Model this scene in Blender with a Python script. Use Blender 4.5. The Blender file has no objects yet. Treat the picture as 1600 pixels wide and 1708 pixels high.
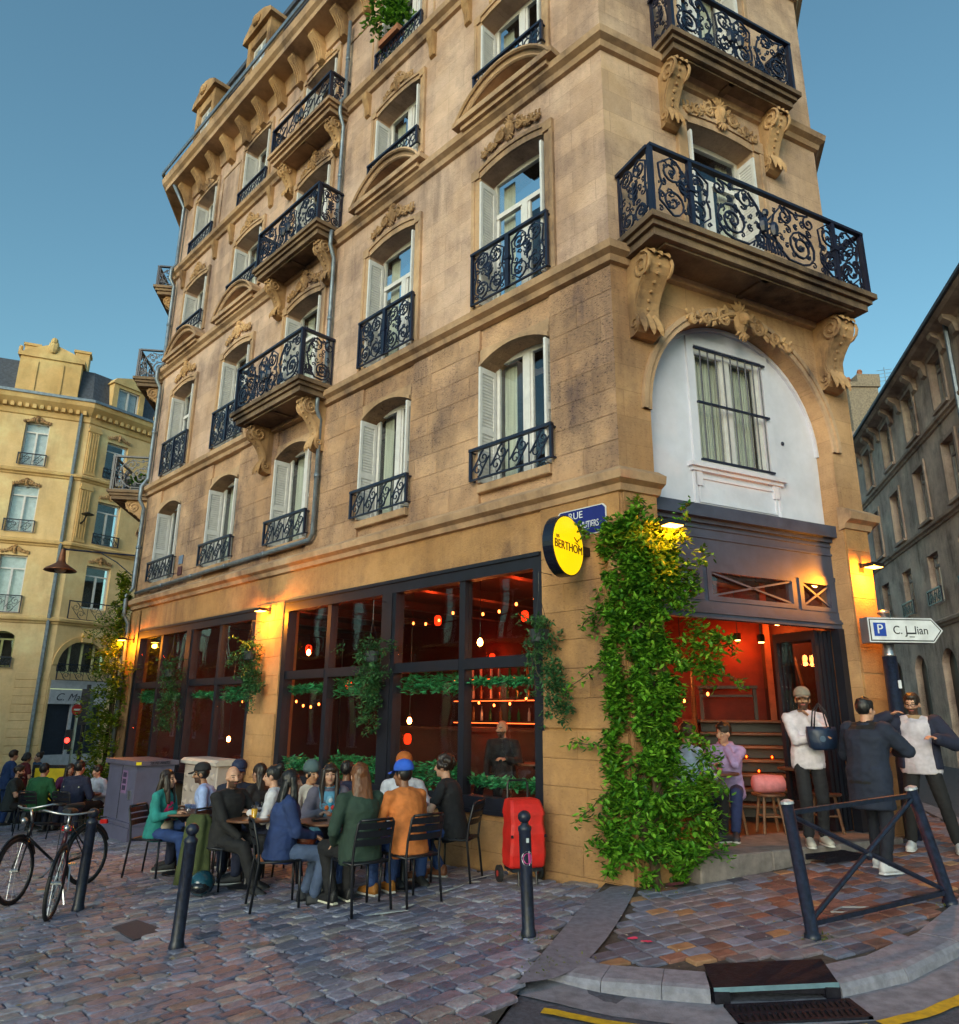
import bpy, bmesh, math, random
import numpy as np
from mathutils import Vector, Matrix, noise
R = math.radians
random.seed(7)
rnd = random.Random(11)
SC = bpy.context.scene
COL = SC.collection

# ------------------------------------------------------------------ camera, sky, sun, exposure
cam = bpy.data.cameras.new('camera'); camo = bpy.data.objects.new('camera', cam); COL.objects.link(camo)
cam.sensor_fit = 'HORIZONTAL'; cam.sensor_width = 36; cam.lens = 36*1230/1600
cam.clip_start = .05; cam.clip_end = 2000
camo.matrix_world = Matrix.Translation((0, 0, 1.65)) @ Matrix.Rotation(math.pi/2+math.atan(340/1230), 4, 'X') @ Matrix.Rotation(math.atan(.0072), 4, 'Z')
SC.camera = camo
SUN_EL, SUN_AZ = R(16), R(200)          # azimuth clockwise from +Y (the view direction)
w = bpy.data.worlds.new('World'); SC.world = w; w.use_nodes = True
nt = w.node_tree; bg = nt.nodes['Background']
sky = nt.nodes.new('ShaderNodeTexSky'); sky.sky_type = 'NISHITA'; sky.sun_disc = False
sky.sun_elevation = SUN_EL; sky.sun_rotation = SUN_AZ; sky.altitude = 50; sky.air_density = 1.3; sky.dust_density = 1.6; sky.ozone_density = 1.5
skt = nt.nodes.new('ShaderNodeMix'); skt.data_type = 'RGBA'; skt.blend_type = 'MULTIPLY'; skt.inputs[0].default_value = 1; skt.inputs[7].default_value = (.80, 1.16, 1.15, 1)
nt.links.new(sky.outputs[0], skt.inputs[6]); nt.links.new(skt.outputs[2], bg.inputs[0]); bg.inputs[1].default_value = .13
sl = bpy.data.lights.new('sun', 'SUN'); sl.energy = 1.3; sl.angle = R(35); sl.color = (1, .89, .84)
so = bpy.data.objects.new('sun', sl); COL.objects.link(so)
sd = Vector((math.sin(SUN_AZ)*math.cos(SUN_EL), math.cos(SUN_AZ)*math.cos(SUN_EL), math.sin(SUN_EL)))
so.rotation_euler = sd.to_track_quat('Z', 'Y').to_euler()
so.location = sd*60
vs = SC.view_settings; vs.view_transform = 'Standard'; vs.look = 'None'; vs.exposure = 0.34; vs.gamma = 1; vs.use_curve_mapping = False
SC.cycles.use_denoising = True; SC.cycles.max_bounces = 4; SC.cycles.diffuse_bounces = 2; SC.cycles.glossy_bounces = 2; SC.cycles.transparent_max_bounces = 10; SC.cycles.use_adaptive_sampling = True; SC.cycles.adaptive_threshold = .045; SC.cycles.sample_clamp_indirect = 6
SC.cycles.caustics_reflective = False; SC.cycles.caustics_refractive = False

# ------------------------------------------------------------------ plan of the place (metres; the camera stands at the origin)
def D(az): return Vector((math.sin(R(az)), math.cos(R(az)), 0))
P0 = Vector((1.6188, 8.0926, 0)); UZ = Vector((0, 0, 1))
dL = D(-44.5); dC = D(63.4); dR = D(14.8); dE = D(-8)
nL = Vector((-dL.y, dL.x, 0)); nC = Vector((dC.y, -dC.x, 0)); nR = Vector((dR.y, -dR.x, 0)); nE = Vector((-dE.y, dE.x, 0))
LL, LC = 14.8, 4.22
PA = P0+dL*LL; PA1 = PA+dE*7; C1 = P0+dC*LC; C2 = C1+dR*16
class Fr:                                   # a facade frame: u along the wall, o outwards, z up
    def __init__(s, P, d, n): s.P, s.d, s.n = Vector(P), d, n
    def __call__(s, u, o, z):
        return s.P+s.d*u+s.n*o+UZ*z
FL = Fr(P0, dL, nL); FC = Fr(P0, dC, nC); FRR = Fr(C1, dR, nR); FE = Fr(PA, dE, nE)
ID = lambda x, y, z: Vector((x, y, z))
def zg(X, Y):
    rx, ry = X-P0.x, Y-P0.y
    u = rx*dL.x+ry*dL.y; o = rx*nL.x+ry*nL.y
    z = -.045*max(0, min(u, 9))-.06*max(0, min(u, 34)-9)
    return z-.03*max(0, min(o, 4))
def zs(X, Y): return .03+.045*(min(X, 6)-1.6)+.04*(min(Y, 10)-8.1)
def sm(a, b, x):
    t = max(0, min(1, (x-a)/(b-a))); return t*t*(3-2*t)
def zr(X, Y): return -.125-.03*sm(.3, 1.0, X)+(.045*max(0, min(X, 7)-1.2)+.03*max(0, min(Y, 12)-5.4))*sm(.9, 1.8, X)-.02

# ------------------------------------------------------------------ mesh builder
class MB:
    def __init__(s, T=ID): s.v, s.f, s.mi, s.T, s.m = [], [], [], T, 0
    def add(s, vs, fs):
        b = len(s.v); T = s.T
        s.v += [tuple(T(*p)) for p in vs]
        for f in fs: s.f.append(tuple(i+b for i in f)); s.mi.append(s.m)
        return s
    def box(s, a0, a1, b0, b1, c0, c1):
        return s.add([(x, y, z) for z in (c0, c1) for y in (b0, b1) for x in (a0, a1)],
                     [(0, 2, 3, 1), (4, 5, 7, 6), (0, 1, 5, 4), (2, 6, 7, 3), (0, 4, 6, 2), (1, 3, 7, 5)])
    def bbox(s, a0, a1, b0, b1, c0, c1, c=.01):      # box with chamfered front (b1) edges
        v = [(a0, b0, c0), (a1, b0, c0), (a1, b0, c1), (a0, b0, c1), (a0, b1-c, c0), (a1, b1-c, c0), (a1, b1-c, c1), (a0, b1-c, c1),
             (a0+c, b1, c0+c), (a1-c, b1, c0+c), (a1-c, b1, c1-c), (a0+c, b1, c1-c)]
        return s.add(v, [(0, 1, 5, 4), (1, 2, 6, 5), (2, 3, 7, 6), (3, 0, 4, 7), (4, 5, 9, 8), (5, 6, 10, 9), (6, 7, 11, 10), (7, 4, 8, 11), (8, 9, 10, 11), (0, 3, 2, 1)])
    def quad(s, *p): return s.add(p, [tuple(range(len(p)))])
    def prism(s, poly, lo, hi, ax=0):                # polygon in the two other axes, extruded along axis ax
        n = len(poly)
        def mk(t, p): return (t, p[0], p[1]) if ax == 0 else ((p[0], t, p[1]) if ax == 1 else (p[0], p[1], t))
        return s.add([mk(lo, p) for p in poly]+[mk(hi, p) for p in poly],
                     [tuple(range(n))[::-1], tuple(range(n, 2*n))]+[(i, (i+1) % n, n+(i+1) % n, n+i) for i in range(n)])
    def tube(s, pts, r, k=5, closed=False, flat=1):
        P = [Vector(p) for p in pts]; n = len(P)
        if n < 2: return s
        vs, up = [], None
        for i in range(n):
            if closed: t = P[(i+1) % n]-P[i-1]
            else: t = P[min(i+1, n-1)]-P[max(i-1, 0)]
            if t.length < 1e-9: t = Vector((0, 0, 1))
            t.normalize()
            if up is None:
                up = Vector((0, 0, 1)) if abs(t.z) < .9 else Vector((1, 0, 0))
            a = up-t*up.dot(t)
            if a.length < 1e-6: a = t.orthogonal()
            a.normalize(); b = t.cross(a); up = a
            rr = r[i] if isinstance(r, (list, tuple)) else r
            for j in range(k):
                q = 2*math.pi*(j+.5)/k
                vs.append(tuple(P[i]+a*(math.cos(q)*rr)+b*(math.sin(q)*rr*flat)))
        fs = []
        for i in range(n if closed else n-1):
            i2 = (i+1) % n
            for j in range(k): fs.append((i*k+j, i*k+(j+1) % k, i2*k+(j+1) % k, i2*k+j))
        if not closed: fs += [tuple(range(k))[::-1], tuple(range((n-1)*k, n*k))]
        return s.add(vs, fs)
    def lathe(s, prof, c=(0, 0, 0), k=12, cap=True):  # prof (r,z) about the z axis
        vs, fs = [], []
        for r, z in prof:
            for j in range(k):
                q = 2*math.pi*j/k; vs.append((c[0]+r*math.cos(q), c[1]+r*math.sin(q), c[2]+z))
        for i in range(len(prof)-1):
            for j in range(k): fs.append((i*k+j, i*k+(j+1) % k, (i+1)*k+(j+1) % k, (i+1)*k+j))
        if cap: fs += [tuple(range(k))[::-1], tuple(range((len(prof)-1)*k, len(prof)*k))]
        return s.add(vs, fs)
    def ell(s, c, r, k=8, n=6, M=None):
        vs, fs = [], []; c = Vector(c)
        def tr(p):
            p = Vector((p[0]*r[0], p[1]*r[1], p[2]*r[2]))
            return tuple(c+(M @ p if M else p))
        vs.append(tr((0, 0, -1)))
        for i in range(1, n):
            a = -math.pi/2+math.pi*i/n
            for j in range(k): q = 2*math.pi*j/k; vs.append(tr((math.cos(a)*math.cos(q), math.cos(a)*math.sin(q), math.sin(a))))
        vs.append(tr((0, 0, 1))); L = len(vs)-1
        for j in range(k): fs.append((0, 1+(j+1) % k, 1+j)); fs.append((L, 1+(n-2)*k+j, 1+(n-2)*k+(j+1) % k))
        for i in range(n-2):
            for j in range(k): fs.append((1+i*k+j, 1+i*k+(j+1) % k, 1+(i+1)*k+(j+1) % k, 1+(i+1)*k+j))
        return s.add(vs, fs)
    def cap(s, p0, r0, p1, r1, k=8):                  # tapered capsule
        p0, p1 = Vector(p0), Vector(p1); d = p1-p0; L = max(d.length, 1e-6); d = d/L
        pts, rr = [], []
        for a in (-90, -55, -20): pts.append(p0+d*(math.sin(R(a))*r0)); rr.append(max(.001, math.cos(R(a))*r0))
        for a in (20, 55, 90): pts.append(p1+d*(math.sin(R(a))*r1)); rr.append(max(.001, math.cos(R(a))*r1))
        return s.tube(pts, rr, k)
    def loft(s, rings):                               # rings: list of point lists, capped
        k = len(rings[0]); vs = [p for r in rings for p in r]; fs = []
        for i in range(len(rings)-1):
            for j in range(k): fs.append((i*k+j, i*k+(j+1) % k, (i+1)*k+(j+1) % k, (i+1)*k+j))
        fs += [tuple(range(k))[::-1], tuple(range((len(rings)-1)*k, len(rings)*k))]
        return s.add(vs, fs)
    def mesh(s, name):
        me = bpy.data.meshes.new(name); me.from_pydata(s.v, [], s.f); return me

def fix_normals(me):
    bm = bmesh.new(); bm.from_mesh(me); bmesh.ops.recalc_face_normals(bm, faces=bm.faces); bm.to_mesh(me); bm.free()
def put(name, mb, mats, parent=None, smooth=False, local=False, fix=True):
    """link the builder as ONE mesh object; world-space builders are re-centred on their own base"""
    if not isinstance(mats, (list, tuple)): mats = [mats]
    off = Vector((0, 0, 0))
    if not local and mb.v:
        a = np.array(mb.v); lo, hi = a.min(0), a.max(0)
        off = Vector(((lo[0]+hi[0])/2, (lo[1]+hi[1])/2, lo[2]))
        mb.v = [tuple(p) for p in (a-np.array(off))]
    me = mb.mesh(name)
    for m in mats: me.materials.append(m)
    if len(mats) > 1: me.polygons.foreach_set('material_index', mb.mi)
    if fix: fix_normals(me)
    if smooth: me.polygons.foreach_set('use_smooth', [True]*len(me.polygons))
    o = bpy.data.objects.new(name, me); COL.objects.link(o)
    o.location = off
    if parent is not None:
        o.parent = parent
        if not local: o.matrix_parent_inverse = wm(parent).inverted()
    return o
def wm(o):
    m = Matrix.LocRotScale(o.location, o.rotation_euler, o.scale)
    return (wm(o.parent) @ o.matrix_parent_inverse @ m) if o.parent else m
def tag(o, label=None, cat=None, group=None, kind=None):
    if label: o['label'] = label
    if cat: o['category'] = cat
    if group: o['group'] = group
    if kind: o['kind'] = kind
    return o
def empty(name, loc, rz=0, label=None, cat=None, group=None):
    o = bpy.data.objects.new(name, None); COL.objects.link(o); o.location = loc; o.rotation_euler = (0, 0, rz)
    o.empty_display_size = .1
    return tag(o, label, cat, group)
def copy_tree(o, parent=None):
    c = o.copy(); COL.objects.link(c)
    if parent is not None: c.parent = parent
    for ch in list(o.children): copy_tree(ch, c)
    return c

# ------------------------------------------------------------------ materials
MATS = {}
def N(nt, t, **kw):
    n = nt.nodes.new(t)
    for k, v in kw.items():
        if k.startswith('i_'):
            key = k[2:]; key = int(key) if key.isdigit() else key
            n.inputs[key].default_value = v
        else: setattr(n, k, v)
    return n
def mat(name, col, rough=.6, metal=0, var=.15, vs=6., bump=0, bs=60., isl=0., spec=.5, col2=None, emit=None, es=1, stretch=None, coat=0, obj=False):
    if name in MATS: return MATS[name]
    m = bpy.data.materials.new(name); m.use_nodes = True; nt = m.node_tree; b = nt.nodes['Principled BSDF']
    b.inputs['Roughness'].default_value = rough; b.inputs['Metallic'].default_value = metal
    b.inputs['Specular IOR Level'].default_value = spec; b.inputs['Coat Weight'].default_value = coat
    g = N(nt, 'ShaderNodeNewGeometry'); tc = N(nt, 'ShaderNodeTexCoord')
    pos = tc.outputs['Object'] if obj else g.outputs['Position']
    if stretch:
        mp = N(nt, 'ShaderNodeMapping'); mp.inputs['Scale'].default_value = stretch; nt.links.new(pos, mp.inputs[0]); pos = mp.outputs[0]
    nz = N(nt, 'ShaderNodeTexNoise', i_Scale=vs, i_Detail=6., i_Roughness=.6); nt.links.new(pos, nz.inputs['Vector'])
    c2 = col2 or tuple(c*(1-var) for c in col)
    c1 = col if col2 else tuple(min(1, c*(1+var)) for c in col)
    mx = N(nt, 'ShaderNodeMix', data_type='RGBA'); mx.inputs[6].default_value = (*c1, 1); mx.inputs[7].default_value = (*c2, 1)
    mr = N(nt, 'ShaderNodeMapRange'); mr.inputs[1].default_value = .32; mr.inputs[2].default_value = .68
    nt.links.new(nz.outputs[0], mr.inputs[0]); nt.links.new(mr.outputs[0], mx.inputs[0]); out = mx.outputs[2]
    if isl:
        oi = N(nt, 'ShaderNodeObjectInfo'); ad = N(nt, 'ShaderNodeMath', operation='ADD'); fr = N(nt, 'ShaderNodeMath', operation='FRACT')
        nt.links.new(g.outputs['Random Per Island'], ad.inputs[0]); nt.links.new(oi.outputs['Random'], ad.inputs[1]); nt.links.new(ad.outputs[0], fr.inputs[0])
        m2 = N(nt, 'ShaderNodeMapRange'); m2.inputs[3].default_value = 1-isl; m2.inputs[4].default_value = 1+isl; nt.links.new(fr.outputs[0], m2.inputs[0])
        h = N(nt, 'ShaderNodeHueSaturation'); nt.links.new(out, h.inputs['Color']); nt.links.new(m2.outputs[0], h.inputs['Value']); out = h.outputs[0]
    nt.links.new(out, b.inputs['Base Color'])
    if bump:
        nb = N(nt, 'ShaderNodeTexNoise', i_Scale=bs, i_Detail=4.); nt.links.new(pos, nb.inputs['Vector'])
        bp = N(nt, 'ShaderNodeBump', i_Strength=bump, i_Distance=.02); nt.links.new(nb.outputs[0], bp.inputs['Height']); nt.links.new(bp.outputs[0], b.inputs['Normal'])
    if emit: b.inputs['Emission Color'].default_value = (*emit, 1); b.inputs['Emission Strength'].default_value = es
    MATS[name] = m; return m
def stone(name, c_hi, c_lo, c_soot, soot=.5, isl=0., bump=.25, pit=0., jd=None):
    """weathered limestone: tone drift, soot stains, rain streaks, pitting"""
    if name in MATS: return MATS[name]
    m = bpy.data.materials.new(name); m.use_nodes = True; nt = m.node_tree; b = nt.nodes['Principled BSDF']; Lk = nt.links.new
    b.inputs['Roughness'].default_value = .85; b.inputs['Specular IOR Level'].default_value = .25
    g = N(nt, 'ShaderNodeNewGeometry')
    def noise_(sc, det=6., rough=.6, stretch=None):
        n = N(nt, 'ShaderNodeTexNoise', i_Scale=sc, i_Detail=det, i_Roughness=rough); p = g.outputs['Position']
        if stretch: mp = N(nt, 'ShaderNodeMapping'); mp.inputs['Scale'].default_value = stretch; Lk(p, mp.inputs[0]); p = mp.outputs[0]
        Lk(p, n.inputs['Vector']); return n.outputs[0]
    def rng(x, a, bb, lo=0., hi=1.):
        r = N(nt, 'ShaderNodeMapRange'); r.inputs[1].default_value = a; r.inputs[2].default_value = bb; r.inputs[3].default_value = lo; r.inputs[4].default_value = hi; Lk(x, r.inputs[0]); return r.outputs[0]
    def mix(f, a, bb, t='MIX'):
        x = N(nt, 'ShaderNodeMix', data_type='RGBA', blend_type=t)
        for i, q in ((0, f), (6, a), (7, bb)):
            if isinstance(q, tuple): x.inputs[i].default_value = (*q, 1)
            elif isinstance(q, float): x.inputs[i].default_value = q
            else: Lk(q, x.inputs[i])
        return x.outputs[2]
    c = mix(rng(noise_(.9), .35, .65), c_hi, c_lo)
    c = mix(rng(noise_(14., 8., .7), .3, .7, 0., .35), c, tuple(x*.72 for x in c_lo))
    c = mix(rng(noise_(.42, 6., .65), .5, .66, 0., .6), c, tuple(min(.86, x*1.22+.03) for x in c_hi))
    st = noise_(.75, 8., .66)
    str_ = noise_(2.2, 6., .65, (1, 1, .12))
    ad = N(nt, 'ShaderNodeMath', operation='MULTIPLY'); Lk(rng(st, .40, .60), ad.inputs[0]); Lk(rng(str_, .36, .66, .2, 1.), ad.inputs[1])
    ml = N(nt, 'ShaderNodeMath', operation='MULTIPLY', i_1=soot); Lk(ad.outputs[0], ml.inputs[0])
    c = mix(ml.outputs[0], c, c_soot)
    if isl:
        oi = N(nt, 'ShaderNodeObjectInfo'); a2 = N(nt, 'ShaderNodeMath', operation='ADD'); fr = N(nt, 'ShaderNodeMath', operation='FRACT')
        Lk(g.outputs['Random Per Island'], a2.inputs[0]); Lk(oi.outputs['Random'], a2.inputs[1]); Lk(a2.outputs[0], fr.inputs[0])
        h = N(nt, 'ShaderNodeHueSaturation'); Lk(c, h.inputs['Color']); Lk(rng(fr.outputs[0], 0, 1, 1-isl, 1+isl), h.inputs['Value']); c = h.outputs[0]
    ht = noise_(35., 8., .7)
    if pit:
        pn = rng(noise_(26., 3., .6, (1, 1, 2.2)), .56, .68); pm = N(nt, 'ShaderNodeMath', operation='MULTIPLY'); Lk(pn, pm.inputs[0]); Lk(rng(st, .36, .6), pm.inputs[1])
        p2 = N(nt, 'ShaderNodeMath', operation='MULTIPLY', i_1=pit); Lk(pm.outputs[0], p2.inputs[0])
        c = mix(p2.outputs[0], c, tuple(x*.35 for x in c_soot))
    if jd is not None:                                     # faint ashlar joints, too fine to build
        dt = N(nt, 'ShaderNodeVectorMath', operation='DOT_PRODUCT'); dt.inputs[1].default_value = tuple(jd); Lk(g.outputs['Position'], dt.inputs[0])
        sx = N(nt, 'ShaderNodeSeparateXYZ'); Lk(g.outputs['Position'], sx.inputs[0]); cx = N(nt, 'ShaderNodeCombineXYZ'); Lk(dt.outputs['Value'], cx.inputs[0]); Lk(sx.outputs[2], cx.inputs[1])
        bk = N(nt, 'ShaderNodeTexBrick', i_Scale=1.); bk.inputs['Brick Width'].default_value = .74; bk.inputs['Row Height'].default_value = .34; bk.inputs['Mortar Size'].default_value = .006; bk.inputs['Mortar Smooth'].default_value = .3
        bk.inputs['Color1'].default_value = (.86, .855, .86, 1); bk.inputs['Color2'].default_value = (1.06, 1.05, 1.03, 1); bk.inputs['Mortar'].default_value = (.80, .78, .76, 1); Lk(cx.outputs[0], bk.inputs['Vector'])
        c = mix(1., c, bk.outputs['Color'], 'MULTIPLY')
    Lk(c, b.inputs['Base Color'])
    bp = N(nt, 'ShaderNodeBump', i_Strength=bump, i_Distance=.03); Lk(ht, bp.inputs['Height']); Lk(bp.outputs[0], b.inputs['Normal'])
    MATS[name] = m; return m
def glass(name, tint=(.93, .95, .95), rough=.0, boost=1.5):
    if name in MATS: return MATS[name]
    m = bpy.data.materials.new(name); m.use_nodes = True; nt = m.node_tree; nt.nodes.clear(); Lk = nt.links.new
    out = N(nt, 'ShaderNodeOutputMaterial'); tr = N(nt, 'ShaderNodeBsdfTransparent'); tr.inputs[0].default_value = (*tint, 1)
    gl = N(nt, 'ShaderNodeBsdfGlossy', i_Roughness=rough); gl.inputs[0].default_value = (.95, .97, 1, 1)
    lw = N(nt, 'ShaderNodeLayerWeight'); pw = N(nt, 'ShaderNodeMath', operation='POWER', i_1=5.); Lk(lw.outputs['Facing'], pw.inputs[0]); ml = N(nt, 'ShaderNodeMath', operation='MULTIPLY_ADD', i_1=.9, i_2=.045*boost, use_clamp=True); Lk(pw.outputs[0], ml.inputs[0])
    nz = N(nt, 'ShaderNodeTexNoise', i_Scale=1.3, i_Detail=1.); g = N(nt, 'ShaderNodeNewGeometry'); Lk(g.outputs['Position'], nz.inputs['Vector'])
    bp = N(nt, 'ShaderNodeBump', i_Strength=.06, i_Distance=.05); Lk(nz.outputs[0], bp.inputs['Height']); Lk(bp.outputs[0], gl.inputs['Normal'])
    mx = N(nt, 'ShaderNodeMixShader'); Lk(ml.outputs[0], mx.inputs[0]); Lk(tr.outputs[0], mx.inputs[1]); Lk(gl.outputs[0], mx.inputs[2]); Lk(mx.outputs[0], out.inputs[0])
    MATS[name] = m; return m
def leafmat(name, c1, c2, c3):
    if name in MATS: return MATS[name]
    m = bpy.data.materials.new(name); m.use_nodes = True; nt = m.node_tree; b = nt.nodes['Principled BSDF']; Lk = nt.links.new
    g = N(nt, 'ShaderNodeNewGeometry'); cr = N(nt, 'ShaderNodeValToRGB'); e = cr.color_ramp.elements
    e[0].color = (*c1, 1); e[1].color = (*c3, 1); e.new(.55).color = (*c2, 1); Lk(g.outputs['Random Per Island'], cr.inputs[0]); Lk(cr.outputs[0], b.inputs['Base Color'])
    b.inputs['Roughness'].default_value = .45; b.inputs['Specular IOR Level'].default_value = .4
    b.inputs['Transmission Weight'].default_value = 0
    tl = N(nt, 'ShaderNodeBsdfTranslucent'); Lk(cr.outputs[0], tl.inputs[0]); mx = N(nt, 'ShaderNodeMixShader', i_0=.25)
    Lk(b.outputs[0], mx.inputs[1]); Lk(tl.outputs[0], mx.inputs[2]); Lk(mx.outputs[0], nt.nodes['Material Output'].inputs[0])
    MATS[name] = m; return m
def lamp_mat(name, col, strength):
    if name in MATS: return MATS[name]
    m = bpy.data.materials.new(name); m.use_nodes = True; nt = m.node_tree; nt.nodes.clear()
    e = N(nt, 'ShaderNodeEmission', i_Strength=strength); e.inputs[0].default_value = (*col, 1); o = N(nt, 'ShaderNodeOutputMaterial'); nt.links.new(e.outputs[0], o.inputs[0])
    MATS[name] = m; return m
def point(name, loc, col, energy, r=.05, parent=None):
    l = bpy.data.lights.new(name, 'POINT'); l.color = col; l.energy = energy; l.shadow_soft_size = r
    o = bpy.data.objects.new(name, l); COL.objects.link(o); o.location = loc
    if parent is not None: o.parent = parent; o.matrix_parent_inverse = wm(parent).inverted()
    return o

SOOT = (.10, .065, .055)
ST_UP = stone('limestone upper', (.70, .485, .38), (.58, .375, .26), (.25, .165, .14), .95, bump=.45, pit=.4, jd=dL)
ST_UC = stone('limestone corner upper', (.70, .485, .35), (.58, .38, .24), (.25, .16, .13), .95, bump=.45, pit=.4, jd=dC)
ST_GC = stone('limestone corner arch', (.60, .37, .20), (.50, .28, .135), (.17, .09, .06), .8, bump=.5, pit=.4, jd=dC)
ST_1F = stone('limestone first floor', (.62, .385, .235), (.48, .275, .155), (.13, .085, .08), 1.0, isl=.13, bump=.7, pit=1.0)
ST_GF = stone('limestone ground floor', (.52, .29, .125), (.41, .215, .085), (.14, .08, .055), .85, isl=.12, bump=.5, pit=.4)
ST_TRIM = stone('limestone mouldings', (.60, .395, .25), (.49, .30, .165), (.12, .08, .065), .95, bump=.3)
ST_CARVE = stone('carved limestone', (.62, .385, .20), (.44, .25, .11), (.09, .05, .035), 1.0, bump=.3)
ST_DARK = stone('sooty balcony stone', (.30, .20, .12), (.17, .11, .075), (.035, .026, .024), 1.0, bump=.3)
IRON = mat('black iron', (.010, .013, .034), .35, .0, var=.3, spec=.5)
WHITE = mat('white joinery paint', (.68, .66, .66), .5, var=.08, vs=9)
WHITE2 = mat('weathered white panel paint', (.63, .63, .73), .55, var=.10, vs=2.2, bump=.12, bs=18)
BLUEGREY = mat('blue grey shopfront paint', (.05, .06, .10), .45, var=.2, vs=5, bump=.05)
NAVYBLK = mat('black shopfront paint', (.006, .007, .015), .55, var=.25, vs=6, bump=.05)
ZINC = mat('zinc downpipe', (.20, .24, .29), .45, .5, var=.25, vs=7)
SLATE = mat('slate roofing', (.07, .08, .11), .6, var=.3, vs=9, isl=.25)
GLASS = glass('window glass'); SHOPGLASS = glass('shop glass', (.97, .97, .97), boost=.75)
ROOM = mat('dim room', (.05, .045, .04), .9)  # near-black tone stands in for the unlit rooms behind windows
CURTAIN = mat('net curtain', (.55, .56, .48), .9, var=.25, vs=3, stretch=(9, 9, .3))
WOOD = mat('oiled wood', (.16, .07, .03), .5, var=.35, vs=5, stretch=(1, 1, 8), obj=True)
TABLEWOOD = mat('table wood', (.13, .055, .03), .35, var=.3, vs=7, obj=True)
BLACKMETAL = mat('black powder coat', (.010, .011, .016), .4, .1, var=.2)
STEEL = mat('bare steel', (.45, .46, .48), .3, .9, var=.15)
# ------------------------------------------------------------------ shared building helpers
def sweep(mb, pts, prof, caps=True):
    """profile (o,z) swept along plan points, mitred; outwards is to the right of travel"""
    P = [Vector((p.x, p.y, 0)) for p in pts]; n = len(P); rows = []
    for i in range(n):
        d1 = (P[i]-P[i-1]).normalized() if i else None
        d2 = (P[i+1]-P[i]).normalized() if i < n-1 else None
        n1 = Vector((d1.y, -d1.x, 0)) if d1 else None; n2 = Vector((d2.y, -d2.x, 0)) if d2 else None
        m = (n1+n2)/(1+n1.dot(n2)) if (n1 and n2) else (n1 or n2)
        rows.append([tuple(P[i]+m*o+UZ*z) for o, z in prof])
    k = len(prof); vs = [p for r in rows for p in r]; fs = []
    for i in range(n-1):
        for j in range(k-1): fs.append((i*k+j, i*k+j+1, (i+1)*k+j+1, (i+1)*k+j))
    if caps: fs += [tuple(range(k)), tuple(range((n-1)*k, n*k))[::-1]]
    T = mb.T; mb.T = ID; mb.add(vs, fs); mb.T = T
def arc_pts(a, b, zs_, rise, n=10):
    w2 = (b-a)/2; r = (w2*w2+rise*rise)/(2*rise); c = (a+b)/2; zc = zs_+rise-r; t = math.asin(min(1, w2/r))
    if rise > w2*.999: t = math.pi/2
    return [(c+r*math.sin(-t+2*t*i/n), zc+r*math.cos(-t+2*t*i/n)) for i in range(n+1)]
def wall(mb, u0, u1, z0, z1, ops, o=0., depth=.32):
    us = sorted({u0, u1, *[x for q in ops for x in q[:2]]}); zz = sorted({z0, z1, *[x for q in ops for x in q[2:4]]})
    us = [x for x in us if u0 <= x <= u1]; zz = [x for x in zz if z0 <= x <= z1]
    for i in range(len(us)-1):
        for j in range(len(zz)-1):
            cu, cz = (us[i]+us[i+1])/2, (zz[j]+zz[j+1])/2
            if any(q[0] < cu < q[1] and q[2] < cz < q[3] for q in ops): continue
            mb.quad((us[i], o, zz[j]), (us[i+1], o, zz[j]), (us[i+1], o, zz[j+1]), (us[i], o, zz[j+1]))
    for q in ops:
        a, b, c, d = q[:4]; rise = q[4] if len(q) > 4 else 0; ob = o-depth; t = d-rise
        mb.quad((a, o, c), (a, ob, c), (a, ob, t), (a, o, t)); mb.quad((b, o, c), (b, o, t), (b, ob, t), (b, ob, c))
        mb.quad((a, o, c), (b, o, c), (b, ob, c), (a, ob, c))
        if not rise: mb.quad((a, o, d), (a, ob, d), (b, ob, d), (b, o, d))
        else:
            ar = arc_pts(a, b, t, rise, 20 if rise > .5 else 10)
            for p, q2 in zip(ar, ar[1:]):
                mb.quad((p[0], o, p[1]), (q2[0], o, q2[1]), (q2[0], o, d), (p[0], o, d))
                mb.quad((p[0], o, p[1]), (p[0], ob, p[1]), (q2[0], ob, q2[1]), (q2[0], o, q2[1]))
def spiral(cu, cz, r, a0, turns, s=1, n=None, r1=.12):
    n = n or int(10*turns)+4
    return [(cu+(r*(1-(1-r1)*i/n))*math.cos(a0+s*2*math.pi*turns*i/n), cz+(r*(1-(1-r1)*i/n))*math.sin(a0+s*2*math.pi*turns*i/n)) for i in range(n+1)]
def crv(mb, pts, r=.011, b=0., k=4): mb.tube([(p[0], b, p[1]) for p in pts], [x*1.3 for x in r] if isinstance(r, list) else r*1.28, k)
def blob(mb, u, z, r, b=0., d=.6): mb.ell((u, b, z), (r, r*d, r), 6, 4)
def sprig(mb, u, z, h, s=1):                           # leafy iron palmette
    crv(mb, [(u, z), (u, z+h)], .012)
    for t in (.35, .6, .85):
        for q in (-1, 1):
            l = h*.3*(1.2-t*.6); crv(mb, [(u, z+h*t*.9), (u+q*l*.6, z+h*t+l*.25), (u+q*l, z+h*t+l*.75)], [.016, .014, .004])
    blob(mb, u, z+h, h*.10)
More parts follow.
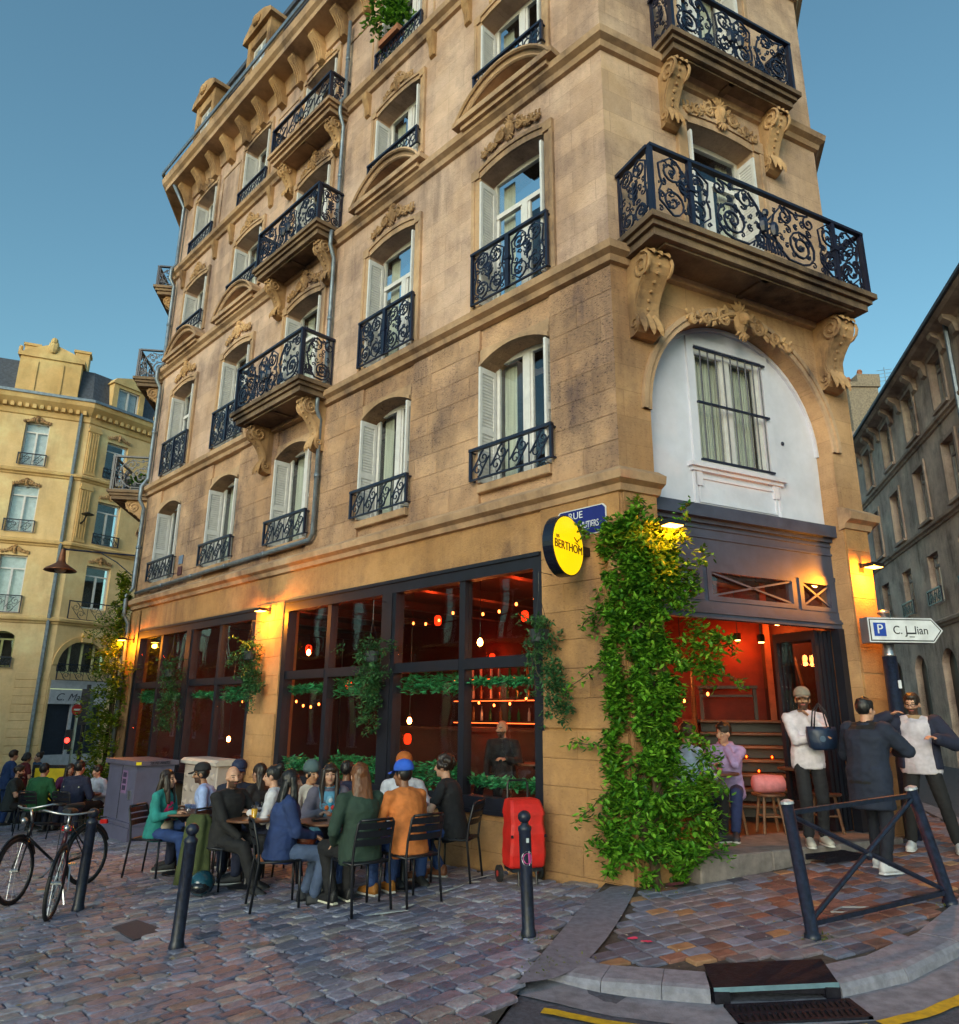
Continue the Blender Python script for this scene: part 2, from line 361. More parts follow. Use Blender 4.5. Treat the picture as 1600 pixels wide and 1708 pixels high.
def panel(mb, a0, a1, z0, z1, kind):
    w, h = a1-a0, z1-z0; cu, cz = (a0+a1)/2, (z0+z1)/2; pi = math.pi
    if kind in ('S4', 'bigL', 'bigR') and h > .5:           # leafy infill between the main scrolls
        rg = random.Random(int(a0*50)+int(z0*10)); n = max(3, int(w*h/.022))
        for i in range(n):
            u, z = a0+w*(.08+.84*((i*.618034) % 1)), z0+h*(.08+.84*((i*.381966+.3*(i % 3)) % 1)); r = rg.uniform(.035, .062); s = rg.choice((-1, 1)); a = rg.uniform(0, 6.28)
            crv(mb, spiral(u, z, r, a, 1.1, s, 8), .0075); q = (u+r*math.cos(a), z+r*math.sin(a))
            crv(mb, [q, (q[0]+.05*math.cos(a+s*1.9), q[1]+.05*math.sin(a+s*1.9))], [.012, .004])
    if kind == 'S4':
        r = min(w*.23, h*.22)
        for s in (-1, 1):
            crv(mb, spiral(cu+s*r*1.02, z1-r*1.15, r, pi/2, 1.6, s)); crv(mb, spiral(cu+s*r*1.02, z0+r*1.15, r, -pi/2, 1.6, -s))
            e = cu+s*min(w*.46, r*2.05)
            crv(mb, [(cu+s*r*1.02, z1-.15*r), (e, z1-r*.9), (e-s*.02, cz+.1*h), (e-s*w*.05, cz), (e, cz-.12*h), (e+s*.0, z0+r), (cu+s*r*1.02, z0+.15*r)])
            blob(mb, e, cz, .02); blob(mb, cu+s*r*1.02, z1-r*1.15, .018); blob(mb, cu+s*r*1.02, z0+r*1.15, .018)
        sprig(mb, cu, cz-h*.16, h*.34)
    elif kind in ('bigL', 'bigR'):
        s = 1 if kind == 'bigL' else -1; R0 = min(h*.40, w*.30); c = cu-s*w*.16
        crv(mb, spiral(c, z0+R0+.03, R0, -pi/2 if s > 0 else -pi/2, 2.3, -s), .013); blob(mb, c, z0+R0+.03, .028)
        crv(mb, [(c, z0+.03), (c+s*R0*.9, z0+.04), (cu+s*w*.30, z0+h*.2), (cu+s*w*.42, cz), (cu+s*w*.34, z1-h*.25), (cu+s*w*.18, z1-.05)], .013)
        crv(mb, spiral(cu+s*w*.12, z1-h*.2, h*.16, pi/2, 1.5, s)); crv(mb, spiral(cu-s*w*.38, z1-h*.17, h*.13, pi/2, 1.5, -s))
        crv(mb, [(cu-s*w*.38, z1-.04*h), (cu-s*w*.1, z1-h*.1), (cu+s*w*.12, z1-.04*h)])
        crv(mb, spiral(cu+s*w*.36, z0+h*.2, h*.12, -pi/2, 1.3, -s))
        for q in (.15, .3, .45): blob(mb, cu+s*w*q, cz+h*.1*math.sin(q*20), .025)
        for q in range(5): crv(mb, [(cu+s*w*(.2+.06*q), z0+.05), (cu+s*w*(.24+.06*q), z0+h*(.16+.05*q))], [.012, .004])
    elif kind == 'row':
        n = max(2, round(w/(h*1.0))); p = w/n
        for i in range(n):
            u = a0+p*(i+.5); s = 1 if i % 2 else -1; r = min(p*.30, h*.27)
            crv(mb, spiral(u-p*.16, z1-r*1.1, r, pi/2, 1.4, -1), .009); crv(mb, spiral(u+p*.16, z0+r*1.1, r, -pi/2, 1.4, -1), .009)
            crv(mb, [(u-p*.16-r, z1-r*1.1), (u-p*.2, cz-.1*h), (u+p*.16-r*.2, z0+.1*r)], .009)
            crv(mb, [(u+p*.16+r, z0+r*1.1), (u+p*.2, cz+.1*h), (u-p*.16+r*.2, z1-.1*r)], .009)
            crv(mb, [(u+p*.5, z0), (u+p*.5, z1)], .008); blob(mb, u, cz, .016)
    elif kind == 'small':
        n = max(3, round(w/.17)); p = w/n
        for i in range(n):
            u = a0+p*(i+.5); r = min(p*.36, h*.3)
            crv(mb, [(u+r*math.cos(t), cz+r*math.sin(t)) for t in [k*pi/4 for k in range(9)]], .008)
            crv(mb, [(u-p/2, z0), (u-p/2, z1)], .008); crv(mb, [(u, cz+r), (u, z1)], .008); crv(mb, [(u, z0), (u, cz-r)], .008)
def rails(mb, a0, a1, z0, z1, post=.02, top=.03):
    mb.box(a0-.02, a1+.02, -top, top, z1-.02, z1+.022); mb.box(a0, a1, -.014, .014, z0, z0+.025)
    for a in (a0, a1): mb.box(a-post, a+post, -post, post, z0, z1)
def rail_window(F, c, w, z0, z1, o, kind, parent):
    mb = MB(lambda a, b, z: F(a, o+b, z)); a0, a1 = c-w/2, c+w/2; rails(mb, a0, a1, z0, z1)
    if kind == 'tall':
        mb.box(c-.035, c+.035, -.02, .03, z0, z1); mb.box(c-.05, c+.05, -.025, .04, z0+(z1-z0)*.52, z0+(z1-z0)*.6)
        panel(mb, a0+.03, c-.05, z0+.03, z1-.03, 'S4'); panel(mb, c+.05, a1-.03, z0+.03, z1-.03, 'S4')
    else: panel(mb, a0+.02, a1-.02, z0+.03, z1-.03, kind)
    for a in (a0, a1): mb.box(a-.012, a+.012, -o-.05, 0, z1-.03, z1-.01); mb.box(a-.012, a+.012, -o-.05, 0, z0+.01, z0+.03)
    return put('railing', mb, IRON, parent)
def shutter(F, u, z0, z1, o0, o1, parent, slat=True):
    mb = MB(F); t = .018; s = .05
    mb.box(u-t, u+t, o0, o0+s, z0, z1); mb.box(u-t, u+t, o1-s, o1, z0, z1)
    zm = z0+(z1-z0)*.42
    for z in (z0, zm, z1-.09): mb.box(u-t, u+t, o0+s, o1-s, z, z+.09)
    for a, b in ((z0+.09, zm), (zm+.09, z1-.09)):
        n = max(3, int((b-a)/.048)); p = (b-a)/n
        for i in range(n):
            z = a+p*i
            mb.add([(u-t*.8, o0+s, z+p*.95), (u-t*.8, o1-s, z+p*.95), (u+t*.8, o1-s, z+p*.1), (u+t*.8, o0+s, z+p*.1)], [(0, 1, 2, 3)])
            mb.add([(u+t*.8, o0+s, z+p*.95), (u+t*.8, o1-s, z+p*.95), (u-t*.8, o1-s, z+p*.1), (u-t*.8, o0+s, z+p*.1)], [(0, 1, 2, 3)]) if False else None
        mb.box(u-.003, u+.003, o0+s, o1-s, a, b)
    return put('shutter', mb, WHITE, parent)
def window(F, c, w, z0, z1, parent, o=-.30, transom=None, shut=(1, 1), curtain=True, sill=True, gl=None):
    mb = MB(F); a, b = c-w/2, c+w/2; t = .06
    for x0, x1 in ((a, a+t), (b-t, b)): mb.box(x0, x1, o-.03, o+.03, z0, z1)
    for q0, q1 in ((z0, z0+.09), (z1-.09, z1)): mb.box(a+t, b-t, o-.03, o+.03, q0, q1)
    zt = transom or z1-.09
    if transom: mb.box(a+t, b-t, o-.035, o+.04, zt, zt+.08)
    mb.box(c-.055, c+.055, o-.03, o+.045, z0+.09, zt)
    for x0, x1 in ((a+t, c-.055), (c+.055, b-t)):
        for q in ((x0, x0+.04), (x1-.04, x1)): mb.box(q[0], q[1], o-.02, o+.022, z0+.09, zt)
    wo = put('window', mb, WHITE, parent)
    for x0, x1 in ((a+t+.04, c-.095), (c+.095, b-t-.04)):
        m2 = MB(F); m2.box(x0, x1, o-.006, o+.002, z0+.09, zt); put('pane', m2, gl or GLASS, wo)
    if transom: m2 = MB(F); m2.box(a+t, b-t, o-.006, o+.002, zt+.08, z1-.09); put('pane', m2, gl or GLASS, wo)
    if curtain:
        m2 = MB(F); n = 9
        for x0, x1 in ((a+.08, a+.30), (b-.30, b-.08)):
            pts = [(x0+(x1-x0)*i/n, o-.14+.025*(i % 2)) for i in range(n+1)]
            for p, q in zip(pts, pts[1:]): m2.quad((p[0], p[1], z0+.05), (q[0], q[1], z0+.05), (q[0], q[1], z1-.05), (p[0], p[1], z1-.05))
        put('curtain', m2, CURTAIN, wo)
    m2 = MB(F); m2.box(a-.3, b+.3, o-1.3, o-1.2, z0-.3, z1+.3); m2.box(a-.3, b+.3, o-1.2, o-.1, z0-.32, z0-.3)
    put('dark_backing', m2, ROOM, wo)  # dark sheet behind the glass, the room's shade put into its colour
    for s, u in ((shut[0], a+.04), (shut[1], b-.04)):
        if s: shutter(F, u, z0+.03, z1-.20, o+.05, o+.05+.33, wo)
    return wo
def leafshape(mb, p, d, n, l, wd, th=.02):             # carved leaf: bent spindle lying on the wall (u,o,z space)
    p, d = Vector(p), Vector(d).normalized(); sd_ = Vector(n).cross(d).normalized(); n = Vector(n); pts, rr = [], []
    rings = []
    for i, (t, w_) in enumerate(((0, .25), (.25, .9), (.55, 1), (.8, .6), (1, .08))):
        c = p+d*(l*t)+n*(th*(1.2*math.sin(t*2.6)))
        rings.append([tuple(c+sd_*(wd*w_*x)+n*(th*y)) for x, y in ((-1, -.4), (0, .55 if t < .9 else .1), (1, -.4), (0, -.5))])
    mb.loft(rings)
def ornament(F, c, z, w, h, parent, o=.03, mask=False):
    """carved cartouche with scrolls and leaves on the wall"""
    mb = MB(F); n = (0, 1, 0); rg = random.Random(int(c*100+z*10))
    mb.ell((c, o+.01, z+h*.5), (h*.20, .07, h*.34), 8, 6); mb.ell((c, o+.03, z+h*.5), (h*.12, .08, h*.22), 8, 6)
    if mask:
        mb.ell((c, o+.07, z+h*.52), (h*.13, .09, h*.17), 8, 6); mb.ell((c, o+.15, z+h*.48), (.02, .03, .04), 6, 4)
    for s in (-1, 1):
        for k, (du, dz, r) in enumerate(((.30, .45, .22), (.62, .30, .15), (.86, .16, .10))):
            cu = c+s*w*.5*du; pts = spiral(cu, z+h*dz, h*r, math.pi/2, 1.5, -s)
            mb.tube([(p[0], o+.02, p[1]) for p in pts], [.030-.014*i/len(pts) for i in range(len(pts))], 5)
        st = [(c+s*w*.5*t, o+.012, z+h*(.62-.45*t+.08*math.sin(t*9))) for t in (0.1, .25, .4, .55, .7, .85, 1)]
        mb.tube(st, [.03, .03, .026, .022, .02, .015, .006], 5)
        for t in (.2, .32, .44, .56, .68, .8, .92):
            zc = z+h*(.62-.45*t+.08*math.sin(t*9)); l = h*(.30-.14*t)
            for q in (1, -1): leafshape(mb, (c+s*w*.5*t, o, zc), (s*.6, 0, q*(.9+.2*rg.random())), n, l, l*.30, .022)
    for q in range(5):
        a = R(-60+30*q); leafshape(mb, (c, o+.01, z+h*.72), (math.sin(a), 0, math.cos(a)), n, h*.32, h*.07, .03)
        leafshape(mb, (c, o+.01, z+h*.25), (math.sin(a)*.8, 0, -math.cos(a)), n, h*.26, h*.06, .03)
    return put('carved_ornament', mb, ST_CARVE, parent)
def console(F, c, zt, d, h, wd, parent, leaf=True):
    """S-scroll bracket under a balcony: top zt, projection d, height h"""
    prof = [(0, 0), (d*.96, 0), (d*1.02, -.10*h), (d*1.0, -.2*h), (d*.90, -.29*h), (d*.72, -.37*h), (d*.56, -.46*h), (d*.44, -.56*h), (d*.38, -.66*h), (d*.40, -.74*h), (d*.48, -.82*h), (d*.46, -.91*h), (d*.34, -.97*h), (d*.18, -1.0*h), (0, -h)]
    mb = MB(F); mb.prism([(o, zt+z) for o, z in prof], c-wd/2, c+wd/2, 0)
    for s in (-1, 1):
        u = c+s*(wd/2+.006)
        pts = spiral(0, 0, h*.17, math.pi/2, 1.8, -1); mb.tube([(u, d*.72+p[0], zt-h*.19+p[1]) for p in pts], .022, 5)
        pts = spiral(0, 0, h*.085, -math.pi/2, 1.4, 1); mb.tube([(u, d*.26+p[0], zt-h*.86+p[1]) for p in pts], .016, 5)
        edge = [(u, o-.03, zt+z) for o, z in prof[2:12]]; mb.tube(edge, .018, 4)
    for i in range(9):
        t = i/8; k = 2+t*8; j = int(k); f = k-j; o = prof[j][0]*(1-f)+prof[min(j+1, 14)][0]*f; z = prof[j][1]*(1-f)+prof[min(j+1, 14)][1]*f
        mb.ell((c, o+.005, zt+z), (.025, .025, .025), 6, 4)
    if leaf:
        for q in (-1, 0, 1): leafshape(mb, (c+q*wd*.26, d*.40, zt-h*.72), (q*.15, .25, -1), (0, 1, 0), h*.32, wd*.22, .035)
        for q in (-1, 0, 1): leafshape(mb, (c+q*wd*.3, d*.9, zt-.02), (q*.1, .6, -.6), (0, .7, .7), h*.14, wd*.2, .03)
    return put('console', mb, ST_CARVE, parent)
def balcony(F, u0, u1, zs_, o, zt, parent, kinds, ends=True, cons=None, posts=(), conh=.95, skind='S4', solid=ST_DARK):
    """stone slab from zs_ (underside) with moulded edge, wrought-iron railing up to zt"""
    mb = MB(F)
    mb.box(u0+.08, u1-.08, 0, o-.08, zs_, zs_+.10); mb.box(u0+.03, u1-.03, 0, o-.03, zs_+.102, zs_+.17); mb.box(u0-.02, u1+.02, 0, o+.02, zs_+.172, zs_+.25)
    for x0, x1 in ((u0+.3, u0+.36), (u1-.36, u1-.3), ((u0+u1)/2-.05, (u0+u1)/2+.05)): mb.box(x0, x1, .05, o-.15, zs_-.03, zs_-.001)
    mb.box(u0+.361, u1-.361, o-.2, o-.151, zs_-.03, zs_-.001)
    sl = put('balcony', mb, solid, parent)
    zb = zs_+.26
    mb = MB(lambda a, b, z: F(a, o-.05+b, z)); a0, a1 = u0+.06, u1-.06
    rails(mb, a0, a1, zb, zt, .026, .034)
    segs = [a0+.05]
    for p in posts: segs += [p-.05, p+.05]; mb.box(p-.03, p+.03, -.025, .03, zb, zt); mb.box(p-.045, p+.045, -.035, .045, zb+(zt-zb)*.52, zb+(zt-zb)*.6)
    segs.append(a1-.05)
    for i, k in enumerate(kinds): panel(mb, segs[2*i], segs[2*i+1], zb+.04, zt-.04, k) if len(segs) == 2*len(kinds) else None
    if len(segs) != 2*len(kinds):
        n = len(kinds); p = (segs[-1]-segs[0])/n
        for i, k in enumerate(kinds): panel(mb, segs[0]+p*i, segs[0]+p*(i+1), zb+.04, zt-.04, k)
    m = (a0+a1)/2; sprig(mb, m, zb+.1, (zt-zb)*.6)
    for q in (-.1, .1): mb.ell((m+q, .03, zb+(zt-zb)*.45), (.07, .05, .12), 6, 5)
    put('railing', mb, IRON, sl)
    for a in ((a0, a1) if ends else ()):
        mb = MB(lambda q, b, z, a=a: F(a+b, q, z)); rails(mb, .04, o-.1, zb, zt, .012, .04); panel(mb, .05, o-.12, zb+.04, zt-.04, skind); put('railing', mb, IRON, sl)
    for c in (cons or ()): console(F, c, zs_, o*.62, conh, .22, sl)
    return sl
def architrave(F, c, w, z0, z1, rise, parent, t=.15, head=.0, name='window_surround'):
    mb = MB(F); a, b = c-w/2, c+w/2; zt = z1-rise
    for s, e in ((-1, a), (1, b)):
        x0, x1 = sorted((e, e+s*t)); mb.bbox(x0, x1, -.02, .035, z0, zt, .012); x2, x3 = sorted((e+s*t*.62, e+s*(t+.001))); mb.bbox(x2, x3, .0, .06, z0, zt, .01)
    ar = arc_pts(a, b, zt, rise, 10)
    for lo, hi, o in ((0, t, .035), (t*.62, t+.001, .06)):
        for p, q in zip(ar, ar[1:]):
            v = [(p[0], -.0, p[1]+lo), (q[0], .0, q[1]+lo), (q[0], .0, q[1]+hi), (p[0], .0, p[1]+hi), (p[0], o, p[1]+lo), (q[0], o, q[1]+lo), (q[0], o, q[1]+hi), (p[0], o, p[1]+hi)]
            mb.add(v, [(4, 5, 6, 7), (0, 1, 5, 4), (3, 7, 6, 2)])
    for s, e in ((-1, a), (1, b)): x0, x1 = sorted((e, e+s*t)); mb.box(x0, x1, 0, .06, zt, zt+t)
    return put(name, mb, ST_TRIM, parent)
def stone_rows(F, u0, u1, z0, nrow, rh, L, ops, parent, m, o=.0, th=.05, seed=1, count=[0]):
    rg = random.Random(seed)
    for r in range(nrow):
        za, zb_ = z0+r*rh, z0+(r+1)*rh; x = u0-(L*.5 if r % 2 else 0)
        segs = []
        while x < u1-.02:
            l = L*rg.uniform(.72, 1.2); a, b = max(x, u0), min(x+l, u1); x += l
            if u1-x < .25: b = u1; x = u1
            parts_ = [(a, b)]
            for q in ops:
                if q[2] < zb_-.02 and q[3] > za+.02:
                    np_ = []
                    for c, d in parts_:
                        if q[1] <= c or q[0] >= d: np_.append((c, d)); continue
                        if c < q[0]: np_.append((c, q[0]))
                        if d > q[1]: np_.append((q[1], d))
                    parts_ = np_
            segs += [p for p in parts_ if p[1]-p[0] > .05]
        for a, b in segs:
            mb = MB(F); j = .0018; mb.bbox(a+j, b-j, o-th, o+rg.uniform(-.002, .003), za+j, zb_-j, .0026)
            put('stone_block', mb, m, parent); count[0] += 1

# ------------------------------------------------------------------ the corner building
BLD = empty('corner_building', P0, 0, 'tall sandstone corner apartment building with iron balconies above a dark bar front', 'building')
BAYS = [1.67+2.88*k for k in range(5)]; WW = 1.30
op1 = [(c-.65, c+.65, 4.72, 6.70, .18) for c in BAYS]
op2 = [(c-.65, c+.65, 7.47, 9.85, .10) for c in BAYS]
op3 = [(c-.65, c+.65, 11.15, 12.93, .08) for c in BAYS]
op4 = [(c-.62, c+.62, 13.95, 15.74, .06) for c in BAYS]
S1, S2 = (1.20, 7.29, .50, 3.63), (8.30, 14.15, .30, 3.60)
mb = MB(FL); wall(mb, 0, LL, -1.3, 4.2, [S1, S2], 0, .30)
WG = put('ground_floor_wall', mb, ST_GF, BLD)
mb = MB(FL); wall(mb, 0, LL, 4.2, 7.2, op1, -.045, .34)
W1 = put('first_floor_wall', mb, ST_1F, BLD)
mb = MB(FL); wall(mb, 0, LL, 7.2, 16.6, op2+op3+op4, 0, .34); W2 = put('upper_wall', mb, ST_UP, BLD)
AR = (.51, 3.73, .0, 6.86, 1.61)
cw2, cw3 = (1.46, 2.76, 7.47, 9.97, .06), (1.46, 2.76, 11.0, 13.3, .06)
cw4 = (1.5, 2.72, 13.95, 15.74, .06)
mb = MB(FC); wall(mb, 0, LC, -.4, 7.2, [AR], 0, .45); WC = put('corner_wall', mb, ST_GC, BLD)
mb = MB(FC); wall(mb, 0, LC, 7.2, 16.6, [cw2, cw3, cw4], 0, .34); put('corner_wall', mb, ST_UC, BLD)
mb = MB(FRR); wall(mb, 0, 16, -.4, 16.6, []); put('side_wall', mb, ST_UP, BLD)
mb = MB(FE); wall(mb, 0, 7, -1.3, 16.6, []); put('end_wall', mb, ST_UP, BLD)
mb = MB(); mb.quad(tuple(C2), tuple(C2+UZ*16.6), tuple(PA1+UZ*16.6), tuple(PA1-UZ*1.3)); put('back_wall', mb, ST_UP, BLD)
# ashlar courses one can pick apart: the whole first floor, then the ground-floor piers
blk = [(c-.66, c+.66, 4.66, 6.905) for c in BAYS]
stone_rows(FL, 0, LL, 4.46, 8, .3325, .62, [(a, b, c-.05, d) for a, b, c, d in blk], W1, ST_1F, 0, .05, 3)
for c in BAYS:                                             # arched window heads and the sills under them
    mb = MB(FL); a, b = c-.66, c+.66; ar = arc_pts(c-.65, c+.65, 6.52, .18, 10)
    for p, q in zip(ar, ar[1:]):
        mb.add([(p[0], .0, p[1]), (q[0], .0, q[1]), (q[0], .0, 6.787), (p[0], .0, 6.787), (p[0], -.06, p[1]), (q[0], -.06, q[1])], [(0, 1, 2, 3), (0, 4, 5, 1)])
    for p, q in zip(ar, ar[1:]):
        v = [(p[0], .0, p[1]-.002), (q[0], .0, q[1]-.002), (q[0], .0, q[1]+.06), (p[0], .0, p[1]+.06), (p[0], .03, p[1]-.002), (q[0], .03, q[1]-.002), (q[0], .03, q[1]+.06), (p[0], .03, p[1]+.06)]
        mb.add(v, [(4, 5, 6, 7), (0, 1, 5, 4), (3, 7, 6, 2)])
    put('window_head', mb, ST_TRIM, W1)
    mb = MB(FL); mb.bbox(c-.655, c+.655, -.38, .05, 4.6, 4.72, .012); put('window_sill', mb, ST_TRIM, W1)
stone_rows(FL, 0.012, 1.19, 1.52, 8, .33, .85, [], WG, ST_GF, .03, .04, 5)
stone_rows(FL, 0.012, 1.19, -.28, 6, .295, 1.4, [], WG, ST_GF, .055, .06, 6)
stone_rows(FL, 7.30, 8.29, -.5, 6, .36, .7, [], WG, ST_GF, .045, .05, 7)
stone_rows(FL, 7.30, 8.29, 1.66, 6, .328, .7, [], WG, ST_GF, .025, .03, 8)
stone_rows(FL, 1.22, 7.27, -.6, 3, .345, 1.1, [], WG, ST_GF, .04, .05, 9)
stone_rows(FC, 3.75, LC-.012, -.06, 13, .326, .9, [], WC, ST_GF, .03, .04, 10)
stone_rows(FC, .012, .50, -.06, 13, .326, .9, [], WC, ST_GF, .03, .04, 11)
mb = MB(FL); wall(mb, 14.15, LL+.01, -1.2, 4.1, [], .03); put('corner_pier', mb, ST_GF, WG)
# string courses and the roof cornice
def course(zb_, prof, name='string_course', cut=False, m=ST_TRIM):
    pr = [(o, zb_+z) for o, z in prof]
    if cut:
        for pts in ([PA1, PA, P0, P0+dC*.53], [P0+dC*3.71, C1, C2]):
            mb = MB(); sweep(mb, pts, pr); put(name, mb, m, BLD)
    else: mb = MB(); sweep(mb, [PA1, PA, P0, C1, C2], pr); put(name, mb, m, BLD)
LP = [(-.03, 0), (.06, .02), (.09, .09), (.17, .13), (.19, .22), (.05, .31), (-.03, .33)]
course(4.13, LP, cut=True)
course(7.13, LP); course(10.50, LP); course(13.62, LP)
course(16.05, [(-.03, 0), (.05, .02), (.07, .2), (.12, .36), (.56, .40), (.58, .5), (.66, .56), (.70, .72), (.30, .86), (-.03, .86)], 'roof_cornice')
for F, n, L0 in ((FL, 17, LL), (FC, 5, LC)):
    for i in range(n):
        u = .45+(L0-.9)*i/(n-1)
        mb = MB(F); mb.prism([(0, 16.44), (.42, 16.44), (.42, 16.36), (.34, 16.28), (.24, 16.18), (.17, 16.0), (.14, 15.82), (0, 15.78)], u-.11, u+.11, 0)
        for q in (-.07, 0, .07): mb.tube([(u+q, .36, 16.3), (u+q, .26, 16.16), (u+q, .18, 15.98), (u+q, .16, 15.8)], .02, 4)
        put('corbel', mb, ST_CARVE, BLD)
# mansard roof, gutter, dormers
mb = MB(); sweep(mb, [PA1, PA, P0, C1, C2], [(.2, 16.88), (.18, 17.0), (-.08, 19.1), (-.02, 19.12), (-.02, 19.28), (-.3, 19.32), (-2.6, 19.8)], False)
RF = put('mansard_roof', mb, SLATE, BLD)
mb = MB(); sweep(mb, [PA1, PA, P0, C1, C2], [(.68, 16.93), (.72, 16.93), (.72, 17.05), (.66, 17.07)]); put('gutter', mb, ZINC, BLD)
rg = random.Random(5)
mb = MB()
for r in range(9):
    z = 17.02+r*.215; o = .18-.26*(z-17)/2.1+.012
    u = rg.random()*.2
    while u < LL-.2:
        mb.T = FL; mb.quad((u, o+.015, z), (u+.27, o+.015, z), (u+.27, o-.04, z+.235), (u, o-.04, z+.235)); u += .28
put('slate_courses', mb, SLATE, RF); bpy.data.objects['slate_courses']['kind'] = 'stuff'
for c in (2.9, 6.0, 10.2, 13.3):
    mb = MB(FL); mb.box(c-.6, c-.42, -.6, .36, 16.92, 18.75); mb.box(c+.42, c+.6, -.6, .36, 16.92, 18.75); mb.box(c-.42, c+.42, -.6, .35, 18.45, 18.75)
    mb.prism([(c-.75, 18.752), (c+.75, 18.752), (c+.7, 18.92), (c+.35, 19.15), (c, 19.28), (c-.35, 19.15), (c-.7, 18.92)], -.6, .46, 1)
    mb.ell((c, .48, 19.0), (.2, .08, .16), 8, 5)
    d = put('dormer', mb, ST_CARVE, BLD)
    mb = MB(FL); mb.box(c-.42, c+.42, .22, .26, 17.0, 18.45); put('dormer_window', mb, WHITE, d)
    mb = MB(FL)
    for s in (-1, 1): mb.box(c+s*.2-.15, c+s*.2+.15, .262, .27, 17.1, 18.35)
    put('pane', mb, GLASS, d)
# windows on the long facade
for k, c in enumerate(BAYS):
    last = k == 4
    window(FL, c, WW, 4.72, 6.70, BLD, -.33)
    rail_window(FL, c, 1.46, 4.77, 5.22, .09, 'row', BLD)
    window(FL, c, WW, 7.47, 9.85, BLD, -.32, transom=9.12)
    architrave(FL, c, WW, 7.47, 9.85, .10, BLD, .17)
    if k != 2:
        rail_window(FL, c, 1.46, 7.5, 8.36, .10, 'tall', BLD)
        # segmental hood over the second-floor window
        mb = MB(FL); ar = arc_pts(c-1.0, c+1.0, 10.82, .56, 14); ai = arc_pts(c-.82, c+.82, 10.86, .36, 14)
        for (p, q), (pi_, qi) in zip(zip(ar, ar[1:]), zip(ai, ai[1:])):
            for o0, o1, sc in ((0, .28, 1.),):
                v = [(pi_[0], 0, pi_[1]), (qi[0], 0, qi[1]), (q[0], 0, q[1]), (p[0], 0, p[1]), (pi_[0], .20, pi_[1]), (qi[0], .20, qi[1]), (q[0], o1, q[1]), (p[0], o1, p[1])]
                mb.add(v, [(4, 5, 6, 7), (0, 4, 5, 1) if False else (0, 1, 5, 4), (3, 7, 6, 2)])
                pm = [((a[0]+b[0]*2)/3, (a[1]+b[1]*2)/3) for a, b in ((pi_, p), (qi, q))]
        mb.tube([(p[0], .285, p[1]-.03) for p in ar], .03, 5); mb.tube([(p[0], .225, p[1]+.02) for p in ai], .025, 5)
        mb.box(c-1.04, c+1.04, 0, .30, 10.76, 10.86); mb.box(c-.9, c+.9, 0, .24, 10.68, 10.759)
        put('arched_hood', mb, ST_TRIM, BLD)
        ornament(FL, c, 10.03, 1.25, .46, BLD)
        window(FL, c, WW, 11.15, 12.93, BLD, -.32, transom=None)
        rail_window(FL, c, 1.44, 11.34, 11.68, .12, 'small', BLD)
        rail_window(FL, c, 1.40, 13.95, 14.32, .10, 'small', BLD)
        ornament(FL, c, 13.02, .9, .42, BLD)
    else:
        window(FL, c, WW, 11.15, 12.93, BLD, -.32)
        ornament(FL, c, 9.98, 1.4, .5, BLD); ornament(FL, c, 12.98, 1.1, .45, BLD)
    architrave(FL, c, WW, 11.15, 12.93, .08, BLD, .15)
    window(FL, c, 1.24, 13.95, 15.74, BLD, -.32)
    architrave(FL, c, 1.24, 13.95, 15.74, .06, BLD, .14)
    ornament(FL, c, 15.78, .85, .34, BLD)
    for s in (-1, 1):                                      # small brackets beside the upper windows
        mb = MB(FL); u = c+s*.98; mb.prism([(0, 13.6), (.14, 13.6), (.13, 13.45), (.07, 13.3), (.05, 13.1), (0, 13.08)], u-.07, u+.07, 0)
        for q in (-.04, .0, .04): mb.tube([(u+q, .13, 13.5), (u+q, .08, 13.32), (u+q, .06, 13.1)], .014, 4)
        put('bracket', mb, ST_CARVE, BLD)
for k in range(4):                                          # recessed wall panels between the top windows
    c = (BAYS[k]+BAYS[k+1])/2; mb = MB(FL)
    for a, b, z0, z1 in ((c-.5, c-.46, 14.1, 15.6), (c+.46, c+.5, 14.1, 15.6), (c-.46, c+.46, 14.1, 14.14), (c-.46, c+.46, 15.56, 15.6)): mb.box(a, b, -.02, .02, z0, z1)
    put('wall_panel', mb, ST_TRIM, BLD)
cb = BAYS[2]
balcony(FL, cb-1.28, cb+1.28, 7.22, .74, 8.42, BLD, ['bigL', 'S4', 'bigR'], cons=(cb-.95, cb+.95), skind='bigL')
balcony(FL, cb-1.24, cb+1.24, 10.56, .60, 11.66, BLD, ['bigL', 'S4', 'bigR'], cons=(cb-.95, cb+.95), conh=.8, skind='S4')
balcony(FL, cb-1.22, cb+1.22, 13.50, .52, 14.42, BLD, ['row'], cons=(cb-.95, cb+.95), conh=.7, skind='S4', solid=ST_TRIM)
for zq, zt, o in ((7.22, 8.42, .95), (10.56, 11.66, .7), (13.5, 14.4, .5)):     # balconies on the far end wall, seen from the side
    balcony(FE, .5, 3.2, zq, o+.25, zt, BLD, ['bigL', 'S4', 'bigR'], cons=(.8, 2.9), skind='bigL')
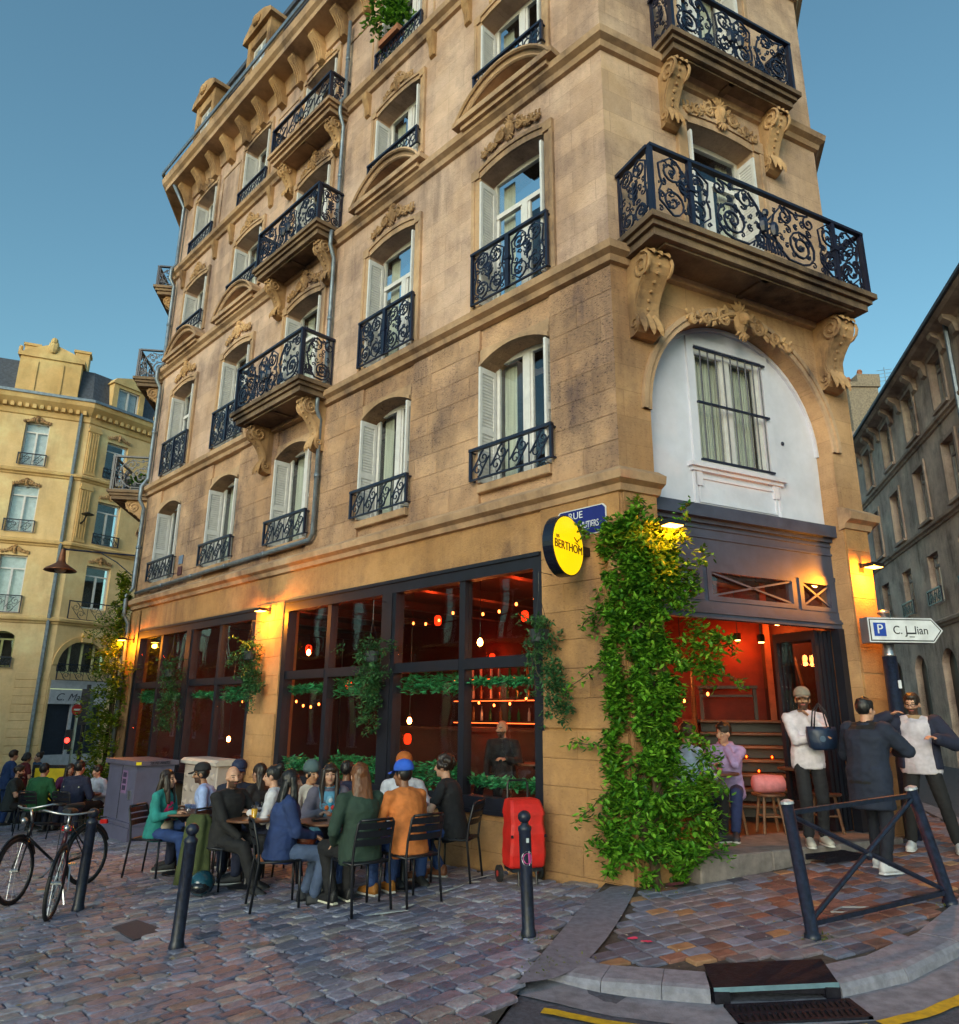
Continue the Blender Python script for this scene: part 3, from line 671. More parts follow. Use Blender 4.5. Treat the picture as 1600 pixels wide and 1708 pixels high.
# corner facade: windows, balconies, carved arch
cc = 2.11
window(FC, cc, WW, 7.47, 9.97, BLD, -.32, transom=9.3); architrave(FC, cc, WW, 7.47, 9.97, .06, BLD, .2)
window(FC, cc, WW, 11.0, 13.3, BLD, -.32); architrave(FC, cc, WW, 11.0, 13.3, .06, BLD, .2); window(FC, cc, 1.22, 13.95, 15.74, BLD, -.32)
ornament(FC, cc, 10.0, 1.5, .55, BLD, .05)
balcony(FC, .10, LC-.12, 7.22, .72, 8.46, BLD, ['S4', 'bigL', 'bigR', 'S4'], cons=(), posts=(.78, LC-.8), skind='S4')
bpy.context.view_layer.update()
for c in (.42, LC-.42): console(FC, c, 7.21, .42, 1.05, .34, BLD)
balcony(FC, .86, 3.36, 10.62, .50, 11.80, BLD, ['bigL', 'S4', 'bigR'], cons=(), skind='S4')
for c in (1.12, 3.1): console(FC, c, 10.61, .32, 1.0, .24, BLD)
ornament(FC, cc, 6.55, 2.0, .58, BLD, .05, mask=True)
mb = MB(FC); ar = arc_pts(.51, 3.73, 5.25, 1.61, 28)
for r0, r1, o in ((1.0, 1.075, .035), (1.045, 1.085, .06)):
    for p, q in zip(ar, ar[1:]):
        def X(t, k): return (cc+.01+(t[0]-cc-.01)*k, 5.25+(t[1]-5.25)*k)
        a, b, c2, d = X(p, r0), X(q, r0), X(q, r1), X(p, r1)
        mb.add([(a[0], 0, a[1]), (b[0], 0, b[1]), (c2[0], 0, c2[1]), (d[0], 0, d[1]), (a[0], o, a[1]), (b[0], o, b[1]), (c2[0], o, c2[1]), (d[0], o, d[1])], [(4, 5, 6, 7), (0, 1, 5, 4), (3, 7, 6, 2)])
put('arch_moulding', mb, ST_TRIM, BLD)
# white boarded fanlight in the arch, with a barred window
mb = MB(FC); a, b, o = .50, 3.75, -.26; ar = arc_pts(.50, 3.75, 5.25, 1.62, 24)
wa, wb, w0, w1 = 1.50, 2.76, 4.80, 6.50
mb2 = MB(FC); cells = []
wall_pts = ar
for p, q in zip(ar, ar[1:]):
    lo0 = 4.15
    um = (p[0]+q[0])/2
    if wa < um < wb:
        mb.quad((p[0], o, w1), (q[0], o, w1), (q[0], o, max(q[1], w1)), (p[0], o, max(p[1], w1))); mb.quad((p[0], o, lo0), (q[0], o, lo0), (q[0], o, w0), (p[0], o, w0))
    else: mb.quad((p[0], o, lo0), (q[0], o, lo0), (q[0], o, q[1]), (p[0], o, p[1]))
FAN = put('boarded_fanlight', mb, WHITE2, BLD)
mb = MB(FC); mb.tube([(p[0]*.985+.03, o+.02, 5.25+(p[1]-5.25)*.97) for p in ar], .035, 4)
mb.box(wa-.12, wa, o-.12, o+.03, 4.5, 6.62); mb.box(wb, wb+.12, o-.12, o+.03, 4.5, 6.62); mb.box(wa, wb, o-.12, o+.03, 6.50, 6.62)
mb.box(wa-.22, wb+.22, o, o+.09, 4.74, 4.80); mb.box(wa-.18, wb+.18, o, o+.05, 4.69, 4.739)
for x0, x1, z0, z1 in ((wa-.06, wb+.06, 4.28, 4.31), (wa-.06, wb+.06, 4.6, 4.63), (wa-.06, wa-.03, 4.311, 4.599), (wb+.03, wb+.06, 4.311, 4.599)): mb.box(x0, x1, o, o+.018, z0, z1)
for x0, x1 in ((wa-.14, wa-.10), (wb+.10, wb+.14)): mb.box(x0, x1, o, o+.03, 4.2, 4.689)
put('panel_moulding', mb, WHITE2, FAN)
window(FC, (wa+wb)/2+.0, wb-wa, w0, w1, FAN, o-.08, transom=None, shut=(0, 0), curtain=False)
mb = MB(FC); n = 40
pts = [(wa+.03+(wb-wa-.06)*i/n, o-.2+.02*(i % 2)) for i in range(n+1)]
for p, q in zip(pts, pts[1:]): mb.quad((p[0], p[1], w0), (q[0], q[1], w0), (q[0], q[1], w1), (p[0], p[1], w1))
put('curtain', mb, CURTAIN, FAN)
mb = MB(FC)
for i in range(9): u = wa+.08+(wb-wa-.16)*i/8; mb.tube([(u, o+.06, w0+.06), (u, o+.06, w1-.06)], .011, 5)
for z in (w0+.05, (w0+w1)/2, w1-.06): mb.box(wa-.02, wb+.02, o+.045, o+.075, z-.014, z+.014)
put('window_bars', mb, IRON, FAN)
mb = MB(FC); mb.ell((3.05, o+.01, 5.35), (.03, .02, .03), 8, 5); put('cable_hole', mb, IRON, FAN)
# blue-grey fascia above the doorway
mb = MB(FC); o = -.22
mb.box(.505, 3.735, o-.06, o, 3.50, 4.02); mb.box(.505, 3.735, o-.06, o+.13, 4.04, 4.20); mb.box(.505, 3.735, o-.06, o+.05, 3.985, 4.039)
for z in (3.92, 3.80): mb.box(.505, 3.735, o, o+.018, z, z+.03)
mb.box(.505, 3.735, o-.06, o+.02, 3.44, 3.50)
mb.box(.505, 3.735, o-.06, o+.015, 2.92, 3.02); mb.box(.505, 3.735, o-.06, o+.04, 2.80, 2.919); mb.box(.505, 3.735, o-.06, o+.06, 2.86, 2.89)
for u in (.52, 1.38, 2.98, 3.70): mb.box(u-.035, u+.035, o-.06, o+.008, 3.02, 3.44)
FAS = put('fascia', mb, BLUEGREY, BLD)
for a, b in ((.555, 1.345), (1.415, 2.945), (3.015, 3.665)):
    mb = MB(FC)
    for x0, x1, z0, z1 in ((a, a+.07, 3.02, 3.44), (b-.07, b, 3.02, 3.44), (a+.07, b-.07, 3.02, 3.08), (a+.07, b-.07, 3.38, 3.44)): mb.box(x0, x1, o-.04, o+.025, z0, z1)
    for z0, z1 in ((3.085, 3.375), (3.375, 3.085)): mb.tube([(a+.07, o, z0), (b-.07, o, z1)], .017, 4)
    tw = put('transom_light', mb, BLUEGREY, FAS); mb = MB(FC); mb.box(a+.06, b-.06, o-.03, o-.025, 3.07, 3.39); put('pane', mb, GLASS, tw)
# doorway jambs, folded door leaves, stone step
for q in (.512, 3.62): mb = MB(FC); mb.box(q, q+.108, -.28, -.16, .28, 2.80); put('door_jamb', mb, NAVYBLK, BLD)
for i in range(4):
    u = 3.60-.085*i; mb = MB(FC); x0, x1 = u-.028, u+.028
    for a, b, z0, z1 in ((-1.0, -.94, .30, 2.78), (-.36, -.30, .30, 2.78), (-.94, -.36, .30, .6), (-.94, -.36, 2.66, 2.78)): mb.box(x0, x1, a, b, z0, z1)
    lf = put('folding_door', mb, NAVYBLK, BLD); mb = MB(FC); mb.box(u-.004, u+.004, -.94, -.36, .6, 2.66); put('pane', mb, SHOPGLASS, lf)
for i, (a, b) in enumerate(((.55, 1.55), (1.555, 2.6), (2.605, 3.72))):
    mb = MB(FC); mb.bbox(a, b, -.6, .30, -.2, .285, .015)
    put('door_step', mb, mat('worn step stone', (.20, .17, .16), .8, var=.3, vs=8, bump=.3), BLD)
# rain pipes
def pipe(pts, r=.04, name='downpipe'):
    mb = MB(); mb.tube([tuple(p) for p in pts], r, 8)
    a = Vector(pts[0])
    for p, q in zip(pts, pts[1:]):
        p, q = Vector(p), Vector(q); d = (q-p); n = int(d.length/2.0)
        for i in range(1, n+1): c = p+d*(i/(n+1)); mb.tube([tuple(c-d.normalized()*.04), tuple(c+d.normalized()*.04)], r*1.25, 8)
    return put(name, mb, ZINC, BLD, smooth=True)
pipe([FL(6.25, .12, 16.0), FL(6.25, .12, 14.0), FL(6.22, .24, 13.8), FL(6.22, .24, 13.5), FL(6.28, .1, 13.3), FL(6.28, .1, 10.9), FL(6.22, .25, 10.7), FL(6.22, .25, 10.4), FL(6.3, .1, 10.2), FL(6.3, .1, 7.6), FL(6.3, .24, 7.4), FL(6.3, .24, 7.0), FL(6.4, .09, 6.85), FL(6.4, .09, 4.72), FL(6.5, .09, 4.62), FL(14.5, .09, 4.55)])
pipe([FL(14.55, .5, 16.45), FL(14.6, .12, 15.9), FL(14.6, .12, 14.0), FL(14.6, .24, 13.8), FL(14.6, .24, 13.5), FL(14.62, .1, 13.3), FL(14.62, .1, 10.9), FL(14.62, .24, 10.7), FL(14.62, .24, 10.4), FL(14.65, .1, 10.2), FL(14.65, .1, 7.6), FL(14.65, .24, 7.35), FL(14.65, .24, 7.0), FL(14.68, .1, 6.8), FL(14.68, .1, 4.7), FL(14.68, .24, 4.5), FL(14.68, .24, 4.0), FL(14.68, .1, 3.8), FL(14.68, .1, -.8)], .05)
# small plates between the left windows
for z, m in ((4.98, mat('enamel blue plate', (.16, .20, .30), .3)), (4.72, mat('dark red plate', (.10, .02, .02), .4))):
    mb = MB(FL); mb.box(12.02, 12.24, .01, .025, z, z+.2); put('house_number_plate', mb, m, BLD)
# ------------------------------------------------------------------ bar front on the long facade
def shopfront(a, b, z0, z1, post, thin, zt):
    mb = MB(FL); o0, o1 = -.16, -.02
    mb.box(a, a+.14, o0, o1+.03, z0, z1); mb.box(b-.14, b, o0, o1+.03, z0, z1); mb.box(a+.14, b-.14, o0, o1+.03, z1-.20, z1); mb.box(a+.14, b-.14, o0, o1+.05, z0, z0+.14)
    mb.box(a, b, o0, o1+.08, z0-.05, z0-.001); mb.box(a+.02, b-.02, o0, o1+.055, z1-.05, z1-.001)
    mb.box(post-.17, post+.17, o0, o1+.02, z0+.14, z1-.20); mb.box(post-.1, post+.1, o0, o1+.04, z0+.14, z1-.2)
    xs = [a+.14, thin[0], post-.17, post+.17, thin[1], b-.14]
    for t in thin: mb.box(t-.055, t+.055, o0, o1, z0+.14, z1-.20)
    for x0, x1 in ((a+.14, thin[0]-.055), (thin[0]+.055, post-.17), (post+.17, thin[1]-.055), (thin[1]+.055, b-.14)): mb.box(x0, x1, o0, o1+.005, zt-.07, zt+.07)
    s = put('shopfront', mb, NAVYBLK, BLD)
    for x0, x1 in ((a+.14, thin[0]-.055), (thin[0]+.055, post-.17), (post+.17, thin[1]-.055), (thin[1]+.055, b-.14)):
        for q0, q1 in ((z0+.14, zt-.07), (zt+.07, z1-.20)):
            m2 = MB(FL); m2.box(x0, x1, -.09, -.08, q0, q1); put('pane', m2, SHOPGLASS, s)
    return s
shopfront(1.205, 7.285, .55, 3.625, 4.25, (2.65, 5.88), 2.31)
shopfront(8.305, 14.145, .35, 3.595, 11.22, (9.8, 12.75), 2.28)
# ------------------------------------------------------------------ the lit room behind
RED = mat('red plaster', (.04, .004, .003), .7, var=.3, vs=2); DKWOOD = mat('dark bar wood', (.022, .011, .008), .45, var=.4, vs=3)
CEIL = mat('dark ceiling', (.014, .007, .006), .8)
DPT = -6.2
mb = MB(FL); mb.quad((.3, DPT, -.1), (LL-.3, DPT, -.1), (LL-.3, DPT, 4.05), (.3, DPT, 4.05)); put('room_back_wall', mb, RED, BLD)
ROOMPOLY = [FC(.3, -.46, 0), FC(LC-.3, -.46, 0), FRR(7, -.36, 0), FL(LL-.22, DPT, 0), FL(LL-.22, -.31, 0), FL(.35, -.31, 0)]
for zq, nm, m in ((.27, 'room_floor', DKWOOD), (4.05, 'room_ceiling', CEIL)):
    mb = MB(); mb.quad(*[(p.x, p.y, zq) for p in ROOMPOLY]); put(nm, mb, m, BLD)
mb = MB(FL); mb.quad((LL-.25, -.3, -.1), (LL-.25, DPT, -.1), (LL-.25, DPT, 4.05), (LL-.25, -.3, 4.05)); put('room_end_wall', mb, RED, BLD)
mb = MB(FRR); mb.quad((.3, -.35, -.1), (10, -.35, -.1), (10, -.35, 4.05), (.3, -.35, 4.05)); put('room_side_wall', mb, RED, BLD)
for z in (0, 1, 2):
    mb = MB(FL)
    for i in range(7): mb.box(1.2+i*2.1, 1.4+i*2.1, DPT+.2, -.35, 3.82, 3.98) if z == 0 else None
    if z == 0: put('ceiling_beams', mb, DKWOOD, BLD)
# bar counter with bottle shelves
mb = MB(FL); mb.box(2.2, 9.5, -4.6, -4.0, .28, 1.35); mb.box(2.1, 9.6, -4.7, -3.85, 1.351, 1.42)
tag(put('bar_counter', mb, DKWOOD), 'dark wooden bar counter inside behind the street windows', 'counter')
SHELF = empty('bottle_shelf', FL(5.8, DPT+.25, .28), 0, 'backlit bottle shelf on the red wall inside the bar', 'shelf')
mb = MB(FL); 
for z in (1.5, 2.0, 2.5): mb.box(2.4, 9.2, DPT+.02, DPT+.32, z, z+.04)
for u in (2.36, 5.8, 9.2): mb.box(u, u+.04, DPT+.02, DPT+.33, .28, 2.9)
put('shelf_board', mb, DKWOOD, SHELF)
for z in (1.5, 2.0, 2.5):
    mb = MB(FL); mb.box(2.45, 9.15, DPT+.30, DPT+.315, z-.022, z-.002); put('light_strip', mb, lamp_mat('shelf strip', (1, .11, .02), 4), SHELF)
for u in (3.2, 5.6, 8.0): point('shelf_light', FL(u, DPT+.45, 2.25), (1, .12, .02), 9, .2, SHELF)
BOTG = [mat('amber bottle', (.25, .07, .01), .1), mat('green bottle', (.02, .10, .03), .1), mat('clear bottle', (.4, .3, .25), .1)]
rg = random.Random(4); bme = []
for i in range(3):
    mb = MB(); mb.lathe([(.035, 0), (.037, .02), (.037, .18), (.014, .24), (.014, .30), (.016, .305)], k=7); me = mb.mesh('bottle'); me.materials.append(BOTG[i]); fix_normals(me); bme.append(me)
for z in (1.54, 2.04, 2.54):
    for i in range(22):
        o = bpy.data.objects.new('bottle', bme[rg.randrange(3)]); COL.objects.link(o); o.location = FL(2.6+i*.3+rg.random()*.08, DPT+.16, z); o.scale = (1, 1, rg.uniform(.85, 1.1))
        tag(o, 'small liquor bottle on the backlit shelf inside the bar', 'bottle', 'bottles on the bar shelf')
# bulbs hanging in the room
BULB = lamp_mat('glowing filament', (1, .30, .06), 60)
def bulb(loc, top, en, col=(1, .20, .04), r=.045, lab=None):
    e = empty('pendant_bulb', loc, 0, lab, 'pendant lamp', 'pendant bulbs hanging in the bar')
    mb = MB(); mb.lathe([(.005, -r*1.3), (r*.7, -r), (r, -.1*r), (r*.75, r*.8), (r*.3, r*1.4)], tuple(loc), 8); put('bulb', mb, BULB, e, smooth=True)
    mb = MB(); mb.tube([(loc[0], loc[1], loc[2]+r*1.4), (loc[0], loc[1], loc[2]+r*3)], .02, 6); mb.tube([(loc[0], loc[1], loc[2]+r*3), (loc[0], loc[1], top)], .006, 4); put('flex', mb, BLACKMETAL, e)
    point('bulb_light', (loc[0], loc[1], loc[2]-r*2.2), col, en, .04, e)
LBL = 'small glowing amber pendant bulb hanging inside the bar'
for u, o, z, en in ((2.2, -1.6, 2.65, 14), (3.6, -1.3, 2.75, 14), (5.2, -2.6, 1.62, 10), (5.6, -1.2, 3.05, 12), (6.6, -2.4, 1.55, 8), (1.8, -2.8, 2.55, 16), (9.0, -1.6, 2.9, 9), (11.8, -1.4, 1.1, 7), (12.2, -2.2, 2.7, 9), (3.2, -3.2, 1.9, 14), (2.3, -4.0, 1.75, 12)):
    bulb(FL(u, o, z), 4.05, en*.6, lab=LBL)
# red lanterns added in the room to give it red glow
LANT = lamp_mat('red lantern', (1, .025, .004), 2.6)
for u, o_, z in ((2.6, DPT, 3.05), (4.6, -3.6, 3.45), (6.6, -3.2, 3.5), (5.4, DPT, 3.1), (8.0, DPT, 3.0), (3.2, -2.6, 3.4), (10.4, -2.6, 3.1), (12.4, -2.6, 1.0), (7.2, -3.0, 1.2), (9.6, -3.2, 2.3)):
    mb = MB(FL); mb.lathe([(.04, -.10), (.066, -.07), (.075, 0), (.066, .07), (.035, .10)], (u, o_+.14, z), 12); tag(put('added_red_lantern', mb, LANT, None, True), 'small glowing red paper lantern inside the bar', 'lantern', 'red lanterns inside the bar')
    point('added_red_glow', FL(u, o_+.35, z), (1, .05, .008), 15, .08)
# strings of small warm bulbs, added as extra hot points in the room
for k, (a, b, o0, o1, z, lab) in enumerate(((1.4, 7.2, -1.9, -2.6, 3.55, 'string of small warm bulbs high across the right-hand shopfront interior'), (1.5, 7.0, -4.4, -4.2, 2.05, 'string of small warm bulbs low over the bar counter'), (8.5, 14.0, -1.8, -2.8, 2.0, 'string of small warm bulbs across the left-hand shopfront interior'))):
    e = empty('added_string_lights', tuple(FL((a+b)/2, o0, z)), 0, lab, 'string lights', 'strings of bulbs in the bar'); n = 13
    P = [FL(a+(b-a)*i/n, o0+(o1-o0)*i/n, z-.16*math.sin(math.pi*((i/n*3) % 1))) for i in range(n+1)]
    mb = MB(); mb.tube([tuple(p) for p in P], .005, 4); mb.tube([tuple(P[0]), (P[0].x, P[0].y, 4.05)], .005, 3); mb.tube([tuple(P[-1]), (P[-1].x, P[-1].y, 4.05)], .005, 3); put('flex', mb, BLACKMETAL, e)
    for p in P: mb = MB(); mb.ell((p.x, p.y, p.z-.035), (.022, .022, .03), 6, 5); put('bulb', mb, lamp_mat('tiny amber bulb', (1, .16, .025), 14), e, True)
# garlands of leaves inside the panes
GARL = leafmat('garland leaves', (.02, .16, .05), (.04, .32, .12), (.10, .50, .20))
def leaves(mb, pts, size, rg, droop=.5):
    """leaf-sized folded blades at the given points"""
    for p in pts:
        s = size*rg.uniform(.65, 1.25); a = rg.uniform(0, 6.283); el = rg.uniform(-1.2, .55)*droop+rg.uniform(-.4, .5)
        d = Vector((math.cos(a)*math.cos(el), math.sin(a)*math.cos(el), math.sin(el))); q = d.cross(UZ)
        if q.length < 1e-3: q = Vector((1, 0, 0))
        q.normalize(); q = (q+UZ*rg.uniform(-.5, .5)).normalized(); n = d.cross(q)
        P = Vector(p); b = len(mb.v)
        m_ = P+d*s*.5+n*s*.05; w_ = s*rg.uniform(.19, .28)
        mb.v += [tuple(P), tuple(P+d*s*.32+q*w_-n*s*.05), tuple(P+d*s*.68+q*w_*.75-n*s*.08), tuple(P+d*s-n*s*.16), tuple(P+d*s*.68-q*w_*.75-n*s*.08), tuple(P+d*s*.32-q*w_-n*s*.05), tuple(m_)]
        mb.f += [(b, b+1, b+6), (b+1, b+2, b+6), (b+2, b+3, b+6), (b+3, b+4, b+6), (b+4, b+5, b+6), (b+5, b, b+6)]; mb.mi += [0]*6
rg = random.Random(9)
for a, b, zt in ((1.35, 2.58, 2.2), (2.72, 4.05, 2.2), (4.45, 5.8, 2.2), (5.95, 7.1, 2.2), (8.5, 9.7, 2.15), (9.9, 11.0, 2.15), (11.5, 12.6, 2.15), (12.9, 13.9, 2.15)):
    for zc, hh, n in ((zt-.12, .14, 520), (.86, .19, 760)):
        if zc < 1 and a > 8: continue
        mb = MB(); pts = [FL(rg.uniform(a, b), -.19+rg.gauss(0, .04), zc+rg.uniform(-hh, hh)*(.6+.4*math.sin(a*3+rg.random()))) for _ in range(n)]
        mb.tube([FL(a, -.22, zc), FL(b, -.22, zc)], .012, 4)
        leaves(mb, pts, .10, rg)
        tag(put('garland', mb, GARL, fix=False), ('leafy green garland along the top of the lower shop panes, inside' if zc > 1 else 'row of leafy green plants along the sill inside the shop window'), 'garland', 'garlands hung at pane tops' if zc > 1 else 'sill plants inside the window')
# stairs, red-lit landing and furniture seen through the open corner doorway
FI = Fr(Vector((3.72, 10.75, 0)), D(107), D(197))          # looking in: u to the right, o towards the street
ST = empty('staircase', tuple(FI(.1, -.6, .28)), 0, 'dark wooden staircase rising inside the open corner doorway', 'stairs')
for i in range(7):
    z = .28+.19*(i+1); o = -.35-.26*i
    mb = MB(FI); mb.bbox(-.62, .95, o-.28, o, z-.045, z, .01); put('tread', mb, WOOD, ST); mb = MB(FI); mb.box(-.6, .93, o-.28, o-.25, z-.19, z-.046); put('riser', mb, DKWOOD, ST)
for u in (-.68, 1.0):
    mb = MB(FI); mb.prism([(-.3, .28), (-.3, .62), (-2.25, 1.98), (-2.25, 1.4), (-.7, .28)], u-.03, u+.03, 0); put('stringer', mb, DKWOOD, ST)
    mb = MB(FI); mb.tube([(u, -.32, .3), (u, -.32, 1.35), (u, -2.2, 2.6)], .032, 6); put('handrail', mb, WOOD, ST)
    for k in range(5): mb = MB(FI); o = -.7-.36*k; mb.tube([(u, o, .75+.25*k), (u, o, 1.55+.25*k)], .016, 5); put('baluster', mb, DKWOOD, ST)
mb = MB(FI); mb.box(-.9, 1.6, -2.9, -2.18, 1.56, 1.61); put('landing', mb, WOOD, ST)
mb = MB(FI); mb.quad((-1.25, -2.95, .28), (1.7, -2.95, .28), (1.7, -2.95, 4.04), (-1.25, -2.95, 4.04)); put('landing_wall', mb, mat('lit red wall', (.14, .014, .006), .7, var=.35, vs=3, bump=.2), BLD)  # brighter copy of the red plaster, the spots' glow put into its colour
TB = empty('console_table', tuple(FI(-.1, -2.7, 1.61)), 0, 'slim dark table on the red-lit landing inside the doorway', 'table')
mb = MB(FI); mb.box(-.62, .38, -2.86, -2.62, 2.14, 2.19); put('tabletop', mb, DKWOOD, TB)
for u in (-.57, .33): mb = MB(FI); mb.box(u-.03, u+.03, -2.8, -2.7, 1.61, 2.139); put('leg', mb, DKWOOD, TB)
mb = MB(FI); mb.box(-.54, .30, -2.78, -2.74, 2.0, 2.04); put('rail', mb, DKWOOD, TB)
for u in (.62, .98): mb = MB(FI); mb.box(u-.05, u+.05, -2.93, -2.8, 1.61, 4.0); tag(put('timber_post', mb, mat('orange-lit timber', (.30, .10, .04), .6, var=.3)), 'upright timber post on the lit landing, '+('nearer the red patch' if u < .8 else 'nearer the folded doors'), 'post')  # orange glow of the landing is put into the timber colour
SPOT = lamp_mat('ceiling spot glow', (1, .35, .08), 30)
for u, o, z, en, tx in ((.12, -2.62, 2.98, 9, 'over the red patch of wall'), (.80, -2.5, 3.22, 7, 'between the two timber posts'), (1.10, -2.3, 3.3, 6, 'rightmost over the landing'), (.45, -1.7, 2.85, 3, 'lowest over the stairs'), (-.85, -1.9, 2.45, 6, 'showing through the climber')):
    e = empty('ceiling_spot', tuple(FI(u, o, z)), 0, 'small glowing ceiling spot inside the doorway, '+tx, 'spotlight', 'ceiling spots inside the doorway')
    mb = MB(FI); mb.lathe([(.05, .0), (.06, .05), (.06, .12)], (u, o, z), 8); put('spot_housing', mb, BLACKMETAL, e)
    mb = MB(FI); mb.lathe([(.045, -.012), (.045, -.002)], (u, o, z), 8); put('lens', mb, SPOT, e)
    mb = MB(FI); mb.tube([(u, o, z+.12), (u, o, 4.05)], .012, 4); put('stem', mb, BLACKMETAL, e)
    point('spot_light', FI(u, o, z-.10), (1, .16, .02), en*1.6, .03, e)
TEA = lamp_mat('candle glow', (1, .28, .05), 12)
for k, (u, i) in enumerate(((.05, 3), (.42, 3), (.20, 2), (.52, 1), (.15, 1), (.75, 2))):
    z = .28+.19*(i+1); o = -.35-.26*i-.1; e = empty('tea_light', tuple(FI(u, o, z)), 0, 'small candle glass glowing on the stairs inside the doorway', 'candle', 'candles on the stairs')
    mb = MB(FI); mb.lathe([(.028, 0), (.034, .06), (.032, .06), (.026, .006)], (u, o, z), 8, False); put('holder', mb, glass('candle glass', (.95, .5, .3), boost=1.2), e); mb = MB(FI); mb.ell((u, o, z+.035), (.012, .012, .02), 6, 5); put('flame', mb, TEA, e)
    point('candle_light', FI(u, o+.03, z+.09), (1, .25, .04), .5, .02, e)
# ------------------------------------------------------------------ ground, street, pavement, kerbs
def sheet(name, poly, zf, step, m, kind='structure', dz=0.):
    bm = bmesh.new(); f = bm.faces.new([bm.verts.new((p[0], p[1], 0)) for p in poly])
    xs = [p[0] for p in poly]; ys = [p[1] for p in poly]
    bmesh.ops.triangulate(bm, faces=bm.faces[:])
    for ax, lo, hi in ((0, min(xs), max(xs)), (1, min(ys), max(ys))):
        t = lo+step
        while t < hi:
            co = (t, 0, 0) if ax == 0 else (0, t, 0); no = (1, 0, 0) if ax == 0 else (0, 1, 0)
            bmesh.ops.bisect_plane(bm, geom=bm.verts[:]+bm.edges[:]+bm.faces[:], plane_co=co, plane_no=no); t += step
    for v in bm.verts: v.co.z = zf(v.co.x, v.co.y)+dz
    bmesh.ops.recalc_face_normals(bm, faces=bm.faces)
    me = bpy.data.meshes.new(name); bm.to_mesh(me); bm.free(); me.materials.append(m)
    if me.polygons and me.polygons[0].normal.z < 0: me.flip_normals()
    o = bpy.data.objects.new(name, me); COL.objects.link(o)
    if kind: o['kind'] = kind
    return o
ASPH = mat('asphalt', (.075, .08, .105), .85, var=.35, vs=30, bump=.5, bs=160)
MORTAR = mat('cobble joints', (.055, .05, .045), .95, var=.4, vs=12, bump=.4, bs=80)
KERB = mat('granite kerb', (.22, .215, .26), .75, var=.25, vs=14, bump=.3, bs=90)
CONC = mat('concrete gutter', (.22, .215, .25), .85, var=.3, vs=9, bump=.4, bs=70)
COB = [mat('cobble '+n, c, .42, var=.3, vs=14, bump=.5, bs=38, isl=.30) for n, c in (('grey', (.20, .20, .265)), ('mauve', (.18, .155, .20)), ('tan', (.225, .20, .205)), ('blue', (.11, .125, .19)), ('pale', (.27, .265, .30)))]
PAV = [mat('paver '+n, c, .65, var=.3, vs=9, bump=.35, bs=60, isl=.28) for n, c in (('red', (.22, .10, .075)), ('brown', (.17, .14, .155)), ('grey', (.15, .155, .21)), ('ochre', (.31, .165, .085)), ('dark', (.09, .08, .11)))]
sheet('ground', [(-160, -120), (160, -120), (160, 200), (-160, 200)], lambda x, y: zg(x, y)-.30, 8, ASPH)
def fl2(u, o): p = FL(u, o, 0); return (p.x, p.y)
STREET = sheet('street', [(1.28, 8.22), fl2(8, -.2), fl2(45, -.2), fl2(45, 16), fl2(8, 16), (-6, -6), (-1.4, 0), (-.1, 4.4), (.30, 5.62)], zg, 1.2, MORTAR, dz=-.03)
KP = [(0.40, 5.97), (0.85, 5.72), (1.24, 5.60), (1.54, 5.50), (1.95, 5.47), (2.40, 5.50), (2.95, 5.70), (3.62, 6.16), (4.4, 6.9), (5.4, 8.05), (6.3, 9.6), (7.3, 12.5), (9.3, 20), (11.3, 27.5)]
ROAD = sheet('road', [(-.1, 4.4), (.30, 5.62), (.5, 6.05), (1.5, 5.8), (2.5, 5.8), (3.6, 6.5), (5, 8), (6, 10), (9, 21), (11, 29), (20, 28), (16, 0), (6, -8), (-6, -6), (-1.4, 0)], zr, .6, ASPH)
def kin(d):                                              # kerb line moved inwards
    out = []
    for i, p in enumerate(KP):
        a = Vector(KP[max(i-1, 0)]); b = Vector(KP[min(i+1, len(KP)-1)]); t = (b-a).normalized(); out.append((p[0]-t.y*d, p[1]+t.x*d))
    return out
C1o, P0o = C1+nR*.02, P0
inner = [(C1.x+dR.x*19, C1.y+dR.y*19), (C1.x, C1.y), (P0.x, P0.y), (1.28, 8.22)]
SW = sheet('sidewalk', kin(.20)+inner, zs, .8, mat('sand joints', (.07, .055, .045), .95, var=.4, vs=20), dz=-.022)
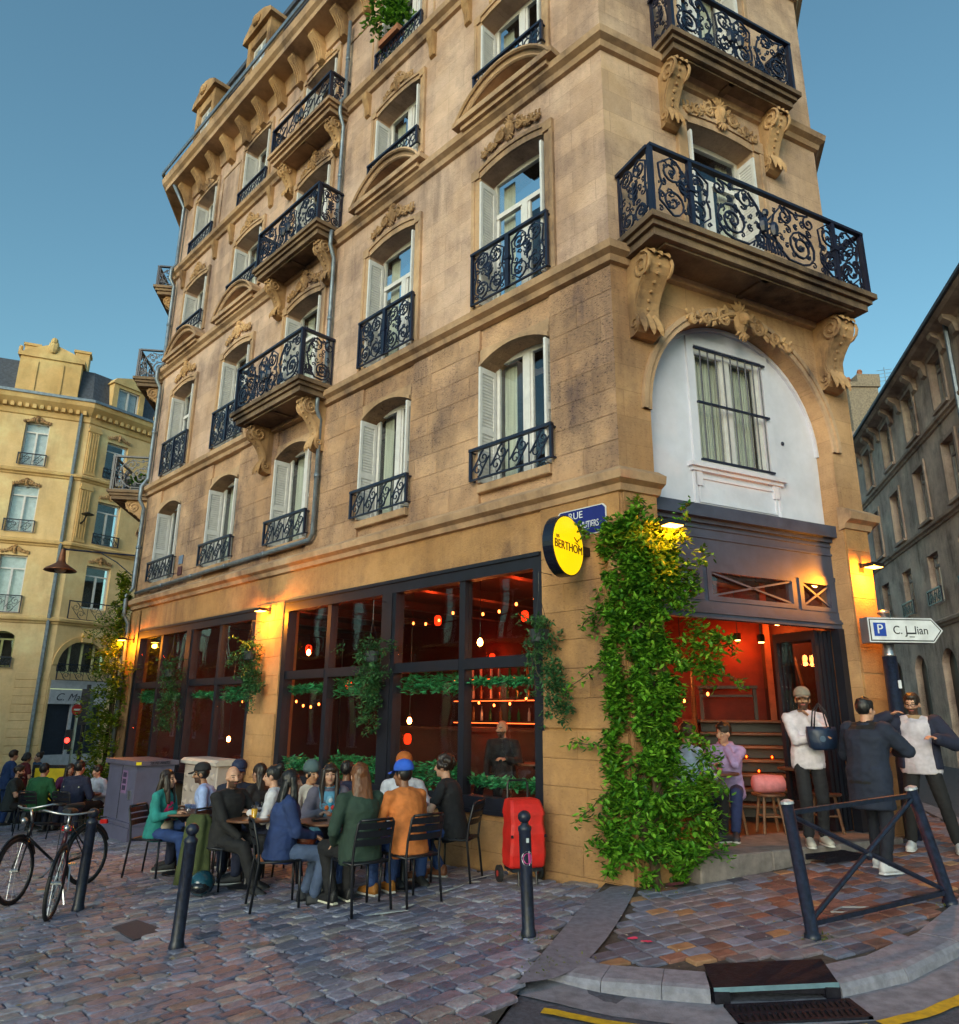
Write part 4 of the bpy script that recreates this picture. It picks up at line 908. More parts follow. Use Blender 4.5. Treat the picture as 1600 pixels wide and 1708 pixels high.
# asphalt ramp between the cobbles and the pavers
BAND = [(.27, 5.60), (.40, 5.66), (.54, 5.76), (.66, 5.89), (.78, 6.05), (.90, 6.27), (1.03, 6.55), (1.16, 6.86), (1.30, 7.22), (1.44, 7.6), (1.57, 7.98), (1.5, 8.1), (1.24, 8.2)]
sheet('ramp', BAND, lambda x, y: (lambda t: zg(x, y)*(1-t)+zs(x, y)*t)(sm(0, 1, ((x-.27)*2.6-(y-5.6)*.97)/2.775/.36)), .2, mat('smooth ramp asphalt', (.17, .165, .21), .7, var=.25, vs=16, bump=.3, bs=120), dz=.005)
def inpoly(x, y, P):
    c = False; n = len(P)
    for i in range(n):
        x1, y1 = P[i]; x2, y2 = P[i-1]
        if (y1 > y) != (y2 > y) and x < (x2-x1)*(y-y1)/(y2-y1)+x1: c = not c
    return c
def sett(rg, lx, ly, h=.03, rd=.018, jit=.12, dome=.006):
    """rounded paving stone: 8-sided rings, domed top (38 triangles)"""
    def ring(ix, z):
        ax, ay = lx/2-ix, ly/2-ix; r = min(rd+ix, ax*.6, ay*.6)
        return [(ax-r, -ay, z), (ax, -ay+r, z), (ax, ay-r, z), (ax-r, ay, z), (-ax+r, ay, z), (-ax, ay-r, z), (-ax, -ay+r, z), (-ax+r, -ay, z)]
    rings = [ring(0, -h), ring(.001, -.008), ring(.010, 0.)]
    J = [(rg.uniform(-jit, jit)*ly*.5, rg.uniform(-jit, jit)*ly*.5) for _ in range(8)]; tz = [rg.uniform(-.003, .003) for _ in range(8)]
    v = [(p[0]+J[i][0], p[1]+J[i][1], p[2]+(tz[i] if k else 0)) for k, r in enumerate(rings) for i, p in enumerate(r)]+[(rg.uniform(-.01, .01), rg.uniform(-.01, .01), dome)]
    f = [(k*8+i, k*8+(i+1) % 8, (k+1)*8+(i+1) % 8, (k+1)*8+i) for k in range(2) for i in range(8)]+[(16+i, 16+(i+1) % 8, 24) for i in range(8)]
    return v, f
def pave(name, parent, spots, zf, ang, mats, lx, ly, nind, seed, jit, rd, dome, hstuff):
    """spots: (x,y,sx,sy,material) -> the nearest nind as single objects, the rest joined"""
    rg = random.Random(seed); ca, sa = math.cos(ang), math.sin(ang)
    spots.sort(key=lambda s: s[0]**2+s[1]**2)
    me_ = {}
    for k in range(5):
        for mi, m in enumerate(mats):
            v, f = sett(random.Random(seed+k), lx, ly, .03, rd, jit, dome); me = bpy.data.meshes.new(name); me.from_pydata(v, [], f); me.materials.append(m); me_[(k, mi)] = me
    for s in spots[:nind]:
        o = bpy.data.objects.new(name, me_[(rg.randrange(5), s[4])]); COL.objects.link(o); o.parent = parent
        z = zf(s[0], s[1]); sx = (zf(s[0]+.1*ca, s[1]+.1*sa)-z)/.1; sy = (zf(s[0]-.1*sa, s[1]+.1*ca)-z)/.1
        o.location = (s[0], s[1], z+rg.uniform(-.005, .004)); o.scale = (s[2]/lx, s[3]/ly, 1)
        o.rotation_euler = (sy+rg.uniform(-.02, .02), -sx+rg.uniform(-.02, .02), ang+rg.uniform(-.03, .03))
    V, Fc, MI = [], [], []
    for s in spots[nind:]:
        v, f = sett(rg, s[2], s[3], .03, rd, jit, dome); b = len(V); q = rg.uniform(-.03, .03); c2, s2 = math.cos(ang+q), math.sin(ang+q); dz = rg.uniform(-.006, .005)
        for p in v: X, Y = s[0]+p[0]*c2-p[1]*s2, s[1]+p[0]*s2+p[1]*c2; V.append((X, Y, zf(X, Y)+p[2]+dz))
        Fc += [tuple(i+b for i in q_) for q_ in f]; MI += [s[4]]*len(f)
    me = bpy.data.meshes.new(hstuff); me.from_pydata(V, [], Fc)
    for m in mats: me.materials.append(m)
    me.polygons.foreach_set('material_index', MI)
    o = bpy.data.objects.new(hstuff, me); COL.objects.link(o); o.parent = parent; o['kind'] = 'stuff'
def pick(rg, ws):
    x = rg.random()*sum(ws)
    for i, w_ in enumerate(ws):
        x -= w_
        if x < 0: return i
    return 0
def seen(x, y, m=.06): return y > 4.2 and abs(x) < y*(.627+m)+.3
rg = random.Random(21); spots = []
u = -7.0
while u < 17.5:
    wd = rg.uniform(.115, .15); o = .05-rg.random()*.2
    while o < 9.5:
        l = rg.uniform(.15, .27); p = FL(u+wd/2, o+l/2, 0)
        t = (p.x-.30)*(8.14-5.62)-(p.y-5.62)*(1.25-.30)          # left of the ramp edge
        t2 = (p.x+.1)*(5.62-4.4)-(p.y-4.4)*(.30+.1)
        okk = t < -.16 if p.y > 5.62 else t2 < -.05
        if seen(p.x, p.y) and okk and o > -.02 and not (-3.5 < p.x < -2.72 and 7.05 < p.y < 7.82 and inpoly(p.x, p.y, [(-3.42, 7.52), (-3.26, 7.88), (-2.76, 7.46), (-2.96, 7.04)])):
            spots.append((p.x, p.y, l-.009, wd-.008, pick(rg, (5, 2.6, 2.2, 1.5, 1.6))))
        o += l
    u += wd
pave('cobble', STREET, spots, zg, math.atan2(nL.y, nL.x), COB, .2, .13, 300, 50, .10, .014, .003, 'cobbles_beyond')
rg = random.Random(22); spots = []
PPOLY = kin(.33)+[(C1.x+dR.x*19, C1.y+dR.y*19), (C1.x+.1, C1.y-.05), (P0.x+dC.x*3.6+nC.x*.33, P0.y+dC.y*3.6+nC.y*.33), (P0.x+dC.x*.5+nC.x*.33, P0.y+dC.y*.5+nC.y*.33), (1.66, 8.0), (1.60, 7.95), (1.33, 7.2), (1.06, 6.52), (.93, 6.25), (.80, 6.03), (.70, 5.91)]
a0 = R(24); ca, sa = math.cos(a0), math.sin(a0); v = -14.
while v < 18:
    x = -.2*rg.random()-6
    while x < 26:
        l = .205; X, Y = 2.5+x*ca-v*sa, 7+x*sa+v*ca
        if Y < 20 and inpoly(X, Y, PPOLY) and (seen(X, Y, .12)) and not (1.45 < X < 2.55 and Y < 6.02):
            c = pick(rg, (1.0, 3.6, 5.2, .8, 1.8)) if (X-2.4)**2+(Y-8)**2 > .0 else 0
            if X > 2.6 and Y > 6.8 and rg.random() < .3: c = 0
            spots.append((X, Y, l-.007, .10*1.35-.007, c))
        x += l
    v += .135
pave('paver', SW, spots, zs, a0, PAV, .2, .13, 300, 60, .03, .006, .002, 'pavers_beyond')
# kerb stones, one by one
rg = random.Random(23)
K2 = kin(.30)
for i in range(len(KP)-1):
    if i in (3, 4): continue
    a, b = Vector(KP[i]), Vector(KP[i+1]); c, d = Vector(K2[i]), Vector(K2[i+1]); n = max(1, round((b-a).length/.95))
    for k in range(n):
        t0, t1 = k/n+.006, (k+1)/n-.006; sub = 5; mb = MB(); rings = []
        for j in range(sub):
            t = t0+(t1-t0)*j/(sub-1); p = a.lerp(b, t); q = c.lerp(d, t); nn = (q-p).normalized()
            zt = zs(p.x, p.y)+.008; zb_ = zr(p.x, p.y)-.05
            rings.append([(p.x-nn.x*.012, p.y-nn.y*.012, zb_), (p.x, p.y, zt-.04), (p.x+nn.x*.02, p.y+nn.y*.02, zt-.01), (p.x+nn.x*.06, p.y+nn.y*.06, zt+.002), (q.x, q.y, zs(q.x, q.y)+.006), (q.x, q.y, zb_)])
        mb.loft(rings); put('kerb_stone', mb, KERB, SW, smooth=False)
# concrete gutter, painted line
def ribbon(name, path, w0, w1, dz, m, kind='structure', rag=0., parent=None, seed=1):
    rg = random.Random(seed); mb = MB(); L_, R_ = [], []
    P = [Vector(p) for p in path]; Q = []
    for a, b in zip(P, P[1:]):
        n = max(1, int((b-a).length/.08)); Q += [a.lerp(b, i/n) for i in range(n)]
    Q.append(P[-1])
    for i, p in enumerate(Q):
        t = (Q[min(i+1, len(Q)-1)]-Q[max(i-1, 0)]).normalized(); n = Vector((t.y, -t.x))
        a, b = p+n*(w0+rg.uniform(-rag, rag)), p+n*(w1+rg.uniform(-rag, rag)); L_.append((a.x, a.y, zr(a.x, a.y)+dz)); R_.append((b.x, b.y, zr(b.x, b.y)+dz))
    mb.add(L_+R_, [(i, i+1, len(Q)+i+1, len(Q)+i) for i in range(len(Q)-1)]); o = put(name, mb, m, parent)
    if kind: o['kind'] = kind
    return o
ribbon('gutter_strip', [(.36, 5.95), (.85, 5.70), (1.24, 5.58), (1.54, 5.48), (1.95, 5.45), (2.40, 5.48), (2.95, 5.68), (3.62, 6.14), (4.4, 6.88)], -.04, .36, .006, CONC, rag=.006)
YEL = mat('worn yellow road paint', (.72, .46, .01), .6, var=.25, vs=18, col2=(.45, .28, .02))
ribbon('yellow_line', [(.42, 5.32), (.8, 5.19), (1.1, 5.12)], -.045, .05, .012, YEL, rag=.006, seed=2)
ribbon('yellow_line', [(1.18, 5.10), (1.6, 5.02), (2.0, 4.99), (2.35, 5.03)], -.045, .05, .012, YEL, rag=.006, seed=3)
ribbon('yellow_line', [(2.43, 5.06), (2.8, 5.2), (3.3, 5.5), (4.0, 6.1)], -.045, .05, .012, YEL, rag=.006, seed=4)
# spilled white paint on the cobbles by the tables, spray marks on the pavers
PAINT = mat('white ground paint', (.62, .66, .64), .6, var=.3, vs=25)
def splat(name, cx, cy, lx, ly, ang, zf, m, seed, dz=.014):
    rg = random.Random(seed); pts = []
    for i in range(18):
        a = 2*math.pi*i/18; r = rg.uniform(.75, 1.1); x, y = lx*r*math.cos(a), ly*r*math.sin(a); X, Y = cx+x*math.cos(ang)-y*math.sin(ang), cy+x*math.sin(ang)+y*math.cos(ang); pts.append((X, Y, zf(X, Y)+dz))
    mb = MB(); mb.add(pts+[(cx, cy, zf(cx, cy)+dz)], [(i, (i+1) % 18, 18) for i in range(18)]); o = put(name, mb, m); o['kind'] = 'structure'
for i, (x, y, lx, ly, a) in enumerate(((-.83, 7.55, .20, .03, .3), (-.66, 7.78, .10, .035, .9), (-.28, 8.42, .26, .022, 1.0), (.06, 9.0, .2, .02, .75), (-.03, 8.75, .08, .05, 0.2))): splat('paint_mark', x, y, lx, ly, a, zg, PAINT, i)
PINK = mat('pink spray paint', (.75, .05, .14), .7, var=.2)
splat('spray_mark', 1.24, 6.52, .05, .03, .2, zs, PINK, 31); splat('spray_mark', 1.33, 6.43, .05, .025, -.3, zs, PINK, 32); splat('spray_mark', 1.98, 8.05, .12, .05, .4, zs, mat('faded pink chalk', (.22, .05, .07), .9), 33, .010)
# ------------------------------------------------------------------ neighbouring buildings
YST = stone('pale yellow limestone', (.84, .60, .32), (.74, .50, .24), (.42, .28, .15), .6, bump=.15)
YTR = stone('yellow limestone trim', (.82, .55, .26), (.68, .43, .18), (.26, .17, .07), .5, bump=.2)
GST = stone('grey sooty limestone', (.78, .63, .54), (.60, .46, .40), (.16, .12, .11), .9, bump=.35, pit=.5)
GTR = stone('grey limestone trim', (.64, .52, .44), (.48, .37, .32), (.13, .095, .09), .8, bump=.3)
def fwin(F, c, w, z0, z1, parent, o=-.18, rail=None, ro=.08, mullions=1, transom=True, gl=None, cur=.0, frame=None):
    mb = MB(F); a, b = c-w/2, c+w/2; t = .06; fr = frame or WHITE
    for x0, x1 in ((a, a+t), (b-t, b)): mb.box(x0, x1, o-.03, o+.03, z0, z1)
    mb.box(a+t, b-t, o-.03, o+.03, z0, z0+.08); mb.box(a+t, b-t, o-.03, o+.03, z1-.07, z1)
    zt = z1-(z1-z0)*.24 if transom else z1-.07
    for k in range(mullions): x = a+w*(k+1)/(mullions+1); mb.box(x-.04, x+.04, o-.03, o+.035, z0+.08, zt)
    if transom: mb.box(a+t, b-t, o-.03, o+.035, zt, zt+.06)
    wo = put('window', mb, fr, parent)
    m2 = MB(F); m2.box(a+t, b-t, o-.008, o, z0+.08, zt); put('pane', m2, gl or GLASS, wo)
    if transom: m2 = MB(F); m2.box(a+t, b-t, o-.008, o, zt+.06, z1-.07); put('pane', m2, gl or GLASS, wo)
    m2 = MB(F); m2.box(a-.1, b+.1, o-.6, o-.5, z0-.1, z1+.1); put('dark_backing', m2, ROOM, wo)  # dark backing sheet in place of an unlit room
    if cur:
        m2 = MB(F); m2.box(a+t, b-t, o-.10, o-.09, z0, z1); put('curtain', m2, mat('white blind', (.62, .66, .70), .9), wo)
    if rail:
        mb = MB(lambda q, y, z: F(q, ro+y, z)); r0, r1, ra, rb = rail; rails(mb, ra, rb, r0, r1); panel(mb, ra+.02, rb-.02, r0+.03, r1-.03, 'row'); put('railing', mb, IRON, parent)
    return wo
# ---- yellow building down the street
PY = Vector((-17.6, 31, 0)); gY = -2.2
FYL = Fr(PY, -D(67), Vector((D(67).y, -D(67).x, 0))); FYR = Fr(PY, D(34), Vector((D(34).y, -D(34).x, 0)))
YB = empty('apartment_building', (PY.x, PY.y, gY), 0, 'yellow limestone corner building with slate mansard down the street at left', 'building')
yl = [(1.50, 2.44, 11.95, 13.95), (1.50, 2.52, 9.0, 11.1), (1.50, 2.50, 5.6, 8.0), (1.45, 2.35, 3.4, 4.85, .2), (4.6, 5.6, 11.95, 13.95), (4.6, 5.6, 9.0, 11.1), (4.6, 5.6, 5.6, 8.0)]
mb = MB(FYL); wall(mb, 0, 9, gY, 15, yl, 0, .2); YW = put('wall', mb, YST, YB)
yr = [(.95, 1.95, 11.9, 13.65), (.92, 2.0, 8.85, 10.8), (.85, 1.95, 6.0, 7.87), (.22, 2.3, 3.24, 4.60, 1.03), (.1, 2.5, gY+.3, 2.95), (5.0, 6.1, 11.9, 13.65), (5, 6.1, 8.85, 10.8), (5, 6.1, 6.0, 7.87)]
mb = MB(FYR); wall(mb, 0, 14, gY, 15, yr, 0, .2); put('wall', mb, YST, YB)
for q in (0, 1, 2, 4, 5, 6): fwin(FYL, (yl[q][0]+yl[q][1])/2, yl[q][1]-yl[q][0], yl[q][2], yl[q][3], YB, rail=(yl[q][2], yl[q][2]+(.5 if q != 2 else .7), yl[q][0]-.05, yl[q][1]+(.06 if q != 2 else .1)), cur=1)
fwin(FYL, 1.9, .9, 3.4, 4.85, YB, rail=(3.4, 3.8, 1.45, 2.35), frame=mat('olive frame', (.35, .33, .12), .6))
for q in (0, 1, 2, 5, 6, 7):
    fwin(FYR, (yr[q][0]+yr[q][1])/2, yr[q][1]-yr[q][0], yr[q][2], yr[q][3], YB, rail=(yr[q][2]-(.0 if q != 2 else .55), yr[q][2]+(.45 if q != 2 else .2), yr[q][0]-(.05 if q != 2 else .7), yr[q][1]+(.05 if q != 2 else .6)), ro=.08 if q != 2 else .4)
fwin(FYR, 1.26, 2.08, 3.24, 4.6, YB, mullions=3, transom=False, frame=mat('cream frame', (.6, .55, .28), .6), rail=(2.95, 3.6, .2, 2.4), ro=.15)
def pts2(F, *us): return [F(u, 0, 0) for u in us]
YP = [FYL(9, 0, 0), PY, FYR(14, 0, 0)]
for z, s in ((5.2, 1.), (8.45, 1.), (11.5, 1.)):
    mb = MB(); sweep(mb, YP, [(o*s, z+q) for o, q in LP]); put('string_course', mb, YTR, YB)
mb = MB(); sweep(mb, YP, [(-.02, 14.2), (.06, 14.25), (.1, 14.5), (.35, 14.75), (.45, 14.85), (.5, 15.05), (.15, 15.15), (-.02, 15.15)]); put('roof_cornice', mb, YTR, YB)
for F, L0 in ((FYL, 8), (FYR, 10)):
    mb = MB(F); n = int(L0/.28)
    for i in range(n): mb.box(.15+i*.28, .29+i*.28, .06, .28, 14.5, 14.68)
    put('dentils', mb, YTR, YB)
mb = MB(); sweep(mb, YP, [(-.1, 15.1), (-.15, 15.3), (-.5, 16.9), (-.7, 17.0), (-3, 17.3)], False); put('mansard_roof', mb, SLATE, YB)
mb = MB(); sweep(mb, YP, [(.5, 15.05), (.56, 15.05), (.56, 15.17), (.1, 15.22)]); put('gutter', mb, ZINC, YB)
mb = MB(FYL); mb.box(.66, 3.1, -.9, -.02, 15.1, 17.0); mb.box(.55, 3.2, -.95, .06, 17.0, 17.2); mb.prism([(.7, 17.201), (3.05, 17.201), (2.6, 17.45), (1.88, 17.75), (1.1, 17.45)], -.8, .05, 1); mb.box(1.35, 2.45, -.02, .03, 15.3, 15.38); mb.box(1.35, 1.43, -.02, .03, 15.381, 16.8); mb.box(2.37, 2.45, -.02, .03, 15.381, 16.8); mb.ell((1.88, .08, 17.6), (.22, .16, .34), 8, 6); mb.ell((1.88, .12, 17.85), (.15, .15, .17), 8, 6)
put('attic_front', mb, YTR, YB)
for u, h in ((.85, 18.0), (2.9, 17.95)): mb = MB(FYL); mb.box(u-.3, u+.3, -1.6, -1.0, 16.5, h); mb.box(u-.36, u+.36, -1.66, -.94, h, h+.12); mb.lathe([(.1, 0), (.08, .4)], (u+.5, -1.3, 17.6), 8); put('chimney', mb, YTR, YB)
mb = MB(FYR); mb.box(.85, 1.1, -1, .02, 15.15, 16.55); mb.box(2.15, 2.4, -1, .02, 15.15, 16.55); mb.box(1.1, 2.15, -1, .02, 16.4, 16.55); mb.prism([(.75, 16.551), (2.5, 16.551), (2.35, 16.8), (1.62, 17.05), (.9, 16.8)], -1, .1, 1); dm = put('dormer', mb, YTR, YB)
fwin(FYR, 1.62, 1.05, 15.2, 16.4, YB, o=-.1, transom=False, cur=1)
for u in (-.0, 3.1, 3.9):
    for z0, z1 in ((11.85, 14.1), (8.8, 11.4)):
        mb = MB(FYR); mb.box(u+.05, u+.55, -.01, .06, z0, z1)
        for k in range(4): mb.tube([(u+.13+k*.115, .065, z0+.15), (u+.13+k*.115, .065, z1-.3)], .03, 4)
        mb.box(u, u+.6, -.01, .10, z1-.25, z1-.12); put('pilaster', mb, YTR, YB)
for c, z in ((1.45, 13.75), (1.45, 10.9), (1.4, 7.95)):
    ornament(FYR, c, z, 1.1, .38, YB); ornament(FYL, 2.0, z+.1, 1.1, .38, YB)
mb = MB(FYR); ar = arc_pts(.22, 2.3, 3.57, 1.03, 16)
for p, q in zip(ar, ar[1:]):
    def X2(t, k): return (1.26+(t[0]-1.26)*k, 3.57+(t[1]-3.57)*k)
    a, b, c2, d = X2(p, 1.0), X2(q, 1.0), X2(q, 1.2), X2(p, 1.2); mb.add([(a[0], 0, a[1]), (b[0], 0, b[1]), (c2[0], 0, c2[1]), (d[0], 0, d[1]), (a[0], .05, a[1]), (b[0], .05, b[1]), (c2[0], .07, c2[1]), (d[0], .07, d[1])], [(4, 5, 6, 7), (0, 1, 5, 4), (3, 7, 6, 2)])
mb.box(1.06, 1.46, 0, .16, 4.55, 4.95); put('arch_moulding', mb, YTR, YB)
mb = MB(); mb.tube([tuple(FYL(.35, .12, 15)), tuple(FYL(.35, .12, gY+.2))], .07, 6); put('downpipe', mb, ZINC, YB)
mb = MB(FYR)
for k in range(18): mb.bbox(-.0, .095, -.05, .02, gY+k*.29+.01, gY+(k+1)*.29-.01, .01); mb.bbox(2.52, 3.6, -.05, .02, gY+k*.29+.01, gY+(k+1)*.29-.01, .01)
put('rusticated_pier', mb, YST, YB)
for k in range(17): mb = MB(FYL); mb.bbox(.02, 1.2, -.03, .025, gY+k*.32+.012, gY+(k+1)*.32-.012, .012); put('stone_course', mb, YST, YW)
# its shop: lettered fascia, grille
PALE = mat('pale grey shop paint', (.42, .42, .46), .5)
mb = MB(FYR); mb.box(.1, 2.5, -.12, .02, 2.62, 2.95); mb.box(.1, 2.5, -.12, .06, 2.0, 2.58); mb.box(.1, 2.5, -.14, -.02, gY+.3, .0); mb.box(1.06, 1.18, -.14, -.02, 0, 2.0); mb.box(2.36, 2.5, -.14, -.02, 0, 2.0); SF = put('shop_fascia', mb, PALE, YB)
mb = MB(FYR)
for i in range(34):
    z = .02+i*.06
    for a, b in ((.1, 1.06), (1.18, 2.36)): mb.tube([(a, -.1, z), (b, -.1, z)], .012, 4)
mb.box(.1, 2.36, -.16, -.14, 0, 2.0); put('roller_grille', mb, mat('dark grille', (.03, .04, .07), .5), SF)
def text(s, F, u, o, z, size, m, parent, du=1, shear=0., name='lettering', align='CENTER', ext=.003, sx=1.):
    """flat lettering laid in a facade plane; du = +-1 gives the reading direction along u"""
    cu = bpy.data.curves.new(name, 'FONT'); cu.body = s; cu.size = size; cu.extrude = ext; cu.align_x = align; cu.align_y = 'CENTER'; cu.shear = shear
    t = bpy.data.objects.new('tmp', cu); COL.objects.link(t)
    me = bpy.data.meshes.new_from_object(t.evaluated_get(bpy.context.evaluated_depsgraph_get())); bpy.data.objects.remove(t)
    mb = MB(F); mb.v = []; 
    vs_ = [(u+du*v.co.x*sx, o+v.co.z, z+v.co.y) for v in me.vertices]; fs = [tuple(p.vertices) for p in me.polygons]
    bpy.data.meshes.remove(me); mb.add(vs_, fs); return put(name, mb, m, parent)
text('C. Masa', FYR, 1.0, .065, 2.27, .42, mat('dark sign ink', (.05, .05, .07), .5), SF, 1, .4)
tag(put('street_floodlight', (lambda m: (m.lathe([(.02, .12), (.25, .02), (.26, 0), (.2, -.03)], (.25, .55, 9.95), 12), m.tube([(.25, 0, 9.6), (.25, .3, 9.7), (.25, .5, 10.0)], .04, 6), m)[-1])(MB(FYR)), BLACKMETAL), 'dark disc-shaped street lamp on an arm on the yellow building', 'street lamp')
# ---- grey building along the right-hand street
PR = Vector((10.2, 8.7, 0)); FRB = Fr(PR, dR, -nR)
RBD = empty('apartment_building', (PR.x, PR.y, .2), 0, 'grey soot-stained stone building receding along the right-hand street', 'building')
bays = [10.75+2.72*k for k in range(-4, 6)]
ro = [(c-.5, c+.5, z0, z1) for c in bays for z0, z1 in ((4.95, 6.45), (7.45, 9.15), (10.12, 11.65))]
dr = [(c-.6, c+.6, .1, 3.65, .4) for c in bays]
mb = MB(FRB); wall(mb, -2, 26, -.3, 12.05, ro+dr, 0, .28); put('wall', mb, GST, RBD)
for q in ro: fwin(FRB, (q[0]+q[1])/2, 1.0, q[2], q[3], RBD, o=-.2, rail=(q[2], q[2]+.42, q[0]-.1, q[1]+.1) if q[2] < 5 else None, ro=.1, frame=mat('dull white frame', (.36, .36, .38), .6)); 
for q in dr:
    mb = MB(FRB); mb.box(q[0], q[1], -.28, -.2, .1, 3.6); put('door', mb, mat('dark door', (.02, .02, .025), .5), RBD)
for z in (4.25, 7.05, 9.7): mb = MB(); sweep(mb, [FRB(26, 0, 0), FRB(-2, 0, 0)], [(o*.8, z+q*.8) for o, q in LP]); put('string_course', mb, GTR, RBD)
for c in bays:
    for z0, z1 in ((7.45, 9.15), (10.12, 11.65)):
        mb = MB(FRB); mb.box(c-.62, c-.5, 0, .05, z0, z1+.12); mb.box(c+.5, c+.62, 0, .05, z0, z1+.12); mb.box(c-.5, c+.5, 0, .05, z1, z1+.12); mb.box(c-.6, c+.6, -.05, .10, z0-.08, z0-.001); put('window_surround', mb, GTR, RBD)
mb = MB(); sweep(mb, [FRB(26, 0, 0), FRB(-2, 0, 0)], [(-.02, 11.76), (.06, 11.78), (.1, 11.85), (.4, 11.93), (.48, 12.0), (.48, 12.05), (-.02, 12.1)]); put('roof_cornice', mb, GTR, RBD)
for i in range(20):
    u = 10.75+2.72*(i//2-4)+(.86, 1.86)[i % 2]; mb = MB(FRB); mb.prism([(0, 11.92), (.36, 11.92), (.34, 11.8), (.15, 11.65), (.1, 11.4), (0, 11.35)], u-.14, u+.14, 0); put('corbel', mb, GTR, RBD)
mb = MB(); sweep(mb, [FRB(26, 0, 0), FRB(-2, 0, 0)], [(.48, 12.03), (.56, 12.03), (.56, 12.13), (.42, 12.15), (-.1, 12.2), (-2.5, 12.7), (-6, 12.7)], False); put('roof', mb, SLATE, RBD)
mb = MB(); mb.tube([tuple(FRB(9.3, .12, 12)), tuple(FRB(9.3, .12, 9.0)), tuple(FRB(9.3, .2, 8.8)), tuple(FRB(9.3, .12, 8.6)), tuple(FRB(9.3, .12, .3))], .06, 6); put('downpipe', mb, ZINC, RBD)
# chimney stack showing above the far roofs
CHB = empty('apartment_building', (19.4, 34.5, 0), 0, 'low stone building with chimney stack at the far end of the right-hand street', 'building')
mb = MB(); mb.box(17.6, 24, 34.2, 40, -.2, 15.4); put('wall', mb, GST, CHB)
mb = MB(); mb.box(18.7, 20.2, 34.4, 35.2, 14, 17.9); mb.box(18.6, 20.3, 34.3, 35.3, 17.9, 18.15); mb.box(19.2, 20.35, 34.35, 35.25, 18.15, 18.6); ch = put('chimney', mb, mat('chimney brick', (.28, .22, .16), .9, var=.3, vs=12, bump=.3), CHB)
for x in (18.95, 19.6): mb = MB(); mb.lathe([(.14, 0), (.12, .3), (.15, .32), (.1, .45)], (x, 34.8, 18.58 if x > 19.1 else 18.14), 8); put('chimney_pot', mb, mat('terracotta', (.35, .14, .07), .8), ch)
mb = MB(); mb.tube([(20.9, 34.8, 15.4), (20.9, 34.8, 19.2)], .02, 4)
for k in range(4): mb.tube([(20.5, 34.8, 18.4+.2*k), (21.3, 34.8, 18.52+.2*k)], .014, 4)
put('aerial', mb, STEEL, CHB)
# ---- facades across the street behind the camera; they show only as reflections in the glass
FO = Fr(FL(-14, 13.5, 0), dL, -nL)
OB = empty('apartment_building', tuple(FO(18, 0, -.5)), 0, 'pale stone terrace across the street, mirrored in the bar windows', 'building')
ob = [2.2+3.3*k for k in range(6, 24)]; oo = [(c-.6, c+.6, z0, z1) for c in ob for z0, z1 in ((.2, 3.0), (4.5, 6.9))]
OST = stone('darkened terrace stone', (.26, .19, .12), (.19, .13, .075), (.06, .045, .03), .6)  # stone darkened so that its reflection in the panes stays dim
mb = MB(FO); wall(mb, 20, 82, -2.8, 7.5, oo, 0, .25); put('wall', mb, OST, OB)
for q in oo: fwin(FO, (q[0]+q[1])/2, 1.2, q[2], q[3], OB)
for z in (4.0, 7.3): mb = MB(FO); mb.box(20, 82, 0, .25, z, z+.3); put('string_course', mb, OST, OB)
for c in ob: 
    mb = MB(lambda a, b, z: FO(a, .5+b, z)); rails(mb, c-1.1, c+1.1, 4.35, 5.3); panel(mb, c-1.05, c+1.05, 4.4, 5.25, 'row'); put('railing', mb, IRON, OB); mb = MB(FO); mb.box(c-1.15, c+1.15, 0, .55, 4.301, 4.42); put('balcony', mb, YTR, OB)
# ------------------------------------------------------------------ street furniture
BOLL = mat('dark blue-black bollard paint', (.009, .013, .030), .42, .0, var=.7, vs=28, bump=.08, bs=60)
def bollard(x, y, h, lean, label, z=None, sticker=False):
    e = empty('bollard', (x, y, zg(x, y) if z is None else z), 0, label, 'bollard', 'bollards along the street'); e.rotation_euler = (lean[1], lean[0], 0)
    mb = MB(); mb.lathe([(.062, -.05), (.062, .02), (.055, .05), (.052, .06), (.050, h-.16), (.056, h-.15), (.056, h-.12), (.034, h-.105), (.034, h-.09)], k=16); put('post', mb, BOLL, e, True, True)
    mb = MB(); mb.ell((0, 0, h-.045), (.055, .055, .05), 14, 9); put('ball', mb, BOLL, e, True, True)
    if sticker:
        mb = MB(); k = 14; r = .05
        for zc, rr, dz in ((h-.36, .055, 0), (h-.36, .042, .0015)):
            mb.m = 0 if dz == 0 else 1
            mb.add([(.0515*math.sin((rr*math.cos(q))/.05)*(1+dz*20), -.0515*math.cos((rr*math.cos(q))/.05)*(1+dz*20), zc+rr*math.sin(q)) for q in [2*math.pi*i/k for i in range(k)]], [tuple(range(k))])
        o = put('sticker', mb, [mat('white sticker', (.7, .68, .72), .5), mat('magenta sticker', (.5, .06, .25), .5)], e, False, True); o.rotation_euler = (0, 0, .3)
        mb = MB(); mb.box(-.012, .012, -.0525, -.0505, h-.24, h-.205); o = put('small_label', mb, mat('pale label', (.55, .6, .62), .5), e, False, True); o.rotation_euler = (0, 0, .35)
    return e
bollard(-2.46, 6.78, .95, (.045, .02), 'dark ball-topped bollard standing alone on the cobbles left of the terrace')
bollard(.42, 6.63, .94, (-.03, 0), 'dark ball-topped bollard with a round pink sticker beside the red trolley', sticker=True)
bollard(-4.10, 8.40, .98, (.03, 0), 'dark bollard with the two bicycles locked to it')
